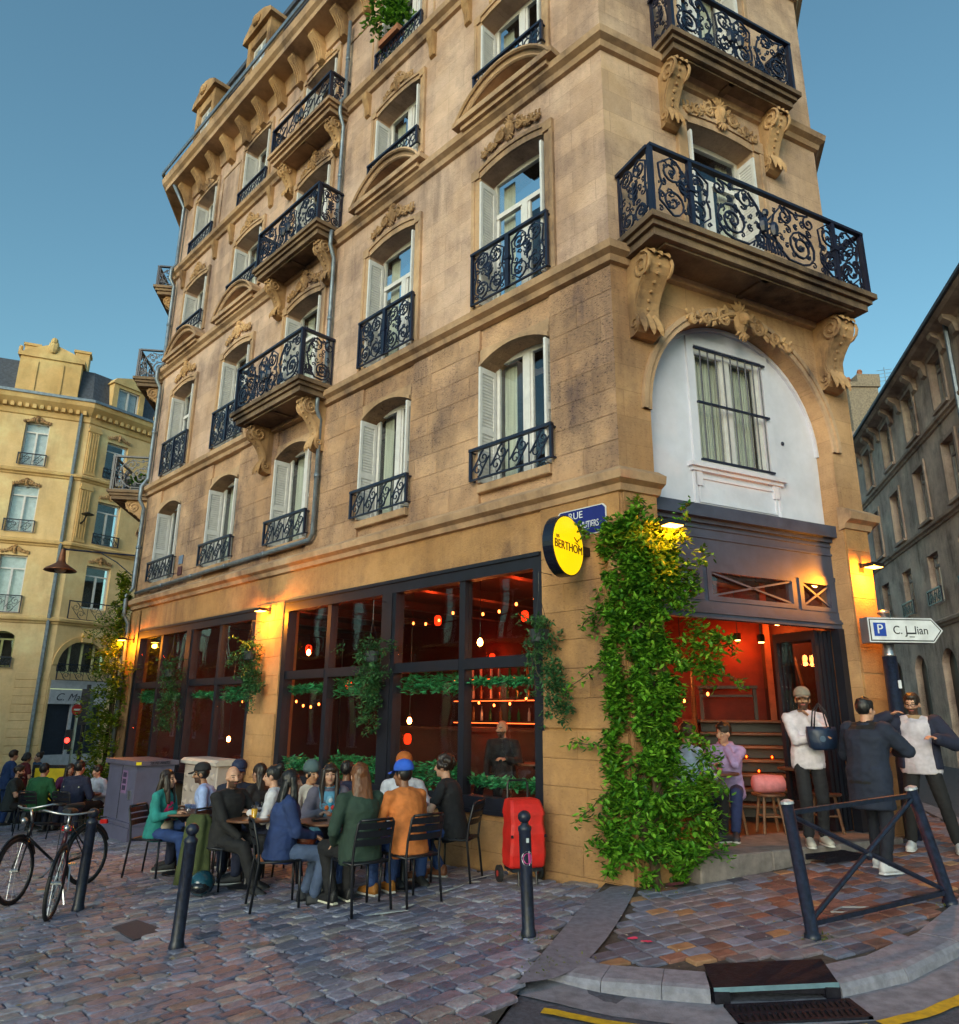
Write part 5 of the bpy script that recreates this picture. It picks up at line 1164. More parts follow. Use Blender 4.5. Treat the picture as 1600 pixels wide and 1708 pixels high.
# tilted cross barrier
bl, br = Vector((2.61, 6.39, zs(2.61, 6.39))), Vector((4.12, 7.08, zs(4.12, 7.08)))
BAR = empty('street_barrier', tuple(bl), 0, 'leaning dark metal cross-braced barrier on the pavement by the kerb', 'barrier')
tl, tr = bl+Vector((-.09, .02, .97)), br+Vector((-.19, .02, .93))
for a, b in ((bl, tl), (br, tr)):
    mb = MB(); mb.tube([tuple(a-UZ*.04), tuple(a+UZ*.03), tuple(a+UZ*.035), tuple(b)], [.062, .062, .05, .048], 14); put('post', mb, BOLL, BAR, True)
    mb = MB(); d = (b-a).normalized(); mb.tube([tuple(b), tuple(b+d*.02), tuple(b+d*.035)], [.056, .052, .02], 12); put('post_cap', mb, mat('worn bare cap', (.40, .42, .46), .5, .4, var=.4, vs=40), BAR)
def P2(t, k): return bl.lerp(tl, k).lerp(br.lerp(tr, k), t)
for a, b, r in ((P2(0, .93), P2(1, .95), .026), (P2(0, .10), P2(1, .10), .026)): mb = MB(); mb.tube([tuple(a), tuple(b)], r, 4); put('rail', mb, BOLL, BAR)
for a, b in ((P2(.02, .9), P2(.98, .13)), (P2(.02, .13), P2(.98, .92))): mb = MB(); mb.tube([tuple(a), tuple(b)], .021, 6); put('brace', mb, BOLL, BAR)
mb = MB(); c = P2(.5, .515); mb.ell(tuple(c), (.04, .04, .04), 10, 6); put('boss', mb, BOLL, BAR)
# drain inlet in the kerb and the grate in the gutter
CAST = mat('cast iron', (.012, .011, .018), .65, .0, var=.4, vs=20, bump=.2, spec=.15)
INL = empty('drain_inlet', (1.97, 5.6, zs(1.97, 5.6)), 0, 'dark cast-iron drain inlet set in the kerb', 'drain')
mb = MB(); a, b = Vector((1.55, 5.49, 0)), Vector((2.39, 5.49, 0)); 
za, zb_ = zs(1.55, 5.5), zs(2.4, 5.5); z0 = zr(1.9, 5.4)-.06
mb.add([(1.56, 5.50, za+.010), (2.385, 5.50, zb_+.010), (2.47, 5.93, zb_+.030), (1.62, 5.93, za+.030)], [(0, 1, 2, 3)]); mb.box(1.56, 2.385, 5.50, 5.52, (za+zb_)/2-.035, (za+zb_)/2-.002)
mb.box(1.56, 1.66, 5.48, 5.8, z0, za-.005); mb.box(2.29, 2.385, 5.48, 5.8, z0, zb_-.012); mb.box(1.66, 2.29, 5.75, 5.8, z0, za-.03); put('housing', mb, CAST, INL)
mb = MB(); mb.add([(1.56, 5.485, za-.012), (2.385, 5.485, zb_-.012), (2.39, 5.50, zb_+.014), (1.56, 5.50, za+.014)], [(0, 1, 2, 3)]); put('worn_edge', mb, mat('polished iron edge', (.18, .26, .27), .35, .6, var=.3), INL)
GRT = empty('drain_grate', (1.98, 5.3, zr(1.98, 5.3)), 0, 'cast-iron slotted drain grate in the gutter below the inlet', 'drain grate')
GT = lambda x, y, z: Vector((x, y, zr(x, y)+.022+z))
mb = MB(GT)
gx0, gx1, gy0, gy1 = 1.60, 2.42, 5.14, 5.44
for y0, y1 in ((gy0, gy0+.03), (gy1-.03, gy1), ((gy0+gy1)/2-.018, (gy0+gy1)/2+.018)): mb.box(gx0, gx1, y0, y1, -.03, 0)
for x0, x1 in ((gx0, gx0+.03), (gx1-.03, gx1)): mb.box(x0, x1, gy0, gy1, -.03, .001)
put('grate_frame', mb, CAST, GRT)
for i in range(20):
    x = gx0+.05+i*(gx1-gx0-.09)/19
    for ya, yb in ((gy0+.03, (gy0+gy1)/2-.018), ((gy0+gy1)/2+.018, gy1-.03)): mb = MB(GT); z = -.001; mb.add([(x-.012, ya, z), (x+.008, ya, z), (x+.022, yb, z), (x+.002, yb, z), (x-.012, ya, z-.03), (x+.008, ya, z-.03), (x+.022, yb, z-.03), (x+.002, yb, z-.03)], [(0, 1, 2, 3), (0, 4, 5, 1), (1, 5, 6, 2), (2, 6, 7, 3), (3, 7, 4, 0)]); put('bar', mb, CAST, GRT)
mb = MB(GT); mb.box(gx0, gx1, gy0, gy1, -.0145, -.0125); put('drain_shade_sheet', mb, mat('drain dark', (.004, .004, .004), .9), GRT)  # near-black sheet stands in for the shade below the bars
# service cover set in the cobbles
cov = [(-3.34, 7.53), (-3.23, 7.79), (-2.81, 7.45), (-2.97, 7.14)]
mb = MB(); mb.prism(cov, zg(-3.1, 7.5)-.05, zg(-3.1, 7.5)+.004, 2)
CV = tag(put('service_cover', mb, mat('checker iron', (.04, .045, .065), .6, 0, var=.2, vs=60, bump=.6, bs=120)), 'flat dark iron service cover set into the cobbles', 'service cover')
mb = MB(); big = [(-3.45, 7.52), (-3.25, 7.91), (-2.72, 7.47), (-2.95, 7.0)]; mb.prism(big, zg(-3.1, 7.5)-.06, zg(-3.1, 7.5)-.008, 2); put('concrete_surround', mb, CONC, CV)
# pavement lettering square and doorway grating
mb = MB()
q = [(3.03, 6.98), (3.18, 7.1), (3.42, 7.06), (3.27, 6.92)]
for a, b in zip(q, q[1:]+q[:1]): mb.tube([(a[0], a[1], zs(*a)+.006), (b[0], b[1], zs(*b)+.006)], .008, 4)
tag(put('utility_cover', mb, mat('pale metal rim', (.35, .35, .38), .5, .3)), 'small pale-rimmed utility cover in the pavers behind the barrier', 'utility cover')
mb = MB(FC)
for i in range(16): u = 2.05+i*.036; mb.box(u, u+.018, .31, .58, .085+.05*u-.02*i*.0, .10+.05*u)
mb.box(2.03, 2.66, .31, .33, .17, .225); mb.box(2.03, 2.66, .56, .58, .17, .225)
tag(put('boot_scraper_grate', mb, CAST), 'low ribbed iron grate against the stone doorstep', 'grate')
# ---- utility cabinets against the facade
CABG = mat('slate grey cabinet', (.10, .10, .165), .5, var=.12, vs=4, bump=.05); gz = zg(-5.7, 13.9)-.02
CAB = empty('utility_cabinet', tuple(FL(9.95, 1.2, gz)), 0, 'large slate-grey steel utility cabinet with a poster, near the climbing plant', 'cabinet')
mb = MB(FL); mb.box(9.28, 10.62, .85, 1.51, gz+.30, .76); put('body', mb, CABG, CAB)
mb = MB(FL); mb.box(9.22, 10.68, .80, 1.57, .762, .84); put('lid', mb, mat('cabinet lid', (.11, .10, .15), .45), CAB)
mb = MB(FL); mb.box(9.23, 10.67, .81, 1.56, gz-.0, gz+.22); mb.box(9.26, 10.64, .83, 1.53, gz+.221, gz+.26); mb.box(9.24, 10.66, .82, 1.545, gz+.261, gz+.299); put('plinth', mb, CABG, CAB)
mb = MB(FL); mb.box(9.1, 10.8, .7, 1.7, gz-.12, gz+.0); put('concrete_base', mb, CONC, CAB)
mb = MB(FL); mb.box(9.93, 9.945, 1.511, 1.516, gz+.32, .74); put('gap_shade_strip', mb, mat('shadow gap', (.01, .01, .015), .8), CAB)  # dark strip on the front, painted as the shade in the door seam
mb = MB(FL); mb.box(9.40, 9.46, 1.511, 1.55, .20, .34); put('lock_handle', mb, STEEL, CAB)
mb = MB(FL); mb.box(9.66, 9.9, 1.512, 1.516, .28, .66); po = put('poster', mb, mat('violet poster', (.22, .13, .26), .7), CAB)
for i in range(3): mb = MB(FL); mb.box(9.70, 9.86, 1.517, 1.519, .33+.11*i, .41+.11*i); put('poster_print', mb, mat('poster ink', (.03, .02, .06), .7, var=.8, vs=60), po)
mb = MB(FL); mb.box(9.214, 9.2195, 1.47, 1.56, .775, .825); put('sticker', mb, mat('yellow sticker', (.75, .7, .03), .5), CAB)
text('SKTE ANTS', Fr(FL(9.21, 1.15, 0), -nL, -dL), .0, .004, .80, .07, mat('marker scrawl', (.01, .01, .02), .6), CAB, 1, .2, 'graffiti')
CABB = mat('beige moulded cabinet', (.40, .34, .31), .55, var=.08, vs=5); g2 = zg(*FL(8.7, .5, 0).xy)-.02
CB = empty('utility_cabinet', tuple(FL(8.7, .45, g2)), 0, 'beige moulded utility cabinet with pyramid studs beside the stone pier', 'cabinet')
mb = MB(FL); mb.bbox(8.08, 9.38, .2, .62, g2, .78, .02); put('body', mb, CABB, CB)
mb = MB(FL); mb.prism([(.17, .78), (.68, .78), (.68, .83), (.62, .875), (.17, .875)], 8.02, 9.44, 0); put('lid', mb, mat('cabinet cap', (.52, .47, .42), .5), CB)
for i in range(5):
    for j in range(5):
        u, z = 8.22+i*.255, .60-j*.235; mb = MB(FL); s = .065
        mb.add([(u-s, .619, z-s), (u+s, .619, z-s), (u+s, .619, z+s), (u-s, .619, z+s), (u, .66, z)], [(0, 1, 4), (1, 2, 4), (2, 3, 4), (3, 0, 4)]); put('stud', mb, CABB, CB)
# ---- wall lamps on the bar
LGL = lamp_mat('lamp glow', (1, .48, .08), 14)
def wall_lamp(F, u, z, label, en=40, o=.34, col=(1, .30, .012)):
    e = empty('wall_lamp', tuple(F(u, 0, z)), 0, label, 'wall lamp', 'lit lamps on the bar walls')
    mb = MB(F); mb.box(u-.11, u+.11, o-.1, o+.06, z, z+.05); mb.box(u-.02, u+.02, .02, o-.1, z+.015, z+.04); mb.box(u-.05, u+.05, .02, .04, z-.05, z+.08); put('housing', mb, BLACKMETAL, e)
    mb = MB(F); mb.box(u-.095, u+.095, o-.085, o+.045, z-.008, z-.001); put('lens', mb, LGL, e)
    point('lamp_light', F(u, o-.02, z-.09), col, en*1.7, .05, e)
wall_lamp(FL, 7.78, 3.47, 'small lit lamp on the stone pier between the two shopfronts', 75, .24)
wall_lamp(FL, 14.35, 3.36, 'small lit lamp at the far left end of the bar front', 60, .34)
wall_lamp(FC, .20, 3.63, 'small lit lamp at the corner, half buried in the climbing plant', 34, .62, (1, .17, .01))
wall_lamp(FC, 3.97, 3.60, 'small lit lamp on the right-hand pier of the doorway', 80, .24)
# ---- round projecting bar sign, street-name plate
SG = empty('round_sign', tuple(FL(.50, .06, 3.5)), 0, 'round yellow lettered sign with black rim projecting from the corner wall', 'sign')
FS = Fr(FL(.40, .48, 3.49), D(36.5), D(126.5))                       # sign plane: reading direction runs towards the wall
def disc(F, r, o0, o1, k=40): m = MB(F); m.prism([(r*math.cos(2*math.pi*i/k), r*math.sin(2*math.pi*i/k)) for i in range(k)], o0, o1, 1); return m
put('drum', disc(FS, .345, -.13, .0), mat('black drum', (.008, .010, .022), .25), SG)
YSG = mat('yellow lit face', (.85, .55, .01), .4, var=.03, emit=(1, .62, .0), es=.75); put('face', disc(FS, .33, .001, .006), YSG, SG)
put('rear_face', disc(FS, .33, -.136, -.131), YSG, SG)
INK = mat('dark red-brown lettering', (.05, .008, .004), .5)
text('BERTHOM', FS, -.005, .009, -.02, .135, INK, SG, 1, 0, sx=1.0); text('LES', FS, -.245, .009, .065, .05, INK, SG, 1, 0)
mb = MB(FS); mb.tube([(.12, .01, .12), (.16, .01, .09), (.19, .01, .075), (.22, .01, .11), (.24, .01, .10)], [.004, .007, .008, .006, .003], 4); mb.tube([(.13, .01, .06), (.18, .01, .055), (.25, .01, .03)], [.003, .006, .003], 4); put('emblem', mb, INK, SG)
mb = MB(FL); mb.box(.44, .49, .03, .16, 3.44, 3.54); mb.tube([(.465, .03, 3.49), (.465, .2, 3.49)], .02, 6); put('bracket', mb, BLACKMETAL, SG)
PL = empty('street_name_plate', tuple(FL(.55, .03, 3.86)), 0, 'blue enamel street-name plate with white letters behind the round sign', 'sign')
mb = MB(FL); x0, x1, z0, z1, c = .18, .90, 3.70, 4.04, .04
def oct_(i): return [(x0+i+c, z0+i), (x1-i-c, z0+i), (x1-i, z0+i+c), (x1-i, z1-i-c), (x1-i-c, z1-i), (x0+i+c, z1-i), (x0+i, z1-i-c), (x0+i, z0+i+c)]
mb.prism(oct_(0), .036, .048, 1); put('rim', mb, mat('white enamel', (.62, .62, .66), .3), PL)
mb = MB(FL); mb.prism(oct_(.012), .0485, .053, 1); put('plate', mb, mat('blue enamel', (.012, .016, .16), .25), PL)
WL = mat('white enamel letters', (.66, .66, .70), .3)
text('RUE', FL, .62, .0545, 3.955, .12, WL, PL, -1, 0, align='CENTER'); text('DES BAHUTIERS', FL, .535, .0545, 3.82, .115, WL, PL, -1, 0, sx=.62)
# carved mask on the wall beside the sign
mb = MB(FL); mb.box(-.0, .16, .03, .09, 3.18, 3.42); mb.ell((.08, .09, 3.29), (.06, .06, .09), 8, 6); mb.ell((.08, .15, 3.28), (.015, .02, .03), 6, 4); mb.box(.04, .12, .13, .145, 3.225, 3.24); mb.ell((.055, .14, 3.315), (.014, .012, .01), 6, 4); mb.ell((.105, .14, 3.315), (.014, .012, .01), 6, 4)
tag(put('carved_mask', mb, ST_CARVE), 'small carved stone mask on the corner wall under the leaves', 'carving')
# ---- direction sign on a pole at right
gp = zs(5.28, 9.62); PO = empty('direction_sign', (5.28, 9.62, gp), 0, 'white arrow-shaped parking direction sign on a dark pole at the right corner', 'sign')
mb = MB(); mb.tube([(5.28, 9.62, gp-.05), (5.28, 9.62, gp+.9), (5.28, 9.62, gp+.91), (5.28, 9.62, 2.42)], [.10, .095, .088, .085], 14); put('pole', mb, BOLL, PO, True)
mb = MB(); mb.tube([(5.28, 9.62, 2.42), (5.28, 9.62, 2.45), (5.28, 9.62, 2.97)], [.092, .075, .07], 12); mb.lathe([(.078, 0), (.075, .03), (.02, .05)], (5.28, 9.62, 2.97), 12); put('pole_top', mb, STEEL, PO, True)
FD = Fr(Vector((4.95, 9.42, 0)), D(86), Vector((D(86).y, -D(86).x, 0)))
mb = MB(FD); mb.prism([(.0, 2.58), (.86, 2.58), (1.0, 2.74), (.86, 2.90), (.0, 2.90)], -.17, .0, 1); put('sign_box', mb, mat('sign grey', (.16, .15, .17), .5), PO)
def arrow(i): return [(i, 2.58+i), (.86-i*.4, 2.58+i), (1.0-i*1.4, 2.74), (.86-i*.4, 2.90-i), (i, 2.90-i)]
for i, (o, m) in enumerate(((.002, 'W'), (.005, 'K'), (.008, 'W'))):
    mb = MB(FD); mb.prism(arrow((.006, .02, .034)[i]), o-.002, o, 1); put('sign_face', mb, mat('retroreflective white', (.66, .68, .72), .4) if m == 'W' else mat('sign black', (.01, .01, .015), .5), PO)
mb = MB(FD); mb.box(.07, .23, .0085, .011, 2.66, 2.83); put('parking_square', mb, mat('sign blue', (.01, .05, .35), .4), PO)
text('P', FD, .15, .0125, 2.745, .17, mat('retroreflective white', (.7, .72, .75), .4), PO); SBK = mat('sign black', (.01, .01, .015), .5)
text('C. J', FD, .42, .0095, 2.735, .15, SBK, PO, sx=.9); text('lian', FD, .70, .0095, 2.735, .15, SBK, PO, sx=.9)
mb = MB(FD); mb.box(.51, .62, .0095, .0115, 2.69, 2.71); mb.box(.53, .60, .0095, .0115, 2.65, 2.66); put('scratched_print', mb, SBK, PO)
mb = MB(); mb.box(5.28+.02, 5.28+.06, 9.53, 9.54, 2.02, 2.12); put('pole_tag', mb, mat('retroreflective white', (.7, .72, .75), .4), PO)
# ---- hanging street lamp on a bracket at the far left of the facade
SLM = empty('bracket_lamp', tuple(FL(14.75, .05, 5.35)), 0, 'copper-shaded street lamp hanging from an iron bracket at the facade end', 'street lamp')
a = FL(14.76, .1, 5.55); b = a+Vector((-1.75, -.25, .1)); mb = MB(); mb.tube([tuple(a), tuple(b)], .022, 6); mb.tube([tuple(a-UZ*.55), tuple(a.lerp(b, .25)-UZ*.22), tuple(a.lerp(b, .5))], .014, 5); mb.tube([tuple(a-UZ*.6), tuple(a+UZ*.1)], .03, 6); put('bracket', mb, IRON, SLM)
mb = MB(); mb.lathe([(.05, 0), (.07, -.12), (.09, -.3), (.12, -.36), (.36, -.52), (.38, -.56), (.34, -.56), (.1, -.4)], tuple(b), 14, False); put('shade', mb, mat('aged copper', (.20, .075, .035), .45, .6, var=.3), SLM, True)
mb = MB(); mb.ell((b.x, b.y, b.z-.52), (.14, .14, .09), 10, 6); put('globe', mb, mat('frosted globe', (.5, .5, .5), .3), SLM, True)
# ---- traffic light and signs by the far crossing
TL = empty('traffic_light', (-13.6, 26.5, zg(-13.6, 26.5)), 0, 'dark traffic light pole showing red beyond the climbing plant', 'traffic light')
z0 = zg(-13.6, 26.5); mb = MB(); mb.tube([(-13.6, 26.5, z0), (-13.6, 26.5, z0+3.9)], .07, 8); put('pole', mb, BLACKMETAL, TL)
mb = MB(); mb.box(-13.75, -13.45, 26.35, 26.65, 1.25, 2.45); mb.box(-14.02, -13.82, 26.2, 26.5, .45, 1.1); put('signal_head', mb, BLACKMETAL, TL)
mb = MB(); mb.ell((-13.93, 26.18, .75), (.09, .05, .09), 10, 6); put('red_light', mb, lamp_mat('signal red', (1, .03, .02), 6), TL)
NE = empty('no_entry_sign', (-13.0, 24.8, zg(-13.0, 24.8)), 0, 'small red no-entry sign on a thin post down the street', 'sign')
z0 = zg(-13.0, 24.8); mb = MB(); mb.tube([(-13.0, 24.8, z0), (-13.0, 24.8, 1.95)], .04, 6); put('post', mb, STEEL, NE)
FN = Fr(Vector((-13.0, 24.74, 0)), D(30), Vector((D(30).y, -D(30).x, 0))); mb = MB(FN); mb.prism([(.17*math.cos(i*.3927), 1.75+.17*math.sin(i*.3927)) for i in range(16)], 0, .03, 1); put('disc', mb, mat('traffic red', (.45, .02, .02), .4), NE); mb = MB(FN); mb.box(-.11, .11, .031, .036, 1.72, 1.78); put('bar', mb, mat('retroreflective white', (.7, .72, .75), .4), NE)
# yellow menu board standing by the far tables
MBD = empty('menu_board', (-9.2, 17.2, zg(-9.2, 17.2)), 0, 'black-framed yellow menu board behind the far tables', 'board')
FM = Fr(Vector((-9.98, 17.5, zg(-9.2, 17.2))), D(92), Vector((D(92).y, -D(92).x, 0))); mb = MB(FM); mb.box(0, .85, -.04, .0, 0.05, 1.27); put('frame', mb, BLACKMETAL, MBD); mb = MB(FM); mb.box(.06, .79, .001, .006, .4, 1.2); put('yellow_panel', mb, mat('yellow board', (.62, .47, .01), .5), MBD)
# ---- red shopping trolley
gt = zg(.5, 8.62); TR = empty('shopping_trolley', (.5, 8.62, gt), R(18), 'bright red fabric shopping trolley parked by the wall under the window', 'trolley')
REDF = mat('red trolley fabric', (.55, .015, .01), .55, var=.2, vs=7, bump=.25, bs=14)
def rect_ring(w, d, z, y0=0): r = .028; return [(-w+r, y0-d, z), (w-r, y0-d, z), (w, y0-d+r, z), (w, y0+d-r, z), (w-r, y0+d, z), (-w+r, y0+d, z), (-w, y0+d-r, z), (-w, y0-d+r, z)]
mb = MB(); mb.loft([rect_ring(.19, .12, .17), rect_ring(.20, .135, .19), rect_ring(.205, .15, .3, -.01), rect_ring(.195, .15, .42, -.012), rect_ring(.20, .155, .5, -.015), rect_ring(.185, .145, .60, -.01), rect_ring(.19, .15, .70), rect_ring(.172, .12, .79, .02), rect_ring(.16, .10, .82, .03)]); put('bag', mb, REDF, TR, False, True)
mb = MB(); mb.loft([rect_ring(.195, .158, .685, -.006), rect_ring(.195, .156, .72, -.004), rect_ring(.18, .130, .80, .018), rect_ring(.172, .108, .835, .03), rect_ring(.15, .09, .845, .035)]); put('flap', mb, REDF, TR, False, True)
mb = MB(); mb.box(-.2, .2, -.165, -.152, .47, .50); put('strap', mb, BLACKMETAL, TR, False, True)
mb = MB(); mb.tube([(-.12, .16, .1), (-.12, .17, .98), (-.1, .18, 1.02), (.1, .18, 1.02), (.12, .17, .98), (.12, .16, .1)], .012, 6); mb.box(-.17, .17, -.12, .15, .13, .165); mb.tube([(-.1, -.11, .14), (-.1, -.12, .0)], .012, 6); mb.tube([(.1, -.11, .14), (.1, -.12, .0)], .012, 6); put('frame', mb, BLACKMETAL, TR, False, True)
for s in (-1, 1): mb = MB(lambda x, y, z: Vector((z+s*.23, .13+x, .085+y))); mb.lathe([(.03, -.02), (.085, -.02), (.085, .02), (.03, .02)], k=16); wl = put('wheel', mb, mat('rubber', (.012, .012, .014), .7), TR, False, True); mb = MB(lambda x, y, z: Vector((z+s*.23, .13+x, .085+y))); mb.lathe([(.03, -.025), (.03, .025)], k=10); put('hub', mb, mat('red hub', (.4, .03, .02), .5), wl, False, True)
# ---- bicycles
def bicycle(name, loc, rz, lean, label, fcol, steer=0.):
    e = empty(name, loc, rz, label, 'bicycle', 'bicycles locked by the bollard'); e.rotation_euler = (0, lean, rz)
    RUB = mat('rubber', (.012, .012, .014), .7); fm = mat('bike paint '+str(fcol), fcol, .3, .2); r = .335
    def wheel(y, nm='wheel', st=0.):
        ca, sa = math.cos(st), math.sin(st)
        T = lambda a, b, z: Vector((b*ca+a*sa*0-a*sa, y+a*ca+b*sa, r+z))
        mb = MB(T); mb.tube([(r*.965*math.cos(q), 0, r*.965*math.sin(q)) for q in [2*math.pi*i/28 for i in range(28)]], .019, 6, True); w_ = put(nm, mb, RUB, e, True, True)
        mb = MB(T); mb.tube([(r*.90*math.cos(q), 0, r*.90*math.sin(q)) for q in [2*math.pi*i/28 for i in range(28)]], .013, 5, True); put('rim', mb, mat('dark rim', (.06, .06, .065), .35, .5), w_, True, True)
        mb = MB(T)
        for i in range(20): q = 2*math.pi*i/20; mb.tube([(.02*math.cos(q+1), .02*(-1)**i, .02*math.sin(q+1)), (r*.9*math.cos(q), 0, r*.9*math.sin(q))], .0022, 3)
        mb.tube([(0, -.05, 0), (0, .05, 0)], .02, 8); put('spokes', mb, STEEL, w_, False, True)
        mb = MB(T); mb.tube([(r*1.06*math.cos(q), 0, r*1.06*math.sin(q)) for q in [R(20)+R(140)*i/10 for i in range(11)]], .022, 4, flat=.5); put('mudguard', mb, BLACKMETAL, w_, False, True)
    wheel(.53, 'wheel', steer); wheel(-.50)
    bb, ss, hs, rax, fax = (0, -.06, .29), (0, -.20, .78), (0, .36, .80), (0, -.50, r), (0, .53, r); hb = (0, .40, .66)
    mb = MB(); mb.tube([ss, bb, hb], .017, 7); mb.tube([(0, -.19, .72), hs], .015, 7); mb.tube([hs, hb], .02, 7)
    for s in (-.05, .05): mb.tube([bb, (s, rax[1], rax[2])], .009, 5); mb.tube([(0, -.19, .74), (s, rax[1], rax[2])], .009, 5)
    put('frame', mb, fm, e, True, True)
    mb = MB(); s2 = math.sin(steer)
    for s in (-.05, .05): mb.tube([(s*.6, .41, .64), (s, .47-s*s2, .5), (s, .53, r)], .010, 5)
    put('fork', mb, fm, e, True, True)
    mb = MB(); mb.tube([hs, (0, .39, .95)], .013, 6); mb.tube([(-.28, .22, .97), (-.24, .34, .99), (-.1, .42, .97), (0, .42, .96), (.1, .42, .97), (.24, .34, .99), (.28, .22, .97)], .011, 6); put('handlebar', mb, STEEL, e, True, True)
    for s in (-1, 1): mb = MB(); mb.tube([(s*.285, .20, .97), (s*.262, .29, .98)], .016, 6); put('grip', mb, RUB, e, True, True)
    mb = MB(); mb.loft([[(x*w_*.5, y, .92+z) for x, z in ((-1, 0), (-.6, .03), (.6, .03), (1, 0), (.7, -.03), (-.7, -.03))] for y, w_ in ((-.36, .10), (-.32, .17), (-.24, .14), (-.14, .06), (-.08, .035))]); mb.tube([ss, (0, -.22, .9)], .013, 6); put('saddle', mb, RUB, e, True, True)
    mb = MB(); mb.tube([(.0, -.06+.09*math.cos(q), .29+.09*math.sin(q)) for q in [2*math.pi*i/16 for i in range(16)]], .008, 4, True); mb.tube([(-.06, -.06, .29), (.06, -.06, .29)], .012, 6); mb.tube([(.06, -.06, .29), (.07, .08, .19)], .01, 5); mb.tube([(-.06, -.06, .29), (-.07, -.2, .39)], .01, 5); mb.box(.07, .16, .05, .11, .18, .2); mb.box(-.16, -.07, -.23, -.17, .38, .4); put('crankset', mb, STEEL, e, False, True)
    mb = MB(); mb.tube([(-.06, -.72, .74), (-.06, -.30, .74), (.06, -.30, .74), (.06, -.72, .74)], .007, 4, True); mb.tube([(.06, -.55, .74), (.05, -.5, r)], .006, 4); mb.tube([(-.06, -.55, .74), (-.05, -.5, r)], .006, 4); put('carrier_rack', mb, BLACKMETAL, e, False, True)
    mb = MB(); mb.box(-.05, .05, -.76, -.735, .66, .71); put('rear_reflector', mb, mat('red reflector', (.6, .02, .02), .25), e, False, True)
    mb = MB(); mb.ell((0, .47, .84), (.035, .04, .035), 8, 6); put('headlamp', mb, STEEL, e, True, True)
    mb = MB(); mb.tube([(-.05, -.2, .27), (-.12, -.12, .01)], .01, 5); put('kickstand', mb, STEEL, e, False, True)
    return e
bx, by = -4.9, 9.35; bicycle('bicycle', (bx, by, zg(bx, by)-.0), -R(196), .07, 'black city bicycle standing side-on behind the bollard, front wheel leftmost', (.012, .013, .018), .25)
bx, by = -4.46, 8.55; bicycle('bicycle', (bx, by, zg(bx, by)-.0), -R(153), -.06, 'dark bicycle with its front wheel pointing towards the viewer', (.05, .012, .02), -.2)
# ------------------------------------------------------------------ climbing plants and hanging baskets
LEAF = leafmat('climber leaves', (.012, .055, .006), (.075, .25, .014), (.24, .50, .045))
LEAF2 = leafmat('basket ivy leaves', (.02, .075, .03), (.04, .14, .05), (.10, .24, .08))
STEM = mat('woody stem', (.07, .045, .025), .9, var=.3, vs=20)
def cloud(rg, spine, n):
    """random points round a spine [(Vector, rx, ry, rz)], denser in lumps"""
    out = []; lumps = []
    for p, rx, ry, rz in spine:
        for _ in range(9): lumps.append((p+Vector((rg.gauss(0, .55)*rx, rg.gauss(0, .55)*ry, rg.gauss(0, .7)*rz)), rg.uniform(.45, .85)*min(rx, rz)))
    for _ in range(n):
        c, r = lumps[rg.randrange(len(lumps))]; d = Vector((rg.gauss(0, 1), rg.gauss(0, 1), rg.gauss(0, 1))); d.normalize(); out.append(c+d*(r*rg.random()**.4))
    return out
def runner(rg, p, d, l, n=9):
    pts = [Vector(p)]; d = Vector(d).normalized()
    for _ in range(n): d = (d+Vector((rg.gauss(0, .25), rg.gauss(0, .25), rg.gauss(0, .25)-.12))).normalized(); pts.append(pts[-1]+d*(l/n))
    return pts
# --- the big climber on the corner
rg = random.Random(77)
CL = empty('climbing_plant', (1.68, 7.86, zs(1.68, 7.86)), 0, 'lush green climber covering the corner pier from pavement to lamp', 'climbing plant')
def CP(u, o, z): return FC(u, o, z)
sp = []
for z, u, w_, th in ((.35, .36, .40, .26), (.65, .38, .44, .30), (.95, .36, .40, .26), (1.25, .33, .32, .22), (1.55, .32, .28, .20), (1.85, .34, .30, .20), (2.1, .38, .36, .22), (2.35, .36, .34, .22), (2.6, .27, .34, .22), (2.85, .24, .34, .24), (3.1, .30, .44, .28), (3.3, .26, .46, .30), (3.45, .2, .40, .28), (3.6, .12, .28, .24)):
    sp.append((CP(u*.55+.08, .20, z), w_*.46, th*.8, .2)); sp.append((CP(.0, .20, z), w_*.42, th*.8, .2)); sp.append((FL(.08, .14, z), w_*.32, th*.6, .2) if z < 2.95 else (CP(.32, .26, z), w_*.42, th*.8, .2))
pts = cloud(rg, sp, 23000)
sp2 = [(FL(-.02+.08*i, .12, 3.56-.02*i), .14, .09, .13) for i in range(3)]+[(CP(.45, .32, 3.5), .2, .2, .16), (CP(.6, .28, 1.15), .2, .16, .2), (CP(.66, .3, .9), .2, .16, .2), (CP(.62, .3, .6), .2, .16, .2), (CP(.5, .3, 3.35), .25, .2, .2), (CP(.5, .3, 3.0), .22, .2, .2)]+[(CP(.72, .25, 2.45), .26, .2, .14), (CP(.9, .22, 2.3), .2, .18, .16), (CP(.8, .35, 2.2), .22, .2, .12), (CP(.45, .3, 3.15), .2, .2, .16), (CP(.42, .25, .45), .26, .2, .2), (CP(.5, .25, .8), .24, .2, .2), (FL(.2, .22, .5), .22, .16, .22)]
pts += cloud(rg, sp2, 4200)
mbs = MB()
for k in range(6):
    x = .30+.10*rg.gauss(0, 1)
    tr_ = [CP(.16+rg.gauss(0, .05), .14, -.02)]
    for z in (.5, 1.0, 1.5, 2.0, 2.5, 3.0, 3.4): tr_.append(CP(.12+rg.gauss(0, .1), .15+rg.gauss(0, .04), z))
    mbs.tube([tuple(p) for p in tr_], [.035, .03, .026, .024, .02, .016, .012, .008], 6)
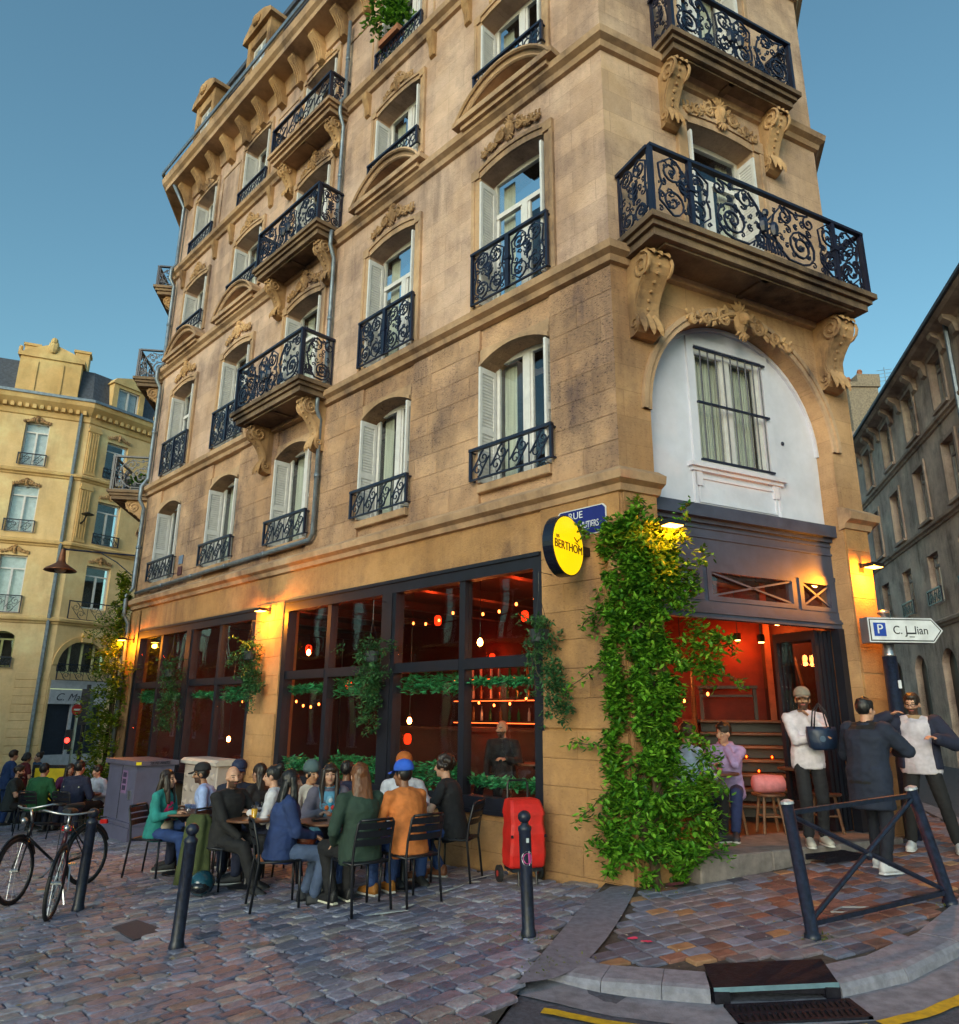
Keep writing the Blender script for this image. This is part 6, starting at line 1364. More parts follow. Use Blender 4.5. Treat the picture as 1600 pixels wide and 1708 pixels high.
for b, d, l in ((FL(.15, .15, 1.35), (-.85, -.1, .15), .5), (FL(.15, .15, 2.15), (-.85, -.1, -.2), .6), (FL(.12, .15, 2.75), (-.9, -.2, .1), .4), (CP(.9, .25, 2.5), (.9, .2, .3), .5), (CP(.9, .2, 2.2), (.9, 0, -.1), .45), (CP(.5, .3, 3.7), (.3, -.3, .9), .35), (CP(.1, .3, 3.85), (-.2, 0, .9), .3), (FL(.2, .18, .9), (-.8, -.2, -.3), .45), (FL(.3, .2, 3.62), (-.7, .0, .5), .3), (CP(.7, .25, .6), (.7, -.2, -.6), .4), (FL(.3, .08, 3.0), (-.3, .3, -.9), .5)):
    rn = runner(rg, b, d, l); mbs.tube([tuple(p) for p in rn], [.006]*len(rn), 4)
    for p in rn: pts += [p+Vector((rg.gauss(0, .03), rg.gauss(0, .03), rg.gauss(0, .03))) for _ in range(6)]
put('stems', mbs, STEM, CL)
pts = [p for p in pts if (p-P0).dot(nC) > .05 or (p-P0).dot(nL) > .07]
mb = MB(); leaves(mb, pts, .084, rg, .8); tag(put('leaves', mb, LEAF, CL, fix=False), kind='stuff')
# --- the climber at the far end of the bar front
CL2 = empty('climbing_plant', tuple(FL(14.9, .3, -.85)), 0, 'yellow-green climber on the far end of the bar behind the cabinets', 'climbing plant')
sp = [(FL(14.75+.1*math.sin(z*2), .35, z), .42+.12*math.sin(z*3+1), .40, .3) for z in [-.6+.28*i for i in range(16)]]+[(FL(14.85, .25, z), .18, .18, .25) for z in (3.9, 4.2, 4.5, 4.8)]
pts = cloud(rg, sp, 7000); mb = MB(); leaves(mb, pts, .11, rg, .7); tag(put('leaves', mb, leafmat('yellowish climber leaves', (.05, .10, .008), (.14, .22, .012), (.30, .34, .03)), CL2, fix=False), kind='stuff')
mbs = MB()
for k in range(4): mbs.tube([tuple(FL(14.8+rg.gauss(0, .1), .2, z)) for z in (-.9, 0, 1, 2, 3, 3.8)], [.03, .026, .022, .02, .015, .01], 5)
put('stems', mbs, STEM, CL2)
# --- hanging baskets
def basket(u, o, zt, zb_, w_, tail, n, label, seed, hook=3.3):
    rg = random.Random(seed); e = empty('hanging_basket', tuple(FL(u, o, zt)), 0, label, 'hanging plant', 'ivy baskets hung along the bar front')
    c = FL(u, o, zt); mb = MB(); mb.lathe([(.08, -.16), (.10, -.14), (.12, 0), (.11, 0), (.09, -.12)], tuple(c), 12, False); put('pot', mb, mat('dark basket', (.03, .04, .045), .7), e)
    mb = MB(); hk = FL(u, max(o*.6, .05), hook)
    for k in range(3): a = 2*math.pi*k/3; mb.tube([(c.x+.11*math.cos(a), c.y+.11*math.sin(a), c.z), (c.x, c.y, c.z+.45)], .004, 3)
    mb.tube([(c.x, c.y, c.z+.45), (c.x, c.y, hook), tuple(FL(u, -.0, hook))], .006, 4); put('hanger', mb, BLACKMETAL, e)
    sp = [(c+UZ*.06, w_, w_, .12), (c-UZ*.1, w_*1.05, w_, .14), (c-UZ*.28, w_*.95, w_*.9, .16)]
    z = zt-.45
    while z > zb_: t = (z-zb_)/(zt-zb_); sp.append((FL(u+tail*(1-t), o, z), w_*(.45+.5*t), w_*.6*(.4+.6*t), .14)); z -= .17
    pts = cloud(rg, sp, n)
    mbs = MB()
    for k in range(5):
        rn = runner(rg, c+Vector((rg.gauss(0, .1), rg.gauss(0, .08), -.1)), (rg.gauss(0, .2)-dL.x*0, rg.gauss(0, .2), -1), (zt-zb_)*rg.uniform(.6, 1.15)); mbs.tube([tuple(p) for p in rn], .004, 3)
        for p in rn: pts += [p+Vector((rg.gauss(0, .03), rg.gauss(0, .03), rg.gauss(0, .03))) for _ in range(5)]
    for k in range(3):
        rn = runner(rg, c, (rg.gauss(0, .3), rg.gauss(0, .3), 1), .5); pts += [p for p in rn for _ in range(3)]
    put('tendrils', mbs, STEM, e); mb = MB(); leaves(mb, pts, .062, rg, .9); tag(put('leaves', mb, LEAF2, e, fix=False), kind='stuff')
basket(1.02, .28, 2.62, 1.62, .19, -.32, 1300, 'trailing ivy basket nearest the corner, beside the dark window frame', 1)
basket(4.28, .26, 2.55, 1.50, .24, .0, 1700, 'full round ivy basket hanging at the middle post of the right shopfront', 2)
basket(7.95, .28, 2.75, 1.95, .26, -.25, 1700, 'ivy basket hanging under the lamp on the pier between shopfronts', 3)
basket(11.35, .28, 2.55, 1.4, .28, .05, 1300, 'ivy basket hanging before the middle post of the left shopfront', 4)
# plant on a top-floor railing and a pot on the far balcony
rg = random.Random(5); TP = empty('potted_plant', tuple(FL(4.75, .12, 14.32)), 0, 'bushy potted plant on a top-floor window railing', 'potted plant')
mb = MB(FL); mb.box(4.45, 5.05, .02, .2, 14.32, 14.46); put('trough', mb, mat('terracotta', (.35, .14, .07), .8), TP)
mb = MB(); leaves(mb, cloud(rg, [(FL(4.75, .15, 14.7), .3, .2, .3), (FL(4.6, .15, 15.0), .2, .15, .3), (FL(4.85, .2, 14.9), .25, .2, .3)], 700), .12, rg); tag(put('leaves', mb, LEAF, TP, fix=False), kind='stuff')
BP = empty('potted_plant', tuple(FE(1.0, .6, 7.48)), 0, 'small leafy plant in a pot on the far end balcony', 'potted plant')
mb = MB(FE); mb.lathe([(.13, 0), (.18, .28), (.16, .28)], (1.0, .6, 7.48), 10); put('pot', mb, mat('dark basket', (.03, .04, .045), .7), BP)
mb = MB(); leaves(mb, cloud(rg, [(FE(1.0, .6, 7.9), .2, .2, .15)], 160), .14, rg); tag(put('leaves', mb, LEAF, BP, fix=False), kind='stuff')
# weeds and moss at the kerb and bollards
rg = random.Random(6); mb = MB(); pts = []
for x, y, f, s, n in ((.42, 6.6, zg, .09, 60), (2.62, 6.37, zs, .08, 60), (1.7, 7.85, zs, .12, 60), (.5, 5.98, zg, .12, 60), (1.9, 8.2, zs, .25, 50), (4.1, 7.1, zs, .1, 30)):
    for _ in range(n): X, Y = x+rg.gauss(0, s), y+rg.gauss(0, s); pts.append(Vector((X, Y, f(X, Y)+.004)))
leaves(mb, pts, .022, rg, -.6); tag(put('weeds', mb, leafmat('weeds', (.05, .09, .01), (.14, .17, .015), (.22, .22, .02)), fix=False), 'tufts of moss and weeds at the kerb and post feet', 'weeds', kind='stuff')
# ------------------------------------------------------------------ tables, chairs, people
def chair_proto():
    e = empty('metal_chair', (0, 0, 0), 0, 'x', 'chair', 'black metal terrace chairs')
    for s in (-1, 1):
        mb = MB(); mb.tube([(s*.21, .21, .0), (s*.20, .20, .44)], .013, 8); put('leg', mb, BLACKMETAL, e, True, True)
        mb = MB(); mb.tube([(s*.21, -.25, .0), (s*.20, -.20, .44), (s*.20, -.22, .60), (s*.195, -.27, .80), (s*.17, -.28, .83)], .013, 8); put('rear_leg', mb, BLACKMETAL, e, True, True)
    mb = MB(); mb.tube([(-.2, .2, .44), (.2, .2, .44), (.2, -.2, .44), (-.2, -.2, .44)], .012, 6, True); put('seat_frame', mb, BLACKMETAL, e, True, True); mb = MB(); mb.tube([(-.17, -.28, .83), (.17, -.28, .83)], .013, 8); put('top_rail', mb, BLACKMETAL, e, True, True)
    for i in range(6): mb = MB(); y = -.17+i*.07; mb.bbox(-.2, .2, y-.028, y+.028, .44, .455, .004); put('seat_slat', mb, BLACKMETAL, e, False, True)
    for i in range(3):
        z = .60+i*.075; mb = MB(); y = -.222-.05*(z-.6)/.2; n = 6
        for k in range(n):
            x0, x1 = -.195+.39*k/n, -.195+.39*(k+1)/n; f = lambda x: y-.03*(1-(x/.195)**2)
            mb.quad((x0, f(x0), z), (x1, f(x1), z), (x1, f(x1)-.016, z+.058), (x0, f(x0)-.016, z+.058)); mb.quad((x0, f(x0)-.006, z), (x1, f(x1)-.006, z), (x1, f(x1)-.022, z+.058), (x0, f(x0)-.022, z+.058))
        put('back_slat', mb, BLACKMETAL, e, False, True)
    return e
CH0 = chair_proto(); ch_used = [False]
def chair(x, y, az, label, z=None):
    c = CH0 if not ch_used[0] else copy_tree(CH0); ch_used[0] = True
    c.location = (x, y, zg(x, y) if z is None else z); c.rotation_euler = (0, 0, -R(az)); c['label'] = label; return c
def table_proto():
    e = empty('bistro_table', (0, 0, 0), 0, 'x', 'table', 'round wooden bistro tables')
    mb = MB(); mb.lathe([(.0001, .705), (.30, .705), (.315, .715), (.315, .73), (.305, .735), (.0001, .735)], k=28, cap=False); put('tabletop', mb, TABLEWOOD, e, False, True)
    mb = MB(); mb.lathe([(.04, .02), (.03, .05), (.025, .6), (.12, .70)], k=10, cap=False); put('pedestal', mb, BLACKMETAL, e, True, True)
    mb = MB(); mb.lathe([(.20, 0), (.20, .015), (.05, .035)], k=18); put('foot', mb, BLACKMETAL, e, False, True)
    return e
TB0 = table_proto(); tb_used = [False]
def table(x, y, label, z=None):
    c = TB0 if not tb_used[0] else copy_tree(TB0); tb_used[0] = True
    c.location = (x, y, zg(x, y) if z is None else z); c['label'] = label; return c
GLS = glass('drinking glass', (.93, .95, .95), boost=1.3)
def tumbler(x, y, z, label, drink=None, h=.13, r=.036):
    e = empty('drinking_glass', (x, y, z), 0, label, 'glass', 'glasses on the tables')
    mb = MB(); mb.lathe([(r*.8, .0), (r, h), (r*.95, h), (r*.76, .008)], k=12, cap=False); put('glass', mb, GLS, e, True, True)
    if drink: mb = MB(); mb.lathe([(r*.74, .009), (r*.92, h*.72)], k=12); put('drink', mb, mat('drink '+str(drink), drink, .2), e, False, True)
    return e

SKIN = {'light': mat('light skin', (.50, .27, .18), .5, var=.1, vs=25), 'tan': mat('tan skin', (.36, .18, .10), .5, var=.1, vs=25), 'brown': mat('brown skin', (.20, .09, .05), .5, var=.1, vs=25)}
HAIRM = {n: mat(n+' hair', c, .45, var=.45, vs=22, stretch=(1, 1, .12), bump=.5, bs=40, obj=True) for n, c in (('black', (.008, .007, .008)), ('dark brown', (.022, .012, .008)), ('brown', (.05, .024, .012)), ('auburn', (.13, .045, .015)))}
STUB = mat('short beard', (.07, .032, .02), .8, var=.5, vs=90); EYE = mat('eyes', (.03, .02, .018), .2); LIP = mat('lips', (.32, .08, .07), .5)
def cloth(name, col, bump=.35, sc=16): return mat('cloth '+name, col, .85, var=.22, vs=9, bump=bump, bs=sc, obj=True)
QUEUE = []
def remesh(mb, vox, smooth_it, done):
    me = mb.mesh('tmp'); fix_normals(me); o = bpy.data.objects.new('tmp', me); COL.objects.link(o)
    r = o.modifiers.new('r', 'REMESH'); r.mode = 'VOXEL'; r.voxel_size = vox; r.use_smooth_shade = True
    s = o.modifiers.new('s', 'SMOOTH'); s.factor = .5; s.iterations = smooth_it
    QUEUE.append((o, done))
def flush():
    dg = bpy.context.evaluated_depsgraph_get()
    for o, done in QUEUE:
        me = bpy.data.meshes.new_from_object(o.evaluated_get(dg)); done(me)
    for o, _ in QUEUE: m = o.data; bpy.data.objects.remove(o); bpy.data.meshes.remove(m)
    QUEUE.clear()
def vnoise(P, sc, seed=0):
    """cheap lattice noise on an (n,3) array, about -1..1"""
    q = P*sc+seed*17.3; i = np.floor(q).astype(np.int64); f = q-i; f = f*f*(3-2*f); out = 0
    for dx in (0, 1):
        for dy in (0, 1):
            for dz in (0, 1):
                h = ((i[:, 0]+dx)*374761393+(i[:, 1]+dy)*668265263+(i[:, 2]+dz)*2147483647+seed*97) & 0xffffffff
                h = ((h ^ (h >> 13))*1274126177) & 0xffffffff
                v = (h & 0xffff)/32767.5-1
                out = out+v*(f[:, 0] if dx else 1-f[:, 0])*(f[:, 1] if dy else 1-f[:, 1])*(f[:, 2] if dz else 1-f[:, 2])
    return out
def wrinkle(me, amp, seed, sc=(14, 14, 22)):
    n = len(me.vertices); co = np.empty(n*3, np.float32); me.vertices.foreach_get('co', co); co = co.reshape(n, 3).astype(np.float64)
    no = np.empty(n*3, np.float32); me.vertices.foreach_get('normal', no); no = no.reshape(n, 3)
    w_ = co+.03*np.stack([vnoise(co, 9, seed+k) for k in range(3)], 1)
    d = (1-2*np.abs(vnoise(w_*np.array(sc)/14, 14, seed)))*.7+vnoise(co, 6, seed+5)*.6
    co += no*(amp*d)[:, None]; me.vertices.foreach_set('co', co.astype(np.float32).ravel()); me.update()
def ik(a, b, l1, l2, pole):
    a, b, pole = Vector(a), Vector(b), Vector(pole); d = b-a; L = min(d.length, (l1+l2)*.985)
    if L < 1e-4: return a+pole*l1, b
    b = a+d.normalized()*L; x = (l1*l1-l2*l2+L*L)/(2*L); h = math.sqrt(max(0, l1*l1-x*x)); n = d.normalized(); p = pole-n*pole.dot(n)
    if p.length < 1e-4: p = n.orthogonal()
    return a+n*x+p.normalized()*h, b
def oval(c, ax, ay, rx, ry, k=14): return [tuple(Vector(c)+ax*(rx*math.cos(2*math.pi*i/k))+ay*(ry*math.sin(2*math.pi*i/k))) for i in range(k)]
def person(label, x, y, az, z=None, sit=True, s=1., lean=.12, head=(0, 0), hands=((.16, .30, .70), (-.16, .30, .70)), poles=None, feet=None, skin='light', hair='dark brown', hstyle='short',
           top=('navy', (.01, .014, .04)), sleeve='long', bottom=('dark jeans', (.015, .02, .05)), shoe=(.02, .02, .022), sole=(.5, .5, .48), hat=None, beard=False, glasses=False, build=1., coat=None, near=False, knees=None, crossed=False, extra=None, female=False, seat=.47):
    gz = zg(x, y) if z is None else z
    e = empty('person', (x, y, gz), -R(az), label, 'person', 'people at the bar'); e.scale = (s, s, s)
    pel = Vector((0, 0, (seat/s+.06) if sit else .94)); sd_ = Vector((0, math.sin(lean), math.cos(lean))); fw = Vector((0, math.cos(lean), -math.sin(lean))); X = Vector((1, 0, 0))
    nb = pel+sd_*.50; B = build
    hy, hp = head; HM = Matrix.Rotation(-R(hy), 3, 'Z') @ Matrix.Rotation(R(hp)-lean*.3, 3, 'X')
    hc = nb+Vector((0, math.sin(lean*.7), math.cos(lean*.7)))*.158+Vector((0, .02, 0))
    H = lambda p: hc+HM @ Vector(p)
    sw = .165*B if female else .185*B
    sh = [nb-sd_*.055+X*(q*sw) for q in (1, -1)]
    poles = poles or (((.6, -.5, -.6)), ((-.6, -.5, -.6)))
    arms = []
    for q in (0, 1):
        el, wr = ik(sh[q], hands[q], .285, .255, poles[q]); arms.append((sh[q], el, wr))
    if feet is None: feet = ((.11, .46, .085), (-.11, .46, .085)) if sit else ((.10, .02, .085), (-.10, -.02, .085))
    legs = []
    for q, sg in ((0, 1), (1, -1)):
        hip = pel+X*(sg*.09)+Vector((0, .02, -.02)); kn, an = ik(hip, feet[q], .43, .42, (sg*.15, 1, .35) if sit else (sg*.1, 1, 0)); legs.append((hip, kn, an))
    def torso(mb, g, lo=-.08, hi=1.):
        prof = [(lo, .135*B, .105*B), (.02, .155*B, .115*B), (.14, .138*B, .105*B), (.26, .150*B, .112*B), (.36, .165*B, .118*B), (.44, .160*B, .100*B), (.485, .115*B, .075), (.51, .062, .058)]
        if female: prof = [(lo, .150*B, .112*B), (.02, .158*B, .115*B), (.14, .118*B, .092*B), (.26, .132*B, .108*B), (.34, .146*B, .122*B), (.43, .142*B, .092*B), (.485, .10*B, .07), (.51, .055, .052)]
        mb.loft([oval(pel+sd_*t, X, fw, rx+g, ry+g) for t, rx, ry in prof if t <= hi])
    def limb(mb, pts, rr):
        for (a, ra), (b, rb) in zip(zip(pts, rr), zip(pts[1:], rr[1:])): mb.cap(a, ra, b, rb, 10)
    # ---- body: one continuous skin
    mb = MB(); torso(mb, 0); mb.cap(nb-sd_*.03, .058, hc-Vector((0, .02, .06)), .053, 10)
    for q in (0, 1): mb.cap(nb+sd_*.015, .045, sh[q].lerp(nb, .35), .05, 8)
    mb.ell(tuple(H((0, -.012, .022))), (.074, .092, .098), 14, 10, HM); mb.ell(tuple(H((0, .022, -.045))), (.058, .066, .072), 12, 8, HM); mb.ell(tuple(H((0, .058, -.092))), (.026, .024, .022), 8, 6, HM)
    mb.cap(H((0, .083, .012)), .011, H((0, .101, -.028)), .016, 8)
    for q in (-1, 1): mb.ell(tuple(H((q*.076, -.008, -.012))), (.012, .022, .033), 8, 6, HM); mb.ell(tuple(H((q*.036, .066, -.022))), (.024, .02, .02), 8, 6, HM)
    for q, sg in ((0, 1), (1, -1)):
        a, el, wr = arms[q]; limb(mb, [a, el, wr], [.050*B, .041, .029]); d = (wr-el).normalized(); n = Vector((sg*-.35, .25, -1)); n = (n-d*n.dot(d)).normalized(); sdv = d.cross(n).normalized()*sg
        pc = wr+d*.055; mb.loft([[tuple(wr+d*t+sdv*(w_*math.cos(c))+n*(.014*math.sin(c))) for c in [2*math.pi*i/8 for i in range(8)]] for t, w_ in ((-.01, .026), (.03, .036), (.07, .040), (.092, .036))])
        for k, fl in enumerate((.062, .072, .068, .052)):
            o = sdv*(-.03+.02*k); p0 = wr+d*.085+o; p1 = p0+d*(fl*.5)+n*.012; p2 = p1+d*(fl*.36)+n*.03; limb(mb, [p0, p1, p2], [.0098, .0092, .008])
        t0 = wr+d*.03-sdv*.03; limb(mb, [t0, t0+d*.03-sdv*.025+n*.01, t0+d*.058-sdv*.03+n*.02], [.012, .0105, .009])
        hip, kn, an = legs[q]; limb(mb, [hip, kn, an], [.080*B, .056, .038])
        fd = Vector((sg*.12, 1, 0)).normalized() if not crossed or q == 0 else Vector((sg*.2, .9, -.3)).normalized(); mb.cap(an-fd*.03-UZ*.045, .03, an+fd*.12-UZ*.055, .027, 8)
    hm = HAIRM[hair]
    def bdone(me):
        for m in (SKIN[skin], EYE, LIP, hm, STUB): me.materials.append(m)
        n = len(me.polygons); cen = np.empty(n*3); me.polygons.foreach_get('center', cen); cen = cen.reshape(n, 3)-np.array(hc); L = cen @ np.array(HM)      # into head space
        x_, y_, z_ = L[:, 0], L[:, 1], L[:, 2]; mi = np.zeros(n, int); fr = y_ > .035
        ax = np.abs(x_)
        if beard: mi[(y_ > .0) & (z_ < -.035) & (z_ > -.125) & (ax < .075) & (np.abs(cen).max(1) < .15)] = 4
        mi[fr & (np.abs(ax-.033) < .0125) & (np.abs(z_-.004) < .0055)] = 1
        mi[fr & (np.abs(ax-.035) < .020) & (np.abs(z_-.027) < .0045)] = 3
        mi[fr & (ax < .024) & (np.abs(z_+.060) < .006)] = 2
        me.polygons.foreach_set('material_index', mi)
        o = bpy.data.objects.new('body', me); COL.objects.link(o); o.parent = e
    remesh(mb, .0078 if near else (.013 if math.hypot(x, y) > 14 else .0096), 3, bdone)
    def part(name, mb, m, vox=.014, it=4, amp=.007, sc=(14, 14, 22)):
        def dn(me):
            wrinkle(me, amp, int(abs(x*53)+abs(y*31)) % 997, sc); me.materials.append(m); o = bpy.data.objects.new(name, me); COL.objects.link(o); o.parent = e
        remesh(mb, vox, it, dn)
    # ---- upper garment
    g = .028; mb = MB(); torso(mb, g, -.10, .495); mb.loft([oval(pel-sd_*.12, X, fw, .182*B, .150*B), oval(pel-sd_*.09, X, fw, .190*B, .156*B), oval(pel+sd_*.05, X, fw, .188*B, .152*B), oval(pel+sd_*.2, X, fw, .165*B, .13*B)]); mb.loft([oval(nb-sd_*.04, X, fw, .105, .092), oval(nb+sd_*.02, X, fw, .072, .068)])
    for q in (0, 1): mb.cap(nb-sd_*.005, .062, sh[q].lerp(nb, .25), .068, 8)
    for q in (0, 1):
        a, el, wr = arms[q]
        if sleeve == 'long': limb(mb, [a-sd_*.0, el, el.lerp(wr, .93)], [.070*B, .060, .044])
        else: limb(mb, [a, a.lerp(el, .55)], [.066*B, .064])
    part('upper_garment', mb, cloth(*top))
    if coat:                                               # open jacket or long coat worn over it
        mb = MB(); cm, hem, cg, opened = coat
        torso(mb, cg, -.10, .47); mb.loft([oval(pel+sd_*.05, X, fw, .17*B+cg*.9, .13*B+cg*.9), oval(pel-UZ*hem*.5, X, Vector((0, 1, 0)), .20*B, .155*B), oval(pel-UZ*hem, X, Vector((0, 1, 0)), .21*B, .17*B)]) if hem else None
        for q in (0, 1): a, el, wr = arms[q]; limb(mb, [a, el, el.lerp(wr, .96)], [.088*B, .075, .056])
        mb.loft([oval(nb-sd_*.06, X, fw, .125, .10), oval(nb+sd_*.02, X, fw, .092, .085)])
        part('jacket', mb, cm, .016)
    # ---- trousers or jeans
    mb = MB(); mb.loft([oval(pel-sd_*.10, X, fw, .140*B, .118*B), oval(pel+sd_*.0, X, fw, .158*B, .125*B), oval(pel+sd_*.07, X, fw, .145*B, .115*B)])
    for q in (0, 1): hip, kn, an = legs[q]; limb(mb, [hip, kn, kn.lerp(an, .9)], [.090*B, .078, .062])
    part('trousers', mb, cloth(*bottom))
    # ---- shoes
    for q, sg in ((0, 1), (1, -1)):
        an = legs[q][2]; fd = Vector((sg*.12, 1, 0)).normalized() if not crossed or q == 0 else Vector((sg*.2, .9, -.3)).normalized(); sx = fd.cross(UZ).normalized(); base = an-UZ*.085; up = sx.cross(fd).normalized()
        def ring(t, w_, h, z0=0.): c = base+fd*t; return [tuple(c+sx*(w_*a)+up*(z0+h*b)) for a, b in ((-1, 0), (-1.02, .25), (-.85, .7), (-.3, 1), (.3, 1), (.85, .7), (1.02, .25), (1, 0))]
        mb = MB(); mb.loft([ring(-.075, .028, .09, .018), ring(-.06, .036, .105, .018), ring(.0, .04, .11, .018), ring(.07, .043, .075, .018), ring(.14, .046, .055, .018), ring(.185, .038, .042, .018), ring(.205, .02, .025, .018)]); so_ = put('shoe', mb, mat('shoe '+str(shoe), shoe, .6), e, True, True)
        mb = MB(); mb.loft([ring(-.08, .03, .022), ring(-.06, .04, .022), ring(.07, .046, .022), ring(.14, .05, .022), ring(.19, .04, .022), ring(.213, .022, .022)]); put('sole', mb, mat('sole '+str(sole), sole, .7), so_, False, True)
    # ---- hair
    rg = random.Random(int(abs(x*91)+abs(y*37))); mb = MB()
    if hstyle == 'bald': pass
    else:
        k_ = .90 if hat else 1.; mb.ell(tuple(H((0, -.024, .036-(.02 if hat else 0)))), (.085, .098*k_, .098*k_), 14, 10, HM)
        if hstyle == 'short' and not hat:
            mb.ell(tuple(H((0, .03, .088))), (.06, .052, .032), 10, 6, HM)
            for _ in range(40): a = rg.uniform(0, 6.28); q = rg.random()**.5; mb.ell(tuple(H((.066*q*math.cos(a), -.02+.078*q*math.sin(a), .118-.045*q*q+rg.uniform(-.006, .012)))), (.024, .024, .018), 6, 5, HM)
        if hstyle in ('long', 'longback', 'fringe'):
            ln = .40 if hstyle != 'fringe' else .36; sp = -sd_
            c0 = H((0, -.055, .02)); rows = []
            for t, rx, ry, dy in ((0, .088, .05, 0), (.3, .098, .052, -.015), (.65, .108, .046, -.03), (.9, .10, .034, -.035), (1, .08, .018, -.035)): rows.append(oval(c0+Vector((0, dy-.045*t, -ln*t)), HM @ X, HM @ Vector((0, 1, 0)), rx, ry, 16))
            mb.loft(rows)
            if hstyle != 'longback':
                for q in (-1, 1):
                    for dx, y0 in ((.074, .02), (.082, -.005)): mb.cap(H((q*dx, y0, .045)), .026, H((q*(dx+.012), y0+.025, -.13)), .03, 8); mb.cap(H((q*(dx+.012), y0+.025, -.13)), .03, H((q*(dx+.004), y0+.05, -.30)), .018, 8)
            if hstyle == 'fringe': mb.ell(tuple(H((0, .062, .062))), (.066, .028, .03), 10, 6, HM)
        if hstyle in ('curly', 'bob'):
            for _ in range(70 if hstyle == 'curly' else 40):
                a, b = rg.uniform(0, 6.28), rg.uniform(-.5, 1.4); p = (.092*math.cos(b)*math.cos(a), -.03+.10*math.cos(b)*math.sin(a), .03+.095*math.sin(b)+(-.05 if hstyle == 'bob' else 0))
                if p[1] > .035 and p[2] < .06: continue
                mb.ell(tuple(H(p)), (.030, .030, .030), 6, 5, HM)
        if hstyle == 'bun': mb.ell(tuple(H((0, -.10, .10))), (.055, .05, .05), 10, 7, HM)
        part('hair', mb, hm, .0105, 2, .006, (34, 34, 5))
    if hstyle == 'bald' and beard is not None:
        pass
    # ---- headwear, spectacles
    if hat:
        kind, hcName, hcol = hat; cmx = mat('hat '+hcName, hcol, .8, var=.12, vs=12, bump=.2, bs=60)
        mb = MB(lambda a, b, c: H((a, b, c))); k = 18
        if kind in ('cap', 'beanie'):
            prof = [(1.0, 0), (1.02, .02), (.98, .05), (.82, .085), (.5, .108), (.12, .116)] if kind == 'cap' else [(1.03, -.01), (1.06, .02), (1.02, .06), (.86, .10), (.5, .13), (.1, .14)]
            rings_ = [[(.093*r*math.cos(2*math.pi*i/k), -.018+.109*r*math.sin(2*math.pi*i/k), .042+z) for i in range(k)] for r, z in prof]; mb.loft(rings_)
            ho = put('cap' if kind == 'cap' else 'beanie', mb, cmx, e, True, True)
        if kind == 'cap':
            mb = MB(lambda a, b, c: H((a, b, c))); top_, bot = [], []
            def P_(t, o): a = -1.25+2.5*t; return (.075*math.sin(a)*(1-.12*o), .075+.02*math.cos(a)+o*.075*max(0, math.cos(a*.95)), .048-.02*o-.012*abs(math.sin(a)))
            n = 10
            v = [P_(i/n, j/3) for j in range(4) for i in range(n+1)]; v += [(p[0], p[1], p[2]-.005) for p in v]; m_ = 4*(n+1); f = []
            for j in range(3):
                for i in range(n): q = j*(n+1)+i; f += [(q, q+1, q+n+2, q+n+1), (m_+q, m_+q+n+1, m_+q+n+2, m_+q+1)]
            mb.add(v, f); put('peak', mb, cmx, ho, True, True)
    if glasses:
        mb = MB(lambda a, b, c: H((a, b, c)))
        for q in (-1, 1): mb.tube([(q*.034+.024*math.cos(t), .096, .002+.018*math.sin(t)) for t in [2*math.pi*i/12 for i in range(12)]], .0028, 4, True); mb.tube([(q*.058, .094, .006), (q*.078, .02, .008), (q*.078, -.01, -.002)], .0025, 4)
        mb.tube([(-.01, .1, .004), (.01, .1, .004)], .0028, 4); put('spectacles', mb, BLACKMETAL, e, False, True)
    return e, dict(H=H, hc=hc, nb=nb, pel=pel, arms=arms, legs=legs, sd=sd_, fw=fw)
# ------------------------------------------------------------------ the terrace: who sits where
def seated(label, x, y, az, chair_label=None, **kw):
    z = kw.get('z'); r = person(label, x, y, az, **kw)
    if chair_label:
        d = D(az); chair(x-d.x*.02, y-d.y*.02, az, chair_label, z)
    return r
TT = .735
def onlap(a=.08): return ((a, .27, .62), (-a, .27, .62))
def ontable(a=.13, f=.36, z=.79): return ((a, f, z), (-a, f, z))
BLK = ('black knit', (.010, .010, .012)); JEAN = ('blue jeans', (.02, .05, .17)); DKJ = ('dark jeans', (.012, .017, .045)); BLKT = ('black trousers', (.008, .008, .010))
# --- table by the cabinets
table(-3.80, 10.28, 'round wooden table between the pink-and-teal jacket and the pale blue shirt')
r, i = seated('long-haired woman in a teal and pink jacket seated leftmost on the terrace', -4.13, 10.25, 100, 'black metal chair under the woman in the teal and pink jacket', hstyle='long', hair='dark brown', female=True, s=.95, head=(-8, 4),
    top=('teal jacket', (.02, .22, .20)), bottom=JEAN, shoe=(.16, .12, .11), hands=((.14, .34, .80), (-.14, .30, .68)), feet=((.10, .50, .085), (-.02, .56, .30)), crossed=True)
mb = MB(); p = i['pel']+i['sd']*.27
mb.loft([oval(p-i['sd']*.15+i['fw']*.055, Vector((1, 0, 0)), i['fw'], .115, .085), oval(p+i['fw']*.062, Vector((1, 0, 0)), i['fw'], .125, .09), oval(p+i['sd']*.1+i['fw']*.06, Vector((1, 0, 0)), i['fw'], .12, .085), oval(p+i['sd']*.17+i['fw']*.04, Vector((1, 0, 0)), i['fw'], .08, .07)]); put('pink_panel', mb, cloth('hot pink', (.75, .03, .16)), r, True, True)
mb = MB(); mb.ell((.0, .16, .60), (.14, .07, .09), 10, 7); mb.tube([(-.12, .16, .62), (-.17, .13, .5), (-.16, .14, .36), (-.10, .18, .42), (.1, .18, .62)], .012, 5); put('tote_bag', mb, cloth('beige canvas', (.42, .34, .26)), r, True, True)
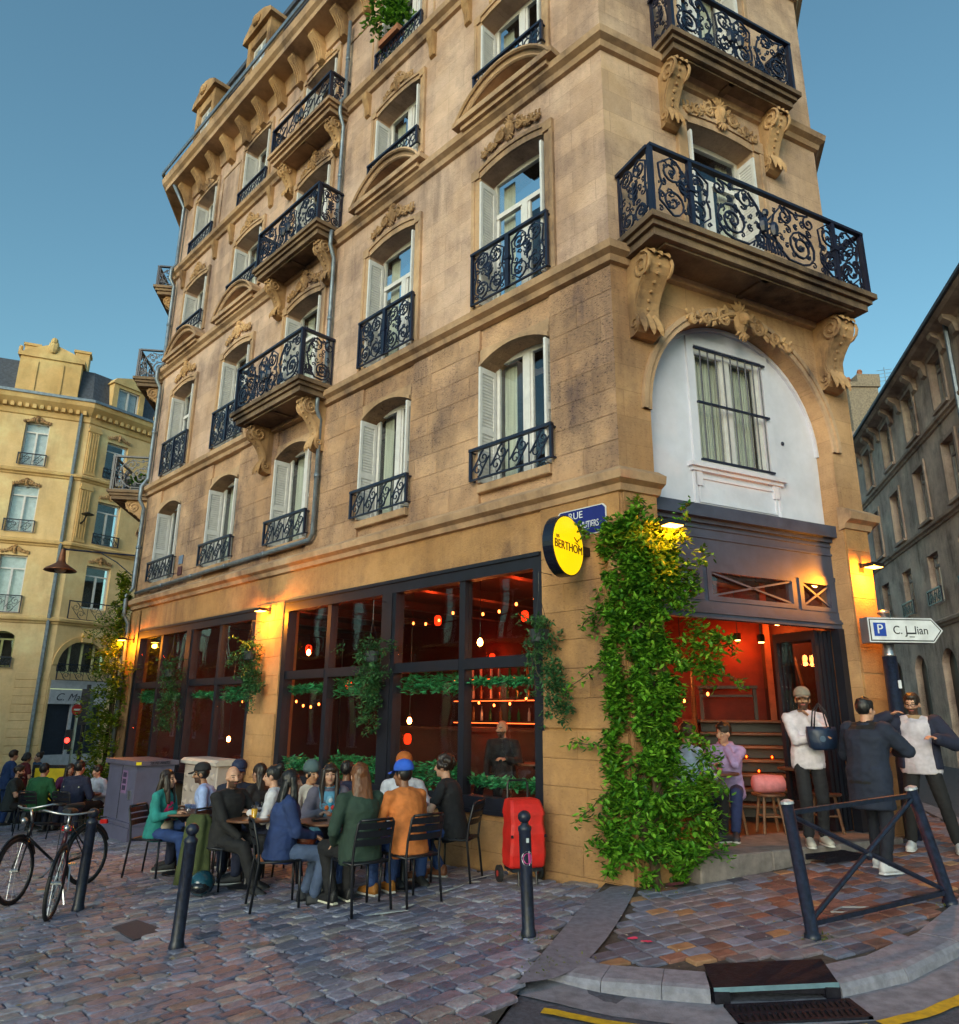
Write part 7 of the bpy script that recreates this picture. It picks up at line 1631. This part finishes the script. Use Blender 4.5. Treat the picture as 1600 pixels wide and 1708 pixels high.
seated('bearded man in dark cap and pale blue shirt in profile by the beige cabinet', -3.56, 10.62, -105, 'black metal chair under the man in the flat dark cap', hat=('cap', 'dark', (.012, .012, .016)), beard=True, hair='black', skin='tan', top=('pale blue shirt', (.32, .42, .72)), bottom=DKJ, lean=.28, hands=((.15, .36, .74), (-.12, .30, .60)))
tumbler(-3.72, 10.18, zg(-3.8, 10.28)+TT, 'small empty glass on the table by the pink jacket', None, .10)
# --- table with the beer
table(-2.62, 9.18, 'round wooden table holding a glass of yellow beer')
r, i = seated('bald bearded man in a black sweater with elbow on the table, facing the street', -2.92, 9.22, 118, 'black metal chair under the bald man in the black sweater', hstyle='bald', beard=True, hair='dark brown', skin='light', top=BLK, bottom=BLKT, shoe=(.012, .012, .014), sole=(.02, .02, .02), build=1.08, lean=.05, hands=((.10, .33, .56), (-.22, .36, .79)), head=(15, 0), feet=((.12, .62, .085), (-.12, .40, .085)))
tumbler(-2.55, 9.05, zg(-2.62, 9.18)+TT, 'pint glass of yellow beer on the table of the bald man', (.85, .45, .02), .15, .04)
tumbler(-2.5, 9.25, zg(-2.62, 9.18)+TT, 'half-empty tall glass beside the yellow beer', None, .16, .036)
GC = empty('green_coat', (-3.18, 8.98, zg(-3.18, 8.98)), 0, 'olive green coat hanging over the back of the bald man\'s chair', 'coat')
mb = MB(); mb.loft([[tuple(Vector((-3.20, 9.12, zg(-3.2, 9)))+Vector((math.cos(a)*.17*w_*(1+.16*math.sin(5*a+t*2)), math.sin(a)*.11*w_*(1+.16*math.sin(5*a+t*2))-t*.05, h))) for a in [2*math.pi*k/30 for k in range(30)]] for t, h, w_ in ((0, .80, .55), (.2, .74, .8), (.5, .5, .9), (.8, .25, 1.0), (1, .08, 1.05))]); put('coat_cloth', mb, cloth('olive', (.05, .065, .02)), GC, True)
HEL = empty('cycle_helmet', (-2.98, 8.86, zg(-2.98, 8.86)), 0, 'glossy dark teal helmet on the cobbles beside the bald man', 'helmet')
mb = MB(); c = Vector((-2.98, 8.78, zg(-2.98, 8.78)+.13)); mb.ell(tuple(c), (.135, .15, .13), 16, 10); put('shell', mb, mat('glossy teal shell', (.008, .05, .075), .12, coat=.5), HEL, True); mb = MB(); mb.ell(tuple(c-Vector((0, .08, .02))), (.11, .09, .07), 12, 8); put('visor', mb, mat('helmet visor', (.01, .012, .016), .1), HEL, True)
seated('man in a navy cap and glasses, half hidden behind the bald man', -3.12, 10.18, 160, 'black metal chair under the man in the navy cap', hat=('cap', 'navy', (.012, .02, .06)), glasses=True, beard=False, hair='brown', top=('navy tee', (.008, .012, .03)), bottom=DKJ, hands=ontable(), s=1.03)
seated('woman with long dark hair and headband, back turned beside the stone pier', -2.80, 10.22, -60, 'black metal chair under the woman with the headband', hstyle='longback', hair='dark brown', female=True, top=('black top', (.012, .010, .012)), bottom=BLKT, s=.97)
seated('woman with dark hair pinned up in a white shirt and navy vest, facing left', -2.34, 9.42, -95, 'black metal chair under the woman in the navy vest', hstyle='bun', hair='black', female=True, top=('white shirt', (.55, .54, .58)), bottom=DKJ, s=.97, lean=.2, hands=ontable(), coat=None)
# --- table in the middle
table(-1.62, 8.52, 'round wooden table in front of the smiling long-haired woman')
seated('woman with black hair in a blue denim jacket and cropped jeans, in profile', -2.00, 8.12, 68, 'black metal chair under the woman in the denim jacket', hstyle='long', hair='black', female=True, s=.97, top=('denim jacket', (.016, .035, .12)), bottom=('grey blue trousers', (.06, .09, .17)), shoe=(.012, .014, .02), sole=(.02, .02, .02), lean=.1, hands=((.05, .34, .66), (-.05, .36, .64)), feet=((.12, .36, .085), (-.10, .30, .085)), build=1.1, head=(6, 0))
mb = MB(); mb.ell((-1.80, 8.30, zg(-1.8, 8.3)+.58), (.13, .10, .10), 12, 8); mb.tube([(-1.9, 8.25, zg(-1.8, 8.3)+.62), (-1.72, 8.2, zg(-1.8, 8.3)+.5), (-1.62, 8.22, zg(-1.8, 8.3)+.4)], .02, 6); tag(put('handbag', mb, mat('brick red leather', (.20, .045, .025), .45, var=.3, bump=.2, bs=20), None, True), 'brick-red leather handbag in the lap of the denim-jacket woman', 'bag')
r, i = seated('smiling long-haired woman with fringe in grey jacket over a flowered shirt', -1.74, 9.12, 158, 'black metal chair under the smiling long-haired woman', hstyle='fringe', hair='dark brown', female=True, s=.98, top=('flowered shirt', (.10, .28, .42)), coat=(cloth('mauve grey jacket', (.11, .10, .14)), .12, .028, True), bottom=JEAN, hands=ontable(.14, .34, .80), head=(8, 2))
FLW = [mat('printed '+n, c, .8) for n, c in (('orange', (.75, .16, .03)), ('white', (.7, .7, .72)), ('cyan', (.06, .40, .60)), ('red', (.6, .04, .04)))]
rg = random.Random(3)
mb = MB(); p = i['pel']+i['sd']*.27
mb.loft([oval(p+i['sd']*t+i['fw']*.066, Vector((1, 0, 0)), i['fw'], rx, .085) for t, rx in ((-.14, .075), (0, .08), (.1, .07), (.17, .04))]); ps = put('shirt_front', mb, cloth('print ground', (.20, .42, .55)), r, True, True)
for k in range(9):
    a = i['pel']+i['sd']*rg.uniform(.18, .40)+Vector((rg.uniform(-.05, .05), 0, 0))+i['fw']*.148; mb = MB(); mb.ell(tuple(a), (.028, .012, .028), 7, 4); put('flower_print', mb, FLW[k % 4], ps, True, True)
seated('woman in a grey-green beanie and cream patterned jacket, behind the denim jacket', -2.10, 9.62, 128, 'black metal chair under the woman in the beanie', hat=('beanie', 'grey green', (.06, .10, .11)), hstyle='short', hair='black', skin='tan', female=True, top=('cream patterned jacket', (.46, .42, .38)), bottom=DKJ, s=.97, hands=ontable())
seated('dark-clothed person turned away by the window behind the smiling woman', -1.70, 9.90, 25, 'black metal chair under the dark figure by the window', hstyle='short', hair='black', skin='brown', top=('midnight blue', (.012, .014, .04)), bottom=BLKT, s=.96)
seated('woman with long auburn hair in a dark green sweater, her back to the street', -1.14, 7.80, -38, 'black metal chair with slatted back under the woman in dark green', hstyle='longback', hair='auburn', female=True, build=1.12, s=1.02, top=('bottle green sweater', (.018, .040, .028)), bottom=BLKT, shoe=(.015, .015, .017), sole=(.62, .60, .48), lean=.10, hands=((.15, .30, .66), (-.17, .20, .56)), feet=((.10, .38, .085), (-.09, .36, .085)), head=(12, 0))
mb = MB(); mb.box(-.075, .075, -.04, .04, 0, .022); o = put('phone', mb, BLACKMETAL, None, False, True); o.location = (-1.68, 8.44, zg(-1.62, 8.52)+TT); o.rotation_euler = (0, 0, .5); tag(o, 'dark phone case lying on the middle table', 'phone')
# --- table at the right
table(-.80, 8.72, 'round wooden table half hidden behind the man in the orange jacket')
seated('man in an orange-brown cap and plaid shirt, facing the street by the window', -.90, 9.30, 160, 'black metal chair under the man in the orange cap', hat=('cap', 'rust orange', (.38, .10, .015)), hair='brown', skin='light', top=('white plaid shirt', (.45, .46, .52)), bottom=JEAN, hands=ontable(), s=1.05)
seated('man in a bright blue cap and rust orange jacket, seen from behind', -.68, 8.02, -42, 'black metal chair under the man in the orange jacket', hat=('cap', 'bright blue', (.02, .10, .55)), hair='black', skin='brown', top=('rust orange jacket', (.50, .15, .035)), bottom=JEAN, shoe=(.30, .12, .02), lean=.22, hands=ontable(), head=(-22, 0), s=1.0, build=1.05)
seated('woman with short curly hair in a black tee and blue jeans, back to the street', -.26, 8.98, -72, 'black metal chair beside the red trolley', hstyle='curly', hair='dark brown', skin='light', female=False, sleeve='short', top=('black tee', (.010, .010, .013)), bottom=JEAN, shoe=(.20, .07, .03), lean=.2, hands=ontable(.2, .38), s=1.02, feet=((.12, .20, .085), (-.12, .34, .085)))
# --- the far group by the menu board
table(-8.9, 16.5, 'small table among the far group at left'); table(-7.85, 15.7, 'small table beside the grey cabinet and the climber')
seated('bearded man in a dark grey tee, seated far left in profile', -10.05, 16.95, 75, 'black metal chair under the bearded man at far left', hair='dark brown', beard=True, sleeve='short', top=('charcoal tee', (.020, .028, .032)), bottom=BLKT, hands=ontable(), s=1.04)
seated('person in a green sweater seen from behind before the yellow board', -9.0, 16.1, 10, 'black metal chair under the person in the green sweater', hair='black', top=('green sweater', (.012, .095, .035)), bottom=DKJ, build=1.1, s=1.04)
seated('person in a purple top seated facing right of the yellow board', -8.95, 17.1, 140, 'black metal chair under the person in purple', hair='dark brown', hstyle='long', female=True, top=('plum top', (.10, .02, .08)), bottom=DKJ)
r, i = seated('person in a dark padded vest seen from behind near the bicycles', -7.72, 15.0, 15, 'black metal chair under the person in the padded vest', hair='black', top=('dark navy vest', (.012, .016, .045)), bottom=BLKT, build=1.12, s=1.06)
mb = MB()
for q in (-1, 1): mb.tube([tuple(i['nb']+Vector((q*.09, -.105, -.06))), tuple(i['nb']+Vector((q*.16, -.11, -.16)))], .018, 5)
put('reflective_strip', mb, mat('reflective strip', (.6, .62, .45), .5), r, False, True)
seated('person in a pale blue check shirt leaning on the table beside the cabinet', -7.75, 16.25, -150, 'black metal chair beside the grey cabinet, behind its table', hair='black', top=('pale check shirt', (.40, .45, .55)), bottom=DKJ, lean=.3, s=.95)
person('man in a blue sweater and jeans standing with his back turned, far left', -11.15, 18.5, 40, sit=False, hair='dark brown', top=('royal blue sweater', (.012, .035, .12)), bottom=JEAN, s=.98, hands=((.2, .25, 1.1), (-.2, .25, 1.1)))
person('woman in a maroon tee standing and looking at a paper, far left', -10.95, 18.75, 35, sit=False, hair='black', hstyle='bob', female=True, sleeve='short', top=('maroon tee', (.11, .010, .014)), bottom=DKJ, s=.94, hands=((.12, .30, 1.05), (-.12, .30, 1.05)))
person('woman in a teal blue sweater standing beyond the maroon tee, hand at her face', -11.0, 19.6, -140, sit=False, hair='dark brown', hstyle='bun', female=True, top=('teal blue sweater', (.02, .06, .12)), bottom=DKJ, s=.93, hands=((.05, .14, 1.46), (-.16, .25, 1.1)))
# --- inside the doorway
FLZ = .285
table(2.80, 9.32, 'small round wooden table just inside the open doorway', FLZ)
tumbler(2.74, 9.22, FLZ+TT, 'glass with a dark drink on the doorway table', (.12, .02, .02), .12); tumbler(2.88, 9.26, FLZ+TT, 'small pink drink on the doorway table', (.6, .15, .2), .08)
def stool(x, y, label, sc=1.):
    e = empty('wooden_stool', (x, y, FLZ), 0, label, 'stool', 'wooden stools in the doorway')
    mb = MB(); mb.lathe([(.0001, .43), (.19, .43), (.2, .44), (.2, .46), (.0001, .465)], k=16, cap=False); put('seat', mb, TABLEWOOD, e, False, True)
    for k in range(4): a = math.pi/4+k*math.pi/2; mb = MB(); mb.tube([(.12*math.cos(a), .12*math.sin(a), .43), (.19*math.cos(a), .19*math.sin(a), 0)], .018, 6); put('leg', mb, WOOD, e, False, True)
    mb = MB(); mb.tube([(.15*math.cos(R(45+90*k)), .15*math.sin(R(45+90*k)), .2) for k in range(4)], .012, 5, True); put('stretcher', mb, WOOD, e, False, True)
    return e
stool(3.12, 9.72, 'wooden stool under the seated young man in the lilac hoodie')
r, i = person('young man in a lilac hoodie seated inside the doorway, hand at his mouth', 3.10, 9.66, -155, z=FLZ, hair='dark brown', top=('lilac hoodie', (.36, .27, .52)), bottom=('indigo jeans', (.018, .028, .10)), shoe=(.04, .04, .05), hands=((.10, .32, .80), (-.03, .17, 1.00)), poles=((.5, -.5, -.6), (-.6, .4, -.6)), head=(35, -4), lean=.2, near=True, feet=((.12, .40, .085), (-.10, .50, .085)))
mb = MB(); mb.loft([oval(i['nb']+i['sd']*t-i['fw']*dy, Vector((1, 0, 0)), i['fw'], rx, ry) for t, dy, rx, ry in ((-.05, .05, .12, .10), (0, .05, .12, .10), (.04, .055, .095, .085))]); put('hood', mb, cloth('lilac hoodie', (.36, .27, .52)), r, True, True)
stool(2.36, 8.93, 'wooden stool half hidden by the climber')
person('person in a pale blue shirt and dark trousers, mostly hidden by the climber', 2.36, 8.95, 60, z=FLZ, hair='brown', top=('pale blue linen', (.40, .50, .68)), bottom=BLKT, shoe=(.02, .02, .025), hands=((.12, .38, .70), (-.1, .38, .66)), feet=((.14, .42, .085), (-.04, .50, .085)), lean=.15)
stool(3.62, 9.78, 'wooden stool with a rolled pink blanket on it')
mb = MB(lambda a, b, c: Vector((3.62+a, 9.74+b, FLZ+.465+c))); mb.loft([[(x, .11*math.cos(t)*k, .11+.11*math.sin(t)*k) for t in [2*math.pi*j/12 for j in range(12)]] for x, k in ((-.2, .5), (-.18, .9), (-.06, 1.02), (.06, .97), (.18, .9), (.2, .5))]); tag(put('rolled_blanket', mb, cloth('salmon pink fleece', (.60, .20, .22)), None, True), 'rolled salmon-pink blanket on a stool in the doorway', 'blanket')
stool(4.35, 9.85, 'wooden stool at the right side of the doorway'); table(4.28, 10.25, 'wooden table at the right side of the doorway interior', FLZ)
# --- standing people on the pavement
SH = (.46, .43, .38)
zc = .285
r, i = person('man in beige cap and white sweater standing on the doorstep with a tote', 3.80, 8.93, 188, z=zc, sit=False, hat=('cap', 'beige', (.22, .19, .15)), beard=True, hair='dark brown', skin='tan', top=('white sweater', (.56, .52, .58)), bottom=('black track trousers', (.010, .010, .014)), shoe=SH, sole=(.6, .58, .55), hands=((-.06, .28, 1.18), (-.03, .14, 1.40)), poles=((.7, -.3, -.6), (-.5, .4, -.7)), head=(14, 2), lean=.02, near=True, s=.985, feet=((.10, .10, .085), (-.10, -.05, .085)))
BG = empty('tote_bag', (3.72, 8.62, zc+.85), 0, 'dark navy tote bag hanging from the forearm of the man in the beige cap', 'bag')
mb = MB(); c = Vector((3.84, 8.60, 1.26)); mb.loft([[tuple(c+Vector((dx*w_, dy*d_, h))) for dx, dy in ((-1, -.6), (0, -1), (1, -.6), (1, .6), (0, 1), (-1, .6))] for h, w_, d_ in ((.05, .10, .04), (.075, .135, .06), (.15, .15, .068), (.25, .16, .055), (.30, .155, .04))]); put('bag_body', mb, mat('navy nylon', (.010, .022, .055), .45, var=.25, vs=8, bump=.35, bs=14), BG, True)
for q in (-.045, .045): mb = MB(); mb.tube([tuple(c+Vector((-.09, q*.8, .28))), tuple(c+Vector((-.06, q*.8, .46))), tuple(c+Vector((.0, q*.4, .55))), tuple(c+Vector((.06, q*.8, .46))), tuple(c+Vector((.09, q*.8, .28)))], .008, 5); put('handle', mb, BLACKMETAL, BG, True)
mb = MB(); mb.lathe([(.03, 0), (.034, .002), (.022, .002)], k=14); o = put('round_mark', mb, mat('grey bag mark', (.06, .10, .16), .5), BG, False, True); o.location = c+Vector((-.02, -.068, .17))-BG.location; o.rotation_euler = (R(90), 0, 0)
person('man in a long dark navy coat and white shoes, seen from behind on the pavement', 4.12, 8.22, 62, z=zs(4.1, 8.2), sit=False, hair='black', hstyle='short', top=('black knit', (.01, .01, .012)), bottom=('dark navy trousers', (.010, .012, .022)), shoe=(.60, .60, .64), sole=(.66, .66, .68), coat=(cloth('navy parka', (.012, .018, .038), .45, 9), .34, .055, False), hands=((.12, .34, 1.16), (-.16, .30, 1.10)), poles=((.9, -.35, -.1), (-.7, -.5, -.5)), lean=.12, near=True, build=1.12, s=1.0, feet=((.14, -.10, .085), (-.12, .16, .085)), head=(10, 0))
r, i = person('bearded man in glasses and a white sweatshirt, pulling on a dark jacket at right', 5.12, 8.98, 212, z=zs(5.1, 8.9), sit=False, hair='dark brown', beard=True, glasses=True, top=('white sweatshirt', (.50, .46, .52)), bottom=('black trousers', (.010, .010, .012)), shoe=(.55, .55, .56), sole=(.6, .6, .6), hands=((.24, .16, 1.47), (-.20, .26, 1.22)), poles=((.9, -.3, -.5), (-.8, -.4, -.6)), lean=.0, near=True, build=1.12, s=1.0, head=(12, -10), feet=((.20, .02, .085), (-.26, .02, .085)))
mb = MB()                                                   # his open jacket: back panel, collar and sleeves
for q in (0, 1):
    a, el, wr = i['arms'][q]
    for (p, ra), (p2, rb) in (((a, .105), (el, .088)), ((el, .088), (el.lerp(wr, .9), .07))): mb.cap(p, ra, p2, rb, 10)
P_, S_, F_ = i['pel'], i['sd'], i['fw']; X_ = Vector((1, 0, 0))
for q in (-1, 1):
    mb.loft([[tuple(P_+S_*t+X_*(q*w_*math.sin(a))-F_*(-.0)+F_*(-d_*math.cos(a))) for a in [R(25+110*k/6) for k in range(7)]]+[tuple(P_+S_*t+X_*(q*(w_-.035)*math.sin(a))+F_*(-(d_-.035)*math.cos(a))) for a in [R(25+110*k/6) for k in range(6, -1, -1)]] for t, w_, d_ in ((-.06, .235, .20), (.1, .225, .19), (.3, .23, .18), (.46, .20, .15))])
mb.loft([oval(P_+S_*t-F_*.10, X_, F_, w_, .05) for t, w_ in ((-.06, .2), (.2, .19), (.45, .18))])
def jd(me): me.materials.append(cloth('navy jacket', (.012, .016, .04))); o = bpy.data.objects.new('open_jacket', me); COL.objects.link(o); o.parent = r2
r2 = r; remesh(mb, .016, 3, jd)
mb = MB(); mb.loft([oval(i['nb']+S_*t, X_, F_, rx, ry) for t, rx, ry in ((-.05, .10, .09), (.01, .085, .08), (.035, .08, .078))]); put('fleece_collar', mb, cloth('tan fleece', (.30, .20, .11)), r, True, True)
flush()
# two dim customers at a window table inside
for src, u, o, az, lab in (('bald bearded man', 3.1, -1.3, -150, 'dim bald customer seated inside behind the second pane from the corner'), ('person in a green sweater', 1.95, -1.5, -30, 'dim customer seated inside behind the pane nearest the corner')):
    sr = [p for p in SC.objects if p.parent is None and str(p.get('label', '')).startswith(src)][0]; c = copy_tree(sr); q = FL(u, o, .28); c.location = q; c.rotation_euler = (0, 0, -R(az)); c['label'] = lab
    stl = stool(q.x, q.y, 'wooden stool under the '+lab.split(' seated')[0])
q = FL(2.55, -1.45, .28); table(q.x, q.y, 'round wooden table inside the bar behind the right-hand panes', .28)
# ------------------------------------------------------------------ labels that single out look-alikes, by their order in view
ORD = ['first', 'second', 'third', 'fourth', 'fifth', 'sixth', 'seventh', 'eighth', 'ninth', 'tenth', 'eleventh', 'twelfth']
def ordinal(group, phrase):
    os_ = [o for o in SC.objects if o.parent is None and o.get('group') == group]
    def az(o): return o.location.x/max(o.location.y, .1)
    for i, o in enumerate(sorted(os_, key=az)): o['label'] = phrase % ORD[i]
ordinal('pendant bulbs hanging in the bar', '%s glowing amber pendant bulb from the left, seen through the bar windows')
ordinal('red lanterns inside the bar', '%s added red glow lantern from the left, deep inside the bar')
ordinal('garlands hung at pane tops', '%s leafy green garland from the left, along the top of a lower pane')
ordinal('sill plants inside the window', '%s clump of leafy sill plants from the left, inside the right-hand shopfront')
ordinal('candles on the stairs', '%s small glowing candle glass from the left on the doorway stairs')
# fallen leaves, cigarette ends and chewing-gum spots on the paving
rg = random.Random(99); mb = MB()
for k in range(150):
    right = k % 3 == 0
    X, Y = (rg.uniform(1.2, 4.6), rg.uniform(5.9, 8.2)) if right else (rg.uniform(-5, 1.0), rg.uniform(4.9, 9.0))
    if not right and X > .2 and Y < 8: continue
    z = (zs if right else zg)(X, Y)+.007; s = rg.uniform(.006, .016); a = rg.uniform(0, 3.14); c, q = math.cos(a)*s, math.sin(a)*s; mb.m = 0 if rg.random() < .5 else 1
    mb.add([(X-c*1.6, Y-q*1.6, z), (X+q, Y-c, z+.002), (X+c*1.6, Y+q*1.6, z), (X-q, Y+c, z+.003)], [(0, 1, 2, 3)])
tag(put('litter', mb, [mat('pale litter', (.55, .53, .48), .8), mat('dry leaf litter', (.22, .16, .05), .8)], fix=False), 'specks of dry leaves and cigarette ends scattered on the paving', 'litter', kind='stuff')
